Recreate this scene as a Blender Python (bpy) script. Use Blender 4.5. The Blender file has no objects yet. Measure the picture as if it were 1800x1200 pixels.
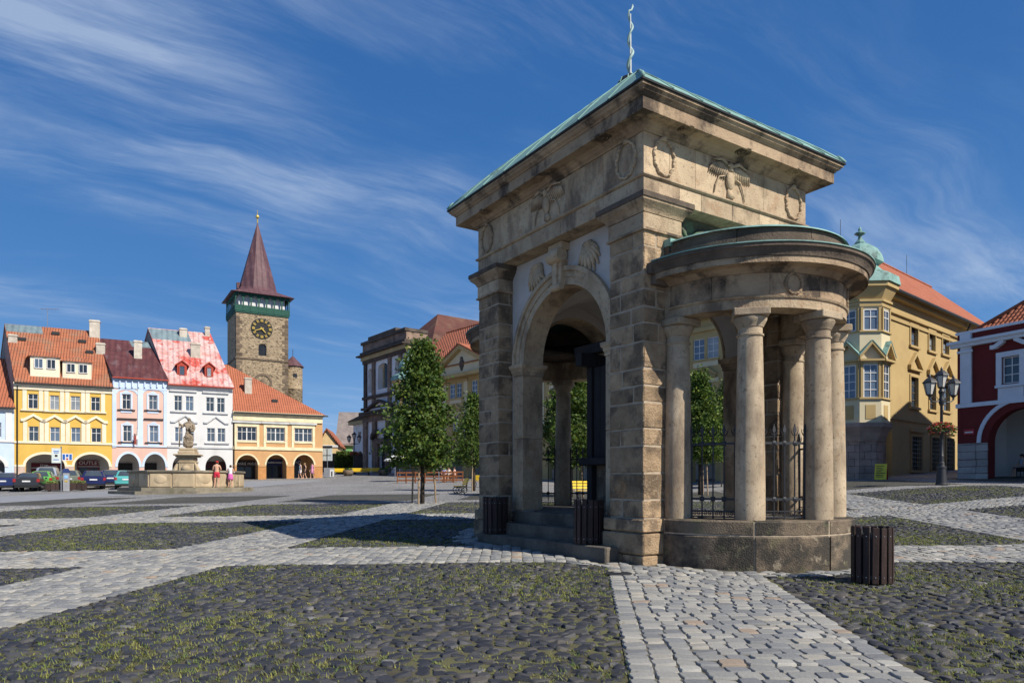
import bpy, bmesh, math, random
import numpy as np
from mathutils import Vector, Matrix
rnd = random.Random(11)
NP = np.random.RandomState(5)
S = bpy.context.scene
COL = S.collection
PI = math.pi
rad = math.radians
# ------------------------------------------------------------------ camera, sky, sun, exposure
CZ = 1.7
F = 1237.0                      # focal length in photo pixels (1800 px wide)
cam = bpy.data.cameras.new('camera'); cam.sensor_width = 36; cam.lens = F / 1800 * 36
cam.shift_y = 250 / 1800; cam.clip_end = 3000; cam.clip_start = .05
camo = bpy.data.objects.new('camera', cam); COL.objects.link(camo)
camo.location = (0, 0, CZ); camo.rotation_euler = (PI / 2, 0, 0)
S.camera = camo
SUN_EL = rad(41); SAZ = (.793, -.609)
SUN = Vector((SAZ[0] * math.cos(SUN_EL), SAZ[1] * math.cos(SUN_EL), math.sin(SUN_EL))).normalized()
sl = bpy.data.lights.new('sun', 'SUN'); sl.energy = 5.0; sl.angle = rad(.5); sl.color = (1, .93, .82)
so = bpy.data.objects.new('sun', sl); COL.objects.link(so)
so.rotation_euler = SUN.to_track_quat('Z', 'Y').to_euler(); so.location = (30, -20, 40)
W = bpy.data.worlds.new('World'); S.world = W; W.use_nodes = True
S.view_settings.view_transform = 'Standard'; S.view_settings.look = 'None'
S.view_settings.exposure = 0.3; S.view_settings.gamma = 1
CL1, CL2, CL3 = (6.25, 6.7, 0), (7.5, 8.45, 0), (6.98, 8.28, 0)     # where the cirrus lies
def world():
    nt = W.node_tree; n = nt.nodes; L = nt.links
    for x in list(n): n.remove(x)
    out = n.new('ShaderNodeOutputWorld'); bg = n.new('ShaderNodeBackground'); bg.inputs[1].default_value = .1
    sky = n.new('ShaderNodeTexSky'); sky.sky_type = 'NISHITA'; sky.sun_disc = False
    sky.sun_elevation = SUN_EL; sky.sun_rotation = math.atan2(*SAZ); sky.ozone_density = 1.5; sky.dust_density = .4; sky.air_density = 1.0
    tc = n.new('ShaderNodeTexCoord'); sep = n.new('ShaderNodeSeparateXYZ'); L.new(tc.outputs['Generated'], sep.inputs[0])
    rp = n.new('ShaderNodeValToRGB'); L.new(sep.outputs[2], rp.inputs[0]); els = rp.color_ramp.elements     # deep polarised blue overhead, paler low down
    els[0].color = (.27, .47, .75, 1); els[1].color = (.014, .07, .25, 1)
    for p, c in ((.10, (.14, .32, .63)), (.22, (.062, .21, .51)), (.45, (.030, .138, .40))):
        e = els.new(p); e.color = (*c, 1)
    sc = n.new('ShaderNodeVectorMath'); sc.operation = 'SCALE'; sc.inputs['Scale'].default_value = 8.8; L.new(rp.outputs[0], sc.inputs[0])
    hs = n.new('ShaderNodeMixRGB'); hs.inputs[0].default_value = .92; L.new(sky.outputs[0], hs.inputs[1]); L.new(sc.outputs[0], hs.inputs[2])
    def math_(op, a, b=None, c=None):
        m = n.new('ShaderNodeMath'); m.operation = op
        for i, v in enumerate((a, b, c)):
            if v is None: continue
            if isinstance(v, (int, float)): m.inputs[i].default_value = v
            else: L.new(v, m.inputs[i])
        return m.outputs[0]
    def mapping(src, rot=0, scale=(1, 1, 1), loc=(0, 0, 0)):
        m1 = n.new('ShaderNodeMapping'); m1.inputs['Rotation'].default_value = (0, 0, rot); L.new(src, m1.inputs[0])
        m2 = n.new('ShaderNodeMapping'); m2.inputs['Scale'].default_value = scale; m2.inputs['Location'].default_value = loc; L.new(m1.outputs[0], m2.inputs[0]); return m2.outputs[0]
    def noise(src, sc_, det, rough, dist=0.):
        q = n.new('ShaderNodeTexNoise'); q.inputs['Scale'].default_value = sc_; q.inputs['Detail'].default_value = det; q.inputs['Roughness'].default_value = rough; q.inputs['Distortion'].default_value = dist; L.new(src, q.inputs['Vector']); return q.outputs[0]
    def rng(v, a, b, c=0., d=1.):
        m = n.new('ShaderNodeMapRange'); m.interpolation_type = 'SMOOTHSTEP'
        for i, x in enumerate((a, b, c, d)): m.inputs[i + 1].default_value = x
        L.new(v, m.inputs[0]); return m.outputs[0]
    zz = math_('MAXIMUM', math_('ADD', sep.outputs[2], .16), .05)
    cb = n.new('ShaderNodeCombineXYZ'); L.new(math_('DIVIDE', sep.outputs[0], zz), cb.inputs[0]); L.new(math_('DIVIDE', sep.outputs[1], zz), cb.inputs[1]); cv = cb.outputs[0]
    warp = n.new('ShaderNodeTexNoise'); warp.inputs['Scale'].default_value = .9; warp.inputs['Detail'].default_value = 3; L.new(cv, warp.inputs['Vector'])
    wv = n.new('ShaderNodeVectorMath'); wv.operation = 'MULTIPLY_ADD'; L.new(warp.outputs['Color'], wv.inputs[0]); wv.inputs[1].default_value = (.55, .55, 0); L.new(cv, wv.inputs[2]); cw = wv.outputs[0]
    streak = noise(mapping(cw, rad(-38), (.55, 2.6, 1), CL1), 1.5, 12, .66)
    body = noise(mapping(cw, rad(-30), (.45, 1.0, 1), CL2), 1.0, 8, .55)
    place = noise(mapping(cv, 0, (.5, .5, 1), CL3), 1.0, 1, .5)
    fac = math_('MULTIPLY', math_('MULTIPLY', rng(streak, .36, .74), rng(body, .44, .70)), rng(place, .32, .60, .38, 1.0))
    fac = math_('MINIMUM', math_('MULTIPLY', fac, 1.15), .58)
    mx = n.new('ShaderNodeMixRGB'); mx.inputs[2].default_value = (4.3, 5.2, 6.6, 1); L.new(fac, mx.inputs[0]); L.new(hs.outputs[0], mx.inputs[1])
    L.new(mx.outputs[0], bg.inputs[0]); L.new(bg.outputs[0], out.inputs[0])
world()
# ------------------------------------------------------------------ helpers
def lin(r, g, b):
    f = lambda c: (c / 255 / 12.92) if c <= 10 else ((c / 255 + .055) / 1.055) ** 2.4
    return (f(r), f(g), f(b))
def sm(a, b, x):
    t = min(1, max(0, (x - a) / (b - a))); return t * t * (3 - 2 * t)
def cX(X):
    if X < 0: return .0125 * max(X, -70)
    return sm(9, 21, X) * .70 + .035 * max(0, min(X, 60) - 21)
def gz(X, Y):
    return .0283 * min(max(Y, -30), 55) + .045 * max(0, min(Y, 110) - 55) + cX(X)
def pg(px, py):                 # where the sight line through a photo pixel meets the ground
    dx = (px - 900) / F; dz = (850 - py) / F; Y = 3.
    while Y < 260 and CZ + dz * Y > gz(dx * Y, Y): Y *= 1.002
    return Vector((dx * Y, Y, gz(dx * Y, Y)))
def at(px, Y):
    X = (px - 900) / F * Y; return Vector((X, Y, gz(X, Y)))
MATS = {}
def mat(name, c1, c2=None, scale=2.0, rough=.85, bump=.25, bscale=30., stain=None, objvar=.12, metal=0., spec=.3, attr=None, detail=6, stretch=None, bdist=.02, trans=0., emit=None):
    if name in MATS: return MATS[name]
    m = bpy.data.materials.new(name); m.use_nodes = True; MATS[name] = m
    nt = m.node_tree; n = nt.nodes; L = nt.links; b = n['Principled BSDF']
    b.inputs['Roughness'].default_value = rough; b.inputs['Metallic'].default_value = metal
    b.inputs['Specular IOR Level'].default_value = spec
    c2 = c2 or tuple(x * .75 for x in c1)
    tc = n.new('ShaderNodeTexCoord'); src = tc.outputs['Object']
    if stretch:
        mp = n.new('ShaderNodeMapping'); mp.inputs['Scale'].default_value = stretch; L.new(src, mp.inputs[0]); src = mp.outputs[0]
    oi = n.new('ShaderNodeObjectInfo')
    r = oi.outputs['Random']
    if attr:
        at_ = n.new('ShaderNodeAttribute'); at_.attribute_name = 'rnd'
        ad = n.new('ShaderNodeMath'); ad.operation = 'ADD'; L.new(at_.outputs['Fac'], ad.inputs[0]); L.new(r, ad.inputs[1])
        fr = n.new('ShaderNodeMath'); fr.operation = 'FRACT'; L.new(ad.outputs[0], fr.inputs[0]); r = fr.outputs[0]
    nz = n.new('ShaderNodeTexNoise'); nz.inputs['Scale'].default_value = scale; nz.inputs['Detail'].default_value = detail; nz.inputs['Roughness'].default_value = .6
    L.new(src, nz.inputs['Vector'])
    rp = n.new('ShaderNodeValToRGB'); rp.color_ramp.elements[0].position = .33; rp.color_ramp.elements[1].position = .68
    rp.color_ramp.elements[0].color = (*c2, 1); rp.color_ramp.elements[1].color = (*c1, 1)
    L.new(nz.outputs[0], rp.inputs[0]); col = rp.outputs[0]
    if isinstance(attr, list):          # palette picked per piece
        pr = n.new('ShaderNodeValToRGB'); pr.color_ramp.interpolation = 'CONSTANT'; els = pr.color_ramp.elements
        while len(els) < len(attr): els.new(.5)
        for i, (p, cc) in enumerate(attr): els[i].position = p; els[i].color = (*cc, 1)
        L.new(r, pr.inputs[0])
        mx = n.new('ShaderNodeMixRGB'); mx.blend_type = 'MULTIPLY'; mx.inputs[0].default_value = 1; L.new(col, mx.inputs[1]); L.new(pr.outputs[0], mx.inputs[2]); col = mx.outputs[0]
    if stain:
        for (sc, cc, lo, hi, amt, st) in stain:
            s_src = tc.outputs['Object']
            if st:
                mp = n.new('ShaderNodeMapping'); mp.inputs['Scale'].default_value = st; L.new(s_src, mp.inputs[0]); s_src = mp.outputs[0]
            if objvar > 0:              # shift the pattern from piece to piece
                va = n.new('ShaderNodeVectorMath'); va.operation = 'ADD'
                vs = n.new('ShaderNodeMath'); vs.operation = 'MULTIPLY'; vs.inputs[1].default_value = 37.; L.new(r, vs.inputs[0])
                L.new(s_src, va.inputs[0]); L.new(vs.outputs[0], va.inputs[1]); s_src = va.outputs[0]
            sn = n.new('ShaderNodeTexNoise'); sn.inputs['Scale'].default_value = sc; sn.inputs['Detail'].default_value = 7; sn.inputs['Roughness'].default_value = .65
            L.new(s_src, sn.inputs['Vector'])
            mid_ = (lo + hi) / 2; hw_ = (hi - lo) * .32
            mr = n.new('ShaderNodeMapRange'); mr.inputs[1].default_value = mid_ - hw_; mr.inputs[2].default_value = mid_ + hw_; mr.inputs[4].default_value = amt
            L.new(sn.outputs[0], mr.inputs[0])
            mx = n.new('ShaderNodeMixRGB'); mx.inputs[2].default_value = (*cc, 1); L.new(mr.outputs[0], mx.inputs[0]); L.new(col, mx.inputs[1]); col = mx.outputs[0]
    if objvar > 0:
        hs = n.new('ShaderNodeHueSaturation'); mr = n.new('ShaderNodeMapRange'); mr.inputs[3].default_value = 1 - objvar; mr.inputs[4].default_value = 1 + objvar
        L.new(r, mr.inputs[0]); L.new(mr.outputs[0], hs.inputs['Value']); L.new(col, hs.inputs['Color']); col = hs.outputs[0]
    L.new(col, b.inputs['Base Color'])
    if bump > 0:
        bn = n.new('ShaderNodeTexNoise'); bn.inputs['Scale'].default_value = bscale; bn.inputs['Detail'].default_value = 5; L.new(src, bn.inputs['Vector'])
        bp = n.new('ShaderNodeBump'); bp.inputs['Strength'].default_value = bump; bp.inputs['Distance'].default_value = bdist
        L.new(bn.outputs[0], bp.inputs['Height']); L.new(bp.outputs[0], b.inputs['Normal'])
    if trans > 0:
        out = n['Material Output']; tr = n.new('ShaderNodeBsdfTranslucent'); L.new(col, tr.inputs[0])
        ms = n.new('ShaderNodeMixShader'); ms.inputs[0].default_value = trans; L.new(b.outputs[0], ms.inputs[1]); L.new(tr.outputs[0], ms.inputs[2]); L.new(ms.outputs[0], out.inputs[0])
    return m
def add_bump_tex(m, kind, sx, sz, strength=.6, dist=.04, rot=(0, 0, 0)):
    """courses of roof tiles or sheet seams far away, as fine relief"""
    nt = m.node_tree; n = nt.nodes; L = nt.links; b = n['Principled BSDF']
    tc = n.new('ShaderNodeTexCoord'); mp = n.new('ShaderNodeMapping'); mp.inputs['Rotation'].default_value = rot; L.new(tc.outputs['Object'], mp.inputs[0])
    hs = []
    for ax, s_ in (('X', sx), ('Z', sz)):
        if not s_: continue
        w = n.new('ShaderNodeTexWave'); w.wave_type = 'BANDS'; w.bands_direction = ax; w.wave_profile = 'SAW' if ax == 'Z' else kind; w.inputs['Scale'].default_value = s_; w.inputs['Distortion'].default_value = .3
        L.new(mp.outputs[0], w.inputs[0]); hs.append(w.outputs['Fac'])
    h = hs[0]
    if len(hs) > 1:
        a = n.new('ShaderNodeMath'); a.operation = 'ADD'; L.new(hs[0], a.inputs[0]); L.new(hs[1], a.inputs[1]); h = a.outputs[0]
    bp = n.new('ShaderNodeBump'); bp.inputs['Strength'].default_value = strength; bp.inputs['Distance'].default_value = dist
    L.new(h, bp.inputs['Height']); L.new(bp.outputs[0], b.inputs['Normal'])
    return m
def mesh(name, V, Fc, m=None, smooth=False, recalc=True):
    me = bpy.data.meshes.new(name); me.from_pydata([tuple(v) for v in V], [], Fc)
    if recalc and len(Fc) < 30000:
        bm = bmesh.new(); bm.from_mesh(me); bmesh.ops.recalc_face_normals(bm, faces=bm.faces); bm.to_mesh(me); bm.free()
    if m: me.materials.append(m)
    if smooth:
        me.shade_smooth()
        if smooth is not True: me.set_sharp_from_angle(angle=smooth)
    return me
def npmesh(name, V, Fq, m, rn=None, smooth=False):
    """big mesh from numpy arrays; every face has the same number of corners"""
    me = bpy.data.meshes.new(name); k = Fq.shape[1]
    me.vertices.add(len(V)); me.vertices.foreach_set('co', V.astype(np.float32).ravel())
    me.loops.add(Fq.size); me.loops.foreach_set('vertex_index', Fq.astype(np.int32).ravel())
    me.polygons.add(len(Fq)); me.polygons.foreach_set('loop_start', np.arange(0, Fq.size, k, dtype=np.int32))
    if rn is not None:
        a = me.attributes.new('rnd', 'FLOAT', 'POINT'); a.data.foreach_set('value', rn.astype(np.float32))
    me.materials.append(m); me.update(calc_edges=True); me.validate()
    if smooth:
        me.shade_smooth()
        if smooth is not True: me.set_sharp_from_angle(angle=smooth)
    return me
def link(name, data, parent=None, loc=None, rotz=None):
    o = bpy.data.objects.new(name, data); COL.objects.link(o)
    if parent is not None: o.parent = parent
    if loc is not None: o.location = loc
    if rotz is not None: o.rotation_euler = (0, 0, rotz)
    return o
def tag(o, label, cat, group=None):
    o['label'] = label; o['category'] = cat
    if group: o['group'] = group
    return o
def thing(name, label, cat, loc=(0, 0, 0), rotz=0., group=None):
    return tag(link(name, None, None, loc, rotz), label, cat, group)
def struct(o, kind='structure'):
    o['kind'] = kind; return o
def copy_tree(o, parent=None):
    c = o.copy(); COL.objects.link(c); c.parent = parent
    for ch in list(o.children): copy_tree(ch, c)
    return c
class MB:
    def __init__(s): s.V = []; s.F = []; s.cut = []
    def add(s, V, Fc, M=None):
        b = len(s.V); s.cut.append((b, len(s.F)))
        if M is not None: V = [M @ Vector(v) for v in V]
        s.V += [tuple(v) for v in V]; s.F += [tuple(i + b for i in f) for f in Fc]; return s
    def box(s, x0, x1, y0, y1, z0, z1, M=None):
        return s.add([(x0, y0, z0), (x1, y0, z0), (x1, y1, z0), (x0, y1, z0), (x0, y0, z1), (x1, y0, z1), (x1, y1, z1), (x0, y1, z1)],
                     [(0, 3, 2, 1), (4, 5, 6, 7), (0, 1, 5, 4), (1, 2, 6, 5), (2, 3, 7, 6), (3, 0, 4, 7)], M)
    def cbox(s, x0, x1, y0, y1, z0, z1, c=.01, M=None, jit=0.):
        lo = (x0, y0, z0); hi = (x1, y1, z1); V = []; ix = {}
        for sx in (0, 1):
            for sy in (0, 1):
                for sz in (0, 1):
                    sg = (sx, sy, sz)
                    for ax in range(3):
                        v = [(hi[k] - (c if k != ax else 0)) if sg[k] else (lo[k] + (c if k != ax else 0)) for k in range(3)]
                        if jit: v = [q + rnd.uniform(-jit, jit) for q in v]
                        ix[(sg, ax)] = len(V); V.append(v)
        Fc = []
        for ax in range(3):
            a, b = [k for k in range(3) if k != ax]
            for sg in (0, 1):
                q = []
                for (p, r) in ((0, 0), (1, 0), (1, 1), (0, 1)):
                    t = [0, 0, 0]; t[ax] = sg; t[a] = p; t[b] = r; q.append(ix[(tuple(t), ax)])
                Fc.append(tuple(q))
            for p in (0, 1):
                for r in (0, 1):
                    t0 = [0, 0, 0]; t0[a] = p; t0[b] = r; t1 = list(t0); t1[ax] = 1; t0 = tuple(t0); t1 = tuple(t1)
                    Fc.append((ix[(t0, a)], ix[(t1, a)], ix[(t1, b)], ix[(t0, b)]))
        for sx in (0, 1):
            for sy in (0, 1):
                for sz in (0, 1): Fc.append(tuple(ix[((sx, sy, sz), k)] for k in range(3)))
        return s.add(V, Fc, M)
    def prism(s, poly, d0, d1, axis='y', M=None):
        """poly (a,b) extruded along axis: y -> (a,d,b), x -> (d,a,b), z -> (a,b,d)"""
        f = {'y': lambda a, b, d: (a, d, b), 'x': lambda a, b, d: (d, a, b), 'z': lambda a, b, d: (a, b, d)}[axis]
        k = len(poly); V = [f(a, b, d0) for a, b in poly] + [f(a, b, d1) for a, b in poly]
        return s.add(V, [tuple(range(k - 1, -1, -1)), tuple(range(k, 2 * k))] + [(i, (i + 1) % k, k + (i + 1) % k, k + i) for i in range(k)], M)
    def lathe(s, prof, n=16, a0=0., a1=2 * PI, cx=0., cy=0., M=None, closed=False):
        full = abs(a1 - a0 - 2 * PI) < 1e-6; m = n if full else n + 1; k = len(prof); V = []
        for i in range(m):
            a = a0 + (a1 - a0) * i / n
            for r, z in prof: V.append((cx + r * math.cos(a), cy + r * math.sin(a), z))
        Fc = []
        for i in range(n):
            j = (i + 1) % m
            for q in range(k if closed else k - 1):
                q2 = (q + 1) % k; Fc.append((i * k + q, j * k + q, j * k + q2, i * k + q2))
        if not full and closed: Fc += [tuple(range(k)), tuple(range((m - 1) * k, m * k))]
        if full and not closed:
            if prof[0][0] > 1e-4: Fc.append(tuple(i * k for i in range(m)))
            if prof[-1][0] > 1e-4: Fc.append(tuple(i * k + k - 1 for i in range(m)))
        return s.add(V, Fc, M)
    def tube(s, pts, r, n=6, M=None):
        pts = [Vector(p) for p in pts]; rs = r if isinstance(r, (list, tuple)) else [r] * len(pts); V = []; k = len(pts); up = None
        for i, p in enumerate(pts):
            t = (pts[min(i + 1, k - 1)] - pts[max(i - 1, 0)])
            t = t.normalized() if t.length > 1e-9 else Vector((0, 0, 1))
            if up is None: up = Vector((0, 0, 1)) if abs(t.z) < .9 else Vector((1, 0, 0))
            a = t.cross(up); a = a.normalized() if a.length > 1e-6 else Vector((1, 0, 0)); b = a.cross(t); up = b
            for j in range(n):
                q = 2 * PI * j / n; V.append(p + (a * math.cos(q) + b * math.sin(q)) * rs[i])
        Fc = [(i * n + j, i * n + (j + 1) % n, (i + 1) * n + (j + 1) % n, (i + 1) * n + j) for i in range(k - 1) for j in range(n)]
        Fc += [tuple(range(n)), tuple(range((k - 1) * n, k * n))]
        return s.add(V, Fc, M)
    def ball(s, c, r, n=10, m=6, M=None):
        rx, ry, rz = r if isinstance(r, (tuple, list)) else (r, r, r); V = []; Fc = []
        for i in range(m + 1):
            t = PI * i / m
            for j in range(n):
                a = 2 * PI * j / n; V.append((c[0] + rx * math.sin(t) * math.cos(a), c[1] + ry * math.sin(t) * math.sin(a), c[2] + rz * math.cos(t)))
        for i in range(m):
            for j in range(n): Fc.append((i * n + j, (i + 1) * n + j, (i + 1) * n + (j + 1) % n, i * n + (j + 1) % n))
        return s.add(V, Fc, M)
    def rectring(s, x0, x1, y0, y1, prof, M=None):
        """profile [(offset outwards, z)] swept round a rectangle, closed loop of loops"""
        k = len(prof); V = []
        for o, z in prof: V += [(x0 - o, y0 - o, z), (x1 + o, y0 - o, z), (x1 + o, y1 + o, z), (x0 - o, y1 + o, z)]
        Fc = [(q * 4 + i, q * 4 + (i + 1) % 4, ((q + 1) % k) * 4 + (i + 1) % 4, ((q + 1) % k) * 4 + i) for q in range(k) for i in range(4)]
        return s.add(V, Fc, M)
    def each(s, name, m, parent=None, smooth=False):
        """every added piece as an object of its own"""
        cs = s.cut + [(len(s.V), len(s.F))]; out = []
        for (v0, f0), (v1, f1) in zip(cs, cs[1:]):
            out.append(link(name, mesh(name, s.V[v0:v1], [tuple(i - v0 for i in f) for f in s.F[f0:f1]], m, smooth), parent))
        return out
    def build(s, name, m, parent=None, smooth=False, loc=None, rotz=None):
        return link(name, mesh(name, s.V, s.F, m, smooth), parent, loc, rotz)
def wall_mesh(name, outer, holes, y0, y1, m):
    """upright wall in the xz plane with real openings, y0..y1 thick"""
    bm = bmesh.new(); ed = []
    for lp in [outer] + holes:
        vs = [bm.verts.new((a, y0, b)) for a, b in lp]
        for i in range(len(vs)): ed.append(bm.edges.new((vs[i], vs[(i + 1) % len(vs)])))
    bmesh.ops.triangle_fill(bm, use_beauty=True, use_dissolve=False, edges=ed)
    r = bmesh.ops.extrude_face_region(bm, geom=bm.faces[:])
    bmesh.ops.translate(bm, vec=(0, y1 - y0, 0), verts=[v for v in r['geom'] if isinstance(v, bmesh.types.BMVert)])
    bmesh.ops.recalc_face_normals(bm, faces=bm.faces)
    me = bpy.data.meshes.new(name); bm.to_mesh(me); bm.free(); me.materials.append(m); return me
def arch_pts(xc, hw, zs, rise, n=14):
    return [(xc + hw * math.cos(PI * i / n), zs + rise * math.sin(PI * i / n)) for i in range(n + 1)]
def arch_hole(xc, hw, zb, zs, rise, n=14):
    return [(xc - hw, zb), (xc + hw, zb)] + arch_pts(xc, hw, zs, rise, n)
def arch_band(mb, xc, hw, zs, rise, wd, y0, y1, n=16):
    a = arch_pts(xc, hw, zs, rise, n); b = arch_pts(xc, hw + wd, zs, rise + wd, n)
    for i in range(n): mb.prism([a[i], b[i], b[i + 1], a[i + 1]], y0, y1)
    return mb
def lettering(txt, size, m, parent, loc, name='lettering', rot=(PI / 2, 0, 0), align='CENTER'):
    cu = bpy.data.curves.new('t', 'FONT'); cu.body = txt; cu.size = size; cu.align_x = align; cu.extrude = .004; cu.resolution_u = 2
    o = bpy.data.objects.new('t', cu); COL.objects.link(o)
    me = bpy.data.meshes.new_from_object(o.evaluated_get(bpy.context.evaluated_depsgraph_get()))
    bpy.data.objects.remove(o); bpy.data.curves.remove(cu)
    me.materials.clear(); me.materials.append(m)
    l = link(name, me, parent, loc); l.rotation_euler = rot; return l
# ------------------------------------------------------------------ materials
BLK = (.018, .016, .014)
m_ash = mat('ashlar', (.40, .285, .175), (.235, .165, .10), 3.2, .9, .7, 30, [(1.9, (.085, .062, .044), .45, .62, .72, None), (9, (.46, .36, .25), .54, .70, .4, None), (1.6, (.40, .21, .08), .60, .72, .45, None)], .30, bdist=.04)
m_mortar = mat('mortar', (.47, .385, .285), (.33, .265, .195), 5, .95, .4, 40, [(3, (.12, .10, .08), .5, .75, .6, None)], 0)
m_frz = mat('dressed_sandstone', (.55, .43, .285), (.38, .28, .18), 1.8, .88, .6, 35, [(1.5, (.12, .085, .06), .46, .68, .8, (1, 1, .45)), (2.6, (.33, .19, .105), .52, .70, .6, None), (11, (.19, .14, .10), .52, .68, .6, None)], .14, bdist=.025)
m_corn = mat('cornice_stone', (.45, .335, .215), (.28, .195, .125), 1.4, .9, .5, 30, [(1.4, (.05, .038, .03), .45, .64, .9, (1, 1, .7)), (9, (.19, .14, .10), .55, .72, .5, None)], .1, bdist=.03)
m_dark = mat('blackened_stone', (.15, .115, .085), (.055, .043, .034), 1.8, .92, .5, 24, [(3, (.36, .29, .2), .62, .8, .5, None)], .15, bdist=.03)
m_shaft = mat('column_stone', (.53, .425, .295), (.36, .28, .19), 2.2, .9, .5, 90, [(1.6, (.15, .11, .08), .47, .68, .7, (1, 1, .35)), (3.5, (.38, .25, .14), .54, .70, .5, None), (16, (.20, .15, .105), .54, .66, .7, None)], .1, bdist=.03)
m_par = mat('parapet_stone', (.235, .18, .125), (.10, .08, .06), 1.6, .93, .6, 40, [(1.3, (.045, .042, .036), .43, .60, .9, None), (5, (.46, .38, .28), .55, .72, .6, None), (2.5, (.15, .155, .07), .54, .70, .6, None)], .12, bdist=.035)
m_moss = mat('mossy_stone', (.13, .13, .09), (.05, .05, .04), 2.5, .95, .6, 20, [(2, (.12, .22, .13), .5, .66, .8, None), (3, (.3, .22, .16), .6, .75, .5, None)], 0)
m_plast = mat('lime_plaster', (.56, .52, .48), (.46, .42, .38), 2, .95, .15, 20, [(1.5, (.30, .25, .2), .55, .8, .5, None)], 0)
m_copper = mat('green_copper', (.24, .40, .355), (.15, .28, .25), 2.2, .65, .15, 12, [(1.8, (.06, .085, .07), .50, .68, .7, None)], .05, spec=.4)
m_lead = mat('dark_sheet_metal', (.03, .032, .034), None, 3, .55, 0, objvar=0)
m_iron = mat('black_iron', (.028, .030, .036), None, 6, .5, .1, 60, objvar=.1, spec=.5)
m_step = mat('worn_step_stone', (.17, .145, .115), (.085, .073, .06), 2.5, .9, .5, 25, [(1.6, (.05, .045, .038), .5, .72, .7, None)], .12, bdist=.03)
m_timb = mat('dark_timber', (.035, .032, .034), (.018, .017, .019), 3, .75, .3, 20, objvar=.1, stretch=(6, 6, 1))
m_slat = mat('brown_slat', (.052, .030, .024), (.026, .016, .014), 4, .6, .3, 30, [(3, (.22, .19, .16), .68, .78, .5, (3, 3, .5))], .25, stretch=(6, 6, .8))
m_glass = mat('window_glass', (1, 1, 1), (.6, .62, .65), .8, .08, 0, objvar=0, spec=.6, attr=[(0, (.055, .075, .10)), (.3, (.13, .18, .25)), (.5, (.035, .045, .06)), (.68, (.09, .12, .16)), (.84, (.30, .33, .35))])
m_glassd = mat('shop_glass', (.028, .03, .034), (.015, .016, .018), .8, .12, 0, objvar=.2, spec=.5)
m_white = mat('white_paint', (.70, .695, .68), (.63, .62, .60), 1.5, .7, .05, 30, objvar=.03)
m_cream = mat('cream_trim', (.78, .70, .53), (.68, .60, .45), 1.5, .8, .05, 30, objvar=.03)
m_black = mat('black_paint', (.015, .015, .016), None, 3, .5, 0, objvar=0)
m_rubber = mat('rubber', (.02, .02, .02), None, 4, .8, .1, objvar=0)
m_steel = mat('brushed_steel', (.45, .46, .48), None, 5, .35, 0, objvar=.05, metal=.8)
m_chim = mat('chimney_plaster', (.58, .53, .45), (.40, .36, .30), 2.5, .92, .3, 15, [(2, (.25, .22, .2), .55, .75, .6, None)], .1)
# ------------------------------------------------------------------ ground, paving bands, cobble fields
PAV = Vector((2.19, 11.7, 0.33)); PROT = math.atan2(.5476, .8367); PW, PD = 4.43, 5.43   # pavilion: corner, turn, width (x), depth (y)
ACX, ARC = 2.28, 1.58                                                                     # apse centre along the side, column circle
def gzv(X, Y):
    z = .0283 * np.clip(Y, -30, 55) + .045 * np.clip(np.minimum(Y, 110) - 55, 0, None)
    t = np.clip((X - 9) / 12, 0, 1)
    return z + np.where(X < 0, .0125 * np.maximum(X, -70), t * t * (3 - 2 * t) * .70 + .035 * np.clip(np.minimum(X, 60) - 21, 0, None))
def sheet(name, fx, n, m_, lift, mt, kind='structure'):
    """grid laid on the ground; fx(a,b) maps the unit square to x,y"""
    a = np.linspace(0, 1, n + 1); b = np.linspace(0, 1, m_ + 1); A, B = np.meshgrid(a, b, indexing='ij')
    X, Y = fx(A.ravel(), B.ravel()); V = np.stack([X, Y, gzv(X, Y) + lift], 1)
    i, j = np.meshgrid(np.arange(n), np.arange(m_), indexing='ij'); q = (i * (m_ + 1) + j).ravel()
    return struct(link(name, npmesh(name, V, np.stack([q, q + m_ + 1, q + m_ + 2, q + 1], 1), mt)), kind)
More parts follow.
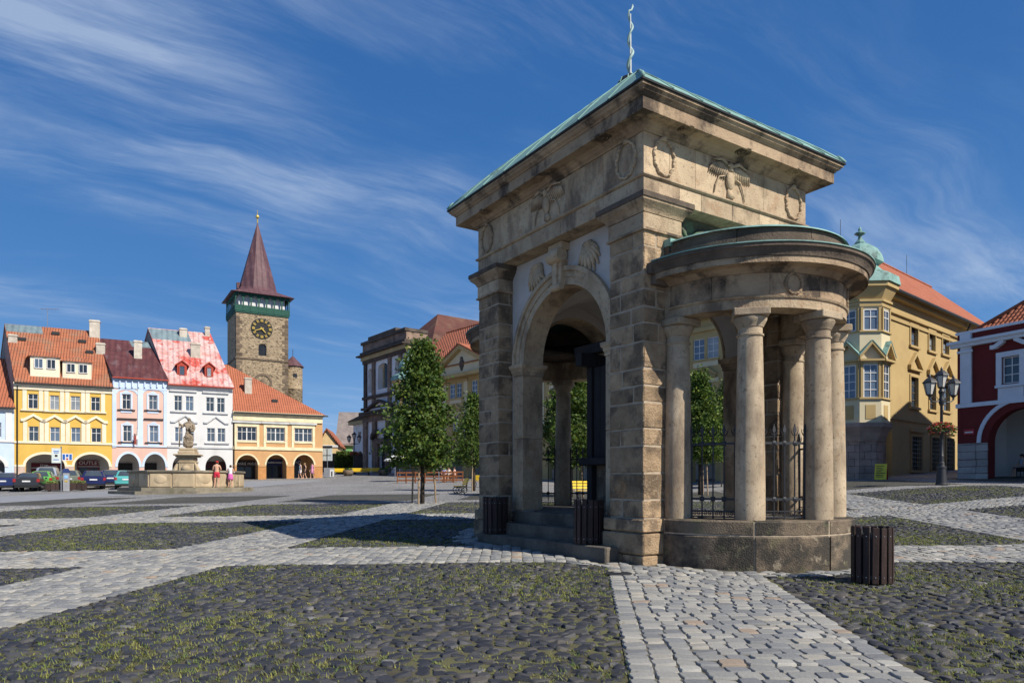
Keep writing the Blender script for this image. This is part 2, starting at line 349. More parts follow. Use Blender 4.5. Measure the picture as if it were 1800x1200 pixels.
def cobble_mat(name, cA, cB, mort, sc, stretch=None, moss=None):
    m = bpy.data.materials.new(name); m.use_nodes = True; nt = m.node_tree; n = nt.nodes; L = nt.links; b = n['Principled BSDF']
    b.inputs['Roughness'].default_value = .75; b.inputs['Specular IOR Level'].default_value = .35
    tc = n.new('ShaderNodeTexCoord'); mp = n.new('ShaderNodeMapping'); L.new(tc.outputs['Object'], mp.inputs[0])
    if stretch: mp.inputs['Scale'].default_value = stretch
    v = n.new('ShaderNodeTexVoronoi'); v.inputs['Scale'].default_value = sc; L.new(mp.outputs[0], v.inputs['Vector']); v.voronoi_dimensions = '2D'
    v2 = n.new('ShaderNodeTexVoronoi'); v2.feature = 'DISTANCE_TO_EDGE'; v2.inputs['Scale'].default_value = sc; v2.voronoi_dimensions = '2D'; L.new(mp.outputs[0], v2.inputs['Vector'])
    sx = n.new('ShaderNodeSeparateXYZ'); L.new(v.outputs['Color'], sx.inputs[0])
    r1 = n.new('ShaderNodeValToRGB'); r1.color_ramp.elements[0].color = (*cB, 1); r1.color_ramp.elements[1].color = (*cA, 1); L.new(sx.outputs[0], r1.inputs[0])
    nz = n.new('ShaderNodeTexNoise'); nz.inputs['Scale'].default_value = .35; nz.inputs['Detail'].default_value = 5; L.new(tc.outputs['Object'], nz.inputs['Vector'])
    mo = n.new('ShaderNodeMixRGB'); mo.inputs[1].default_value = (*mort, 1); mo.inputs[2].default_value = (*(moss or mort), 1); L.new(nz.outputs[0], mo.inputs[0])
    mr = n.new('ShaderNodeMapRange'); mr.inputs[1].default_value = .04; mr.inputs[2].default_value = .16; L.new(v2.outputs['Distance'], mr.inputs[0])
    mx = n.new('ShaderNodeMixRGB'); L.new(mr.outputs[0], mx.inputs[0]); L.new(mo.outputs[0], mx.inputs[1]); L.new(r1.outputs[0], mx.inputs[2])
    big = n.new('ShaderNodeTexNoise'); big.inputs['Scale'].default_value = .22; big.inputs['Detail'].default_value = 4; L.new(tc.outputs['Object'], big.inputs['Vector'])
    m2 = n.new('ShaderNodeMapRange'); m2.inputs[1].default_value = .3; m2.inputs[2].default_value = .7; m2.inputs[3].default_value = .8; m2.inputs[4].default_value = 1.15; L.new(big.outputs[0], m2.inputs[0])
    hs = n.new('ShaderNodeHueSaturation'); L.new(m2.outputs[0], hs.inputs['Value']); L.new(mx.outputs[0], hs.inputs['Color']); L.new(hs.outputs[0], b.inputs['Base Color'])
    bp = n.new('ShaderNodeBump'); bp.inputs['Strength'].default_value = .8; bp.inputs['Distance'].default_value = .03; L.new(mr.outputs[0], bp.inputs['Height']); L.new(bp.outputs[0], b.inputs['Normal'])
    return m
g_sett = cobble_mat('far_setts', (.36, .355, .35), (.23, .23, .235), (.13, .12, .10), 5.2)
g_cob = cobble_mat('far_cobbles', (.085, .085, .09), (.04, .04, .045), (.085, .08, .045), 6.2, moss=(.14, .135, .06))
m_soil = mat('joint_soil', (.10, .09, .055), (.05, .045, .032), 3, .95, .6, 60, [(.8, (.125, .125, .052), .42, .62, .85, None)], 0)
m_grit = mat('joint_grit', (.16, .15, .12), (.09, .084, .07), 6, .95, .6, 60, objvar=0)
m_asph = mat('smooth_road', (.27, .28, .30), (.22, .23, .245), 1.2, .8, .2, 80, objvar=0)
m_gnd = mat('ground_paving', (.25, .245, .24), (.18, .175, .17), .6, .9, .3, 30, objvar=0)
m_cob = mat('basalt_cobble', (1, 1, 1), (.62, .62, .64), 9, .62, .45, 55, objvar=.0, spec=.45, bdist=.01,
            attr=[(0, (.042, .044, .052)), (.3, (.062, .063, .070)), (.55, (.032, .034, .042)), (.75, (.082, .08, .078)), (.92, (.11, .10, .088)), (.985, (.19, .185, .18))])
m_sett = mat('granite_sett', (1, 1, 1), (.58, .58, .58), 18, .72, .5, 70, objvar=.0, spec=.4, bdist=.008,
             attr=[(0, (0.321, 0.319, 0.303)), (.22, (0.411, 0.400, 0.365)), (.42, (0.272, 0.278, 0.280)), (.6, (0.366, 0.359, 0.329)), (.76, (0.235, 0.240, 0.244)), (.88, (0.437, 0.412, 0.356)), (.96, (0.402, 0.319, 0.244)), (.978, (0.514, 0.498, 0.446))])
sheet('ground', lambda a, b: (-400 + 800 * a, -40 + 700 * b), 160, 140, -.03, m_gnd)
sheet('square_paving', lambda a, b: (-60 + 105 * a, -6 + 116 * b), 105, 116, 0, g_sett)
VX = {-4: -32.4, -3: -23.6, -2: -14.8, -1: -6.1, 0: 2.75, 1: 11.7, 2: 20.6, 3: 29.5}; VH = 1.15; TILT = .105
HY = [-6.3, 3.4, 13.25, 22.95, 32.65, 42.4]; HH = 1.2
def vx(k, Y): return VX[k] + TILT * (Y - 12)
def foot(X, Y):
    """distance to the pavilion's footprint (arrays)"""
    dx = X - PAV.x; dy = Y - PAV.y; c, s_ = math.cos(PROT), math.sin(PROT); x = dx * c + dy * s_; y = -dx * s_ + dy * c
    def rect(x0, x1, y0, y1): return np.hypot(np.maximum(np.maximum(x0 - x, x - x1), 0), np.maximum(np.maximum(y0 - y, y - y1), 0))
    return np.minimum.reduce([rect(-.08, PW + .08, -.08, PD + .08), rect(-.36, 0, .54, 4.85), rect(PW, PW + .36, .54, 4.85),
                              np.maximum(np.hypot(x - ACX, y + .1) - 1.92, 0), np.maximum(np.hypot(x - ACX, y - PD - .1) - 1.92, 0)]), x, y
def unit_ring(n, p):
    a = np.linspace(0, 2 * PI, n, endpoint=False) + .35; c, s_ = np.cos(a), np.sin(a)
    r = (np.abs(c) ** p + np.abs(s_) ** p) ** (-1 / p); return np.stack([c * r, s_ * r], 1) * .5
def stones(P, n, p, jit, top, mid):
    """P rows: x,y,rot,sx,sy,h,tiltx,tilty -> vertices and triangles"""
    N = len(P); ring = unit_ring(n, p); lv = [(-.04, 1.0, None), (mid[0], mid[1], 1), (1.0, top, 1)]; k = 3 * n + 1; V = np.zeros((N, k, 3))
    jr = 1 + NP.uniform(-jit, jit, (N, n, 1))
    for i, (hz, sc, f) in enumerate(lv):
        q = ring[None] * jr * sc; V[:, i * n:(i + 1) * n, :2] = q * P[:, None, 3:5]
        V[:, i * n:(i + 1) * n, 2] = hz if f is None else (P[:, 5] * hz)[:, None]
    V[:, -1, 2] = P[:, 5] * 1.06
    V[:, :, 2] += np.where(V[:, :, 2] > 0, V[:, :, 0] * P[:, None, 6] + V[:, :, 1] * P[:, None, 7], 0)
    c, s_ = np.cos(P[:, 2])[:, None], np.sin(P[:, 2])[:, None]
    X = V[:, :, 0] * c - V[:, :, 1] * s_; Y = V[:, :, 0] * s_ + V[:, :, 1] * c
    V[:, :, 0] = X; V[:, :, 1] = Y
    T = []
    for i in range(2):
        for j in range(n):
            a, b = i * n + j, i * n + (j + 1) % n; T += [(a, b, b + n), (a, b + n, a + n)]
    T += [(2 * n + j, 2 * n + (j + 1) % n, 3 * n) for j in range(n)]
    return V, np.array(T)
def stuff_stones(name, P, parent, mt, n, p, jit, top, mid, sharp):
    if not len(P): return
    V, T = stones(P, n, p, jit, top, mid); N, k = V.shape[:2]
    V[:, :, 0] += P[:, None, 0]; V[:, :, 1] += P[:, None, 1]; V[:, :, 2] += gzv(V[:, :, 0], V[:, :, 1])
    Fq = (T[None] + (np.arange(N) * k)[:, None, None]).reshape(-1, 3)
    return struct(link(name, npmesh(name, V.reshape(-1, 3), Fq, mt, np.repeat(NP.rand(N), k), sharp), parent), 'stuff')
def variants(name, mt, p, jit, top, mid, sharp, n=12, cnt=18):
    out = []
    for i in range(cnt):
        V, T = stones(np.array([[0, 0, 0, 1, 1, 1., 0, 0]]), n, p, jit, top, mid); v = V[0].copy(); v[:n, 2] = -.6
        out.append(npmesh(name, v, T, mt, None, sharp))
    return out
def single(name, P, parent, var):
    for i, r in enumerate(P):
        o = link(name, var[i % len(var)], parent); o.location = (r[0], r[1], gz(r[0], r[1])); o.scale = (r[3], r[4], r[5]); o.rotation_euler = (r[7] * .8, -r[6] * .8, r[2])
CP = dict(p=3.6, jit=.20, top=.80, mid=(.70, .95), sharp=rad(50)); SP = dict(p=8, jit=.045, top=.90, mid=(.82, .985), sharp=rad(38))
def seen(P): return (P[:, 1] > 5.2) & (np.abs(P[:, 0]) < .735 * P[:, 1])
fields = {}; bands = {}
# cobble fields
for r in range(1, 5):
    y0, y1 = HY[r] + HH, HY[r + 1] - HH
    for k in range(-4, 3):
        if r < 3 and k < -3 + r * 0 and r == 1: continue
        near = r <= 3 and abs((vx(k, (y0 + y1) / 2) + 4.4)) < (22 if r < 3 else 26)
        f = sheet('cobble_field', lambda a, b: ((vx(k, 12) + VH + TILT * (y0 + (y1 - y0) * b - 12)) + (vx(k + 1, 12) - vx(k, 12) - 2 * VH) * a, y0 + (y1 - y0) * b), 8, 9, .008, m_soil if near else g_cob)
        if not near: continue
        fw_, fh_ = VX[k + 1] - VX[k] - 2 * VH, y1 - y0; nx, ny = round(fw_ / .150), round(fh_ / .130); cw, ch = fw_ / nx, fh_ / ny
        I, J = np.meshgrid(np.arange(nx), np.arange(ny), indexing='ij'); I = I.ravel(); J = J.ravel()
        y = y0 + .012 + (J + .5) * ch * .997 + NP.uniform(-.036, .036, I.size) + .05 * np.sin(I * .37 + J * .11 + k)
        x = VX[k] + VH + TILT * (y - 12) + .012 + (I + .5 + .5 * NP.rand(ny)[J] - .25) * cw * .997 + NP.uniform(-.042, .042, I.size)
        d = foot(x, y)[0]; keep = d > .44; x, y = x[keep], y[keep]; N = x.size
        P = np.stack([x, y, NP.normal(0, .5, N), cw * NP.uniform(.66, 1.22, N), ch * NP.uniform(.64, 1.10, N), NP.uniform(.012, .034, N), NP.normal(0, .12, N), NP.normal(0, .12, N)], 1)
        fields[(r, k)] = (f, P)
# granite sett bands
def sett_band(key, L0, L1, across, name='sett_band'):
    """courses laid square to the band; across(l, w) -> x, y, rot"""
    rows = []; l = L0 + .1
    while l < L1 - .05:
        dl = .19 * rnd.uniform(.92, 1.08); w = -1.15; first = True
        while w < 1.13:
            dw = .21 if first else rnd.uniform(.165, .245)
            if w + dw > .90 and w < .90 and not first: dw = max(.10, .935 - w)
            if w >= .90: dw = 1.15 - w
            if dw < .05: break
            rows.append((l + dl / 2 + rnd.uniform(-.008, .008), w + dw / 2, dl * .985, dw - .004)); w += dw; first = False
        l += dl
    A = np.array(rows); x, y, rt = across(A[:, 0], A[:, 1]); N = len(A)
    P = np.stack([x, y, rt + NP.normal(0, .035, N), A[:, 3] * NP.uniform(.955, 1.0, N), A[:, 2] * NP.uniform(.95, 1.0, N), NP.uniform(.028, .042, N), NP.normal(0, .045, N), NP.normal(0, .045, N)], 1)
    d = foot(P[:, 0], P[:, 1])[0]; return P[d > .10]
for r in (1, 2, 3):
    y0, y1 = HY[r] + HH, HY[r + 1] - HH
    for k in ((-2, -1, 0, 1) if r == 1 else (-3, -2, -1, 0, 1, 2)):
        f = sheet('sett_band', lambda a, b: (vx(k, 12) - VH + TILT * (y0 + (y1 - y0) * b - 12) + 2 * VH * a, y0 + (y1 - y0) * b), 4, 9, .018, m_grit)
        bands[('v', r, k)] = (f, sett_band(None, y0, y1, lambda l, w: (VX[k] + TILT * (l - 12) + w * VH / 1.15, l, np.full(l.size, -TILT * .5))))
for q, (xa, xb) in ((2, (-24, 19)), (3, (-26, 24))):
    f = sheet('sett_band', lambda a, b: (xa + (xb - xa) * a, HY[q] - HH + 2 * HH * b), 43, 3, .014, m_grit)
    bands[('h', q)] = (f, sett_band(None, xa, xb, lambda l, w: (l, HY[q] + w * HH / 1.15, np.full(l.size, PI / 2))))
# collar of setts round the pavilion
X, Y = np.meshgrid(np.arange(-3, 8, .2), np.arange(-3, 9, .19)); X = X.ravel() + NP.uniform(-.01, .01, X.size); Y = Y.ravel()
c_, s_ = math.cos(PROT), math.sin(PROT); wx = PAV.x + X * c_ - Y * s_; wy = PAV.y + X * s_ + Y * c_
d = foot(wx, wy)[0]; kp = (d > .07) & (d < .46); onb = np.zeros(wx.size, bool)
for k in (-1, 0, 1): onb |= np.abs(wx - vx(k, wy)) < VH - .03
onb |= np.abs(wy - HY[2]) < HH; kp &= ~onb; N = kp.sum()
PC = np.stack([wx[kp], wy[kp], np.full(N, PROT) + NP.normal(0, .04, N), np.full(N, .185), np.full(N, .172), NP.uniform(.026, .038, N), NP.normal(0, .04, N), NP.normal(0, .04, N)], 1)
stuff_stones('pavilion_collar_setts', PC, bands[('v', 1, 0)][0], m_sett, 10, **SP)
for grp, mt, kw, nm, limit, nn in ((fields, m_cob, CP, 'cobblestone', 300, 9), (bands, m_sett, SP, 'sett', 300, 10)):
    key = list(grp); al = np.concatenate([np.c_[grp[k][1], np.full(len(grp[k][1]), i)] for i, k in enumerate(key)])
    dist = np.where(seen(al), np.hypot(al[:, 0], al[:, 1]) / np.sqrt(al[:, 3] * al[:, 4]), 1e9); o_ = np.argsort(dist)[:limit]; m_ = np.zeros(len(al), bool); m_[o_] = True
    var = variants(nm, mt, **kw)
    for i, k in enumerate(key):
        s_i = al[:, 8] == i
        single(nm, al[s_i & m_], grp[k][0], var)
        stuff_stones(nm + 's', al[s_i & ~m_], grp[k][0], mt, nn if k[1] < 3 else 6, **kw)
# grass and moss between the cobbles
m_grass = mat('grass', (.235, .25, .095), (.125, .155, .05), 3, .8, 0, objvar=0, attr=[(0, (1, 1, 1)), (.3, (1.25, 1.15, .9)), (.6, (.7, .9, .7)), (.8, (1.5, 1.3, 1.1))], trans=.25)
def hashn(x, y, s=1.0):
    return .5 + .25 * (np.sin(x * 1.3 * s + 1.7 * np.sin(y * .9 * s)) + np.sin(y * 1.7 * s + 1.3 * np.sin(x * 1.1 * s + 2)))
def grass():
    T = []
    for (r, k), (f, P) in fields.items():
        for _ in range(3 if r < 3 else 2):
            x = P[:, 0] + NP.uniform(.06, .12, len(P)); y = P[:, 1] + NP.choice([-1, 1], len(P)) * NP.uniform(.06, .10, len(P)); g = hashn(x, y, .8) * .6 + hashn(x + 9, y - 4, 2.3) * .4
            kp = NP.rand(len(P)) < np.clip((g - .26) * 2.0, .18, .95)
            T.append(np.stack([x[kp], y[kp], g[kp]], 1))
    T = np.concatenate(T); T = T[foot(T[:, 0], T[:, 1])[0] > .45]; nb = 7; N = len(T) * nb
    c = np.repeat(T, nb, 0); base = c[:, :2] + NP.normal(0, .036, (N, 2)); a = NP.uniform(0, 2 * PI, N); w = NP.uniform(.003, .006, N) * (1 + c[:, 1] * .045)
    h = NP.uniform(.012, .036, N) * (.5 + c[:, 2]); ln = NP.uniform(.3, 1.6, N) * h; V = np.zeros((N, 3, 3))
    z = gzv(base[:, 0], base[:, 1]) + .012
    V[:, 0, 0] = base[:, 0] - w * np.sin(a); V[:, 0, 1] = base[:, 1] + w * np.cos(a); V[:, 1, 0] = base[:, 0] + w * np.sin(a); V[:, 1, 1] = base[:, 1] - w * np.cos(a)
    V[:, 2, 0] = base[:, 0] + ln * np.cos(a); V[:, 2, 1] = base[:, 1] + ln * np.sin(a); V[:, 0, 2] = z; V[:, 1, 2] = z; V[:, 2, 2] = z + h
    o = link('grass', npmesh('grass', V.reshape(-1, 3), np.arange(N * 3).reshape(-1, 3), m_grass, np.repeat(NP.rand(len(T)), nb * 3)))
    struct(o, 'stuff'); o['label'] = 'short yellow-green grass growing in the joints of the dark cobbles'; o['category'] = 'grass'
grass()
# road along the parked cars
A_, B_ = pg(0, 884), pg(430, 857.5); dr = (B_ - A_).normalized(); nr = Vector((-dr.y, dr.x, 0))
sheet('road', lambda a, b: (A_.x + dr.x * (-40 + 75 * a) + nr.x * 8.5 * b, A_.y + dr.y * (-40 + 75 * a) + nr.y * 8.5 * b), 60, 8, .012, m_asph)
# ------------------------------------------------------------------ the fountain pavilion (local z = 0 at its foot)
pav = thing('fountain_pavilion', 'sandstone fountain pavilion with green copper roof and round columned porch', 'pavilion', PAV, PROT)
HC = 1.385; SPR = 3.98; PR = .88; RC = .38; TH = .47
def stone(x0, x1, y0, y1, z0, z1, m, par, c=.016, g=.0115, j=.008, name='stone_block'):
    return MB().cbox(x0 + g, x1 - g, y0 + g, y1 - g, z0 + g, z1 - g, c, None, j).build(name, m, par)
def pier(x0, y0, sx, sy):
    """corner pier; sx, sy point outwards"""
    x1, y1 = x0 + PR, y0 + PR; i = .024
    core = MB(); core.box(x0 + i, x1 - i, y0 + i, y1 - i, -.3, 6.17); p = core.build('pier', m_mortar, pav)
    def split(a0, a1, outer, f):          # cut position measured from the outer face
        return a0 + f if outer < 0 else a1 - f
    q = .09
    px0, px1, py0, py1 = x0 - q, x1 + q, y0 - q, y1 + q
    sxp = split(x0, x1, sx, .5)
    for (za, zb, e) in ((-.25, .18, .0), (.18, .556, .0), (.556, .79, -.012)):
        ys = split(y0, y1, sy, .45 if za < 0 else .0)
        bx0, bx1, by0, by1 = px0 - e, px1 + e, py0 - e, py1 + e
        if za < 0:
            stone(bx0, bx1, by0, ys, za, zb, m_ash, p); stone(bx0, bx1, ys, by1, za, zb, m_ash, p)
        else: stone(bx0, bx1, by0, by1, za, zb, m_ash, p)
    z = .79; k = rnd.randint(0, 3)
    hs = [.30, .43, .44, .28, .42, .27, .28, .43, .30, .26, .28, .27, .42, .28]; sc = (5.64 - .79) / sum(hs)
    for h in hs:
        h *= sc; za, zb = z, z + h; z = zb; k += 1
        fx = rnd.choice([.3, .36, .52, .58]); fy = rnd.choice([.27, .33, .55, .6]); xs = split(x0, x1, sx, fx); ys = split(y0, y1, sy, fy)
        if h > .36 * sc and rnd.random() < .75: stone(x0, x1, y0, y1, za, zb, m_ash, p)
        elif k % 2:
            stone(x0, xs, y0, ys, za, zb, m_ash, p); stone(xs, x1, y0, ys, za, zb, m_ash, p); stone(x0, x1, ys, y1, za, zb, m_ash, p)
        else:
            stone(x0, xs, y0, ys, za, zb, m_ash, p); stone(x0, xs, ys, y1, za, zb, m_ash, p); stone(xs, x1, y0, y1, za, zb, m_ash, p)
    stone(x0 - .012, x1 + .012, y0 - .012, y1 + .012, 5.64, 5.90, m_frz, p, .01, .003, .002)
    b = MB(); b.rectring(x0, x1, y0, y1, [(.0, 5.60), (.035, 5.60), (.035, 5.635), (.0, 5.638)]); b.build('string_course', m_corn, p)
    b = MB(); b.rectring(x0, x1, y0, y1, [(-.1, 5.9), (.02, 5.9), (.03, 5.93), (.055, 5.97), (.10, 6.01), (.14, 6.05), (.145, 6.088), (-.1, 6.088)]); b.build('cap_moulding', m_corn, p, rad(25)); MB().rectring(x0, x1, y0, y1, [(-.1, 6.09), (.165, 6.09), (.165, 6.176), (-.1, 6.176)]).build('cap_fillet', m_dark, p)
for (a, b, sx, sy) in ((0, 0, -1, -1), (0, PD - PR, -1, 1), (PW - PR, 0, 1, -1), (PW - PR, PD - PR, 1, 1)): pier(a, b, sx, sy)
# arch walls: front and back face x, the two sides face y
def wing(mb, w, h, M):
    """carved wing spray"""
    for i in range(9):
        t = i / 8; a = rad(200 - 95 * t); l = h * (.35 + .65 * math.sin(PI * (.15 + .8 * t)))
        mb.tube([(0, 0, 0), (math.cos(a) * l * .6, -.035, math.sin(a) * l * .6), (math.cos(a + .22) * l, -.012, math.sin(a + .22) * l)], [.05, .055, .012], 5, M)
def arch_wall(M, wd, hw, front):
    """in a frame where x runs along the wall, -y points out of the building"""
    n = link('arch_wall', wall_mesh('arch_wall', [(-wd / 2 - .004, .5), (wd / 2 + .004, .5), (wd / 2 + .004, 6.17), (-wd / 2 - .004, 6.17)], [arch_hole(0, hw, .6, SPR, hw, 24)], 0, TH, m_plast), pav)
    n.matrix_local = M
    if not front: hwb = .16
    else: hwb = .34
    b = MB()
    for (r0, r1, d) in (((hw - .02), hw + .13, .035), (hw + .13, hw + .25, .055), (hw + .25, hw + .34, .10)) if front else ((hw - .02, hw + .10, .03),):
        nn = 26
        for i in range(nn):
            a0, a1 = PI * i / nn, PI * (i + 1) / nn
            if not front or True:
                b.prism([(math.cos(a) * r, SPR + math.sin(a) * r) for a, r in ((a0, r0), (a0, r1), (a1, r1), (a1, r0))], -d, .02)
    nn = 20
    for i in range(nn):                                   # stone soffit
        a0, a1 = PI * i / nn, PI * (i + 1) / nn
        b.prism([(math.cos(a) * r, SPR + math.sin(a) * r) for a, r in ((a0, hw - .02), (a0, hw + .03), (a1, hw + .03), (a1, hw - .02))], .021, TH + .02)
    b.build('archivolt', m_frz, n, rad(35))
    if front:
        for s in (-1, 1):
            x0, x1 = sorted((s * (hw - .02), s * (hw + .36)))
            MB().cbox(x0, x1, -.05, TH + .02, .80, 2.35, .012, None, .003).build('jamb', m_frz, n)
            MB().cbox(x0, x1, -.05, TH + .02, 2.356, 3.73, .012, None, .003).build('jamb', m_frz, n)
            i = MB(); i.rectring(x0, x1, -.05, TH + .02, [(-.05, 3.732), (.012, 3.732), (.012, 3.80), (.03, 3.82), (.035, 3.87), (.065, 3.90), (.075, 3.975), (-.05, 3.975)]); i.build('impost', m_frz, n)
        k = MB(); k.prism([(-.13, 5.32), (.13, 5.32), (.17, 5.85), (-.17, 5.85)], -.16, .05); k.prism([(-.05, 5.30), (.05, 5.30), (.06, 5.82), (-.06, 5.82)], -.20, -.15)
        k.lathe([(.0, -.20), (.13, -.20), (.15, -.1), (.15, .1), (.13, .20), (0, .20)], 14, M=Matrix.Translation((0, -.17, 5.92)) @ Matrix.Rotation(PI / 2, 4, 'Y'))
        k.box(-.22, .22, -.2, .05, 6.02, 6.165); k.lathe([(0, -.15), (.07, -.15), (.08, 0), (.07, .15), (0, .15)], 10, M=Matrix.Translation((0, -.15, 5.30)) @ Matrix.Rotation(PI / 2, 4, 'Y'))
        k.build('keystone', m_frz, n, rad(40))
        for s in (-1, 1):
            wv = MB(); wing(wv, 1, .78, Matrix.Translation((s * .72, -.01, 5.98)) @ Matrix.Scale(-s, 4, (1, 0, 0)) @ Matrix.Rotation(rad(-80), 4, 'Y') @ Matrix.Scale(.85, 4, (1, 0, 0))); wv.build('wing_relief', m_frz, n, True)
    else:
        MB().box(-wd / 2, wd / 2, -.035, -.003, 5.34, 6.168).build('mossy_facing', m_moss, n)
        for s in (-1, 1):
            k = MB(); k.tube([(s * (1.12 - .22 * (1 - q / 22) * math.cos(q * .5)), -.07, 5.78 + .22 * (1 - q / 22) * math.sin(q * .5)) for q in range(20)], .05, 6); k.tube([(s * .9, -.07, 5.72), (s * .5, -.08, 5.95), (s * .15, -.07, 6.05)], [.06, .07, .03], 6); k.each('volute_relief', m_moss, n, True)
    return n
Rz = lambda a: Matrix.Rotation(a, 4, 'Z'); T = lambda *p: Matrix.Translation(p)
arch_wall(T(RC, PD / 2, 0) @ Rz(-PI / 2), PD - 2 * PR, HC, True)
arch_wall(T(PW - RC, PD / 2, 0) @ Rz(PI / 2), PD - 2 * PR, HC, True)
arch_wall(T(PW / 2, RC, 0), PW - 2 * PR, 1.29, False)
arch_wall(T(PW / 2, PD - RC, 0) @ Rz(PI), PW - 2 * PR, 1.29, False)
# groined vault over the well
N_ = 26; V = []; Fc = []
for i in range(N_ + 1):
    for j in range(N_ + 1):
        u, v = i / N_ * 2 - 1, j / N_ * 2 - 1
        V.append((PW / 2 + u * (PW / 2 - .86), PD / 2 + v * (PD / 2 - .86), 4.2 + 1.35 * max(math.sqrt(max(0, 1 - u * u)), math.sqrt(max(0, 1 - v * v)))))
for i in range(N_):
    for j in range(N_): Fc.append((i * (N_ + 1) + j, (i + 1) * (N_ + 1) + j, (i + 1) * (N_ + 1) + j + 1, i * (N_ + 1) + j + 1))
link('vault', mesh('vault', V, Fc, m_plast, True), pav)
# entablature in blocks, mitred at the long sides
def course(z0, z1, name, m, th, o=0., cuts=5):
    p = MB().box(th + .1, PW - th - .1, th * .3, th * .5, z0 + .05, z1 - .05).box(th + .1, PW - th - .1, PD - th * .5, PD - th * .3, z0 + .05, z1 - .05).build(name, m_mortar, pav)
    for s in (0, 1):
        x0, x1 = (-o, th) if s == 0 else (PW - th, PW + o); c = [-o + (PD + 2 * o) * t for t in (0, .19, .42, .60, .82, 1)]
        for a, b in zip(c, c[1:]): stone(x0, x1, a, b, z0, z1, m, p, .006, .002, .0015)
        y0, y1 = (-o, th) if s == 0 else (PD - th, PD + o); c = [th + (PW - 2 * th) * t for t in (0, .2, .5, .78, 1)]
        for a, b in zip(c, c[1:]): stone(a, b, y0, y1, z0, z1, m, p, .006, .002, .0015)
    return p
course(6.18, 6.50, 'architrave', m_frz, .84)
MB().rectring(0, PW, 0, PD, [(-.1, 6.495), (.022, 6.495), (.045, 6.515), (.045, 6.54), (-.1, 6.56)]).build('fillet', m_frz, pav)
frz = course(6.54, 7.24, 'frieze', m_frz, .60)
MB().rectring(0, PW, 0, PD, [(-.3, 7.235), (.03, 7.235), (.035, 7.265), (.085, 7.29), (.10, 7.325), (.13, 7.34), (.15, 7.362), (.33, 7.362), (.345, 7.345), (.375, 7.345), (.375, 7.55), (.40, 7.555), (.405, 7.575), (.45, 7.60), (.475, 7.64), (.50, 7.65), (.50, 7.69), (-.3, 7.70)]).build('cornice', m_corn, pav, rad(25))
MB().rectring(0, PW, 0, PD, [(-.2, 7.694), (.53, 7.694), (.535, 7.72), (.50, 7.735), (-.2, 7.74)]).build('roof_edge', m_lead, pav)
for (cx, cy) in ((-.24, .75), (-.24, PD / 2), (-.24, PD - .75), (.75, -.24), (PW / 2, -.24), (PW - .75, -.24)):
    b = MB()
    for r in (.05, .10, .14): b.lathe([(r - .018, 7.366), (r, 7.34), (r + .018, 7.366)], 18, cx=cx, cy=cy)
    b.build('soffit_rosette', m_corn, pav, True)
# reliefs on the frieze
def wreath(M):
    M = M @ Matrix.Scale(1.08, 4); b = MB(); n = 22
    for i in range(n):
        a = 2 * PI * i / n; r = .25
        q = T(math.cos(a) * r * .86, -.012, math.sin(a) * r * 1.12) @ Matrix.Rotation(-a, 4, 'Y') @ Matrix.Rotation(.35 * (-1) ** i, 4, 'Y')
        b.ball((0, 0, 0), (.026, .034, .058), 6, 4, M @ q)
    b.ball((0, -.02, .30), (.055, .04, .035), 6, 4, M); return b.build('wreath_relief', m_frz, frz, True)
def eagle(M):
    M = M @ T(0, 0, .06) @ Matrix.Scale(1.12, 4) @ Matrix.Scale(.7, 4, (0, 1, 0)); b = MB()
    b.ball((0, -.035, -.05), (.095, .075, .17), 10, 8, M); b.ball((-.01, -.075, .16), (.05, .055, .06), 8, 6, M); b.tube([(-.03, -.1, .17), (-.09, -.11, .15), (-.11, -.1, .12)], [.03, .018, .004], 6, M)
    b.tube([(0, -.05, .08), (-.005, -.07, .16)], [.06, .05], 8, M)
    b.prism([(-.04, -.2), (.05, -.2), (.11, -.33), (0, -.36), (-.06, -.33)], -.05, .01, M=M)
    for s in (-1, 1):
        for i in range(9):
            t = i / 8; x = s * (.08 + .36 * t); b.tube([(x * .75, -.035, .14 + .05 * math.sin(t * PI)), (x, -.05, .10 + .04 * math.sin(t * PI)), (x + s * .06, -.015, -.03 - .05 * (1 - t))], [.022, .032, .01], 5, M)
        b.tube([(s * .04, -.05, .17), (s * .2, -.06, .24), (s * .42, -.045, .19)], [.03, .035, .012], 6, M)
        b.tube([(s * .10, -.03, .0), (s * .26, -.04, -.05), (s * .34, -.03, -.2), (s * .37, -.02, -.33)], [.012, .016, .016, .01], 5, M)
    return b.build('eagle_relief', m_frz, frz, True)
zf = 6.90
for y in (.42, PD - .42):
    wreath(T(0, y, zf) @ Rz(-PI / 2)); wreath(T(PW, y, zf) @ Rz(PI / 2))
for x in (.46, PW - .42): wreath(T(x, 0, zf)); wreath(T(x, PD, zf) @ Rz(PI))
eagle(T(PW / 2 - .1, 0, zf)); eagle(T(0, PD / 2, zf) @ Rz(-PI / 2)); eagle(T(PW, PD / 2, zf) @ Rz(PI / 2)); eagle(T(PW / 2, PD, zf) @ Rz(PI))
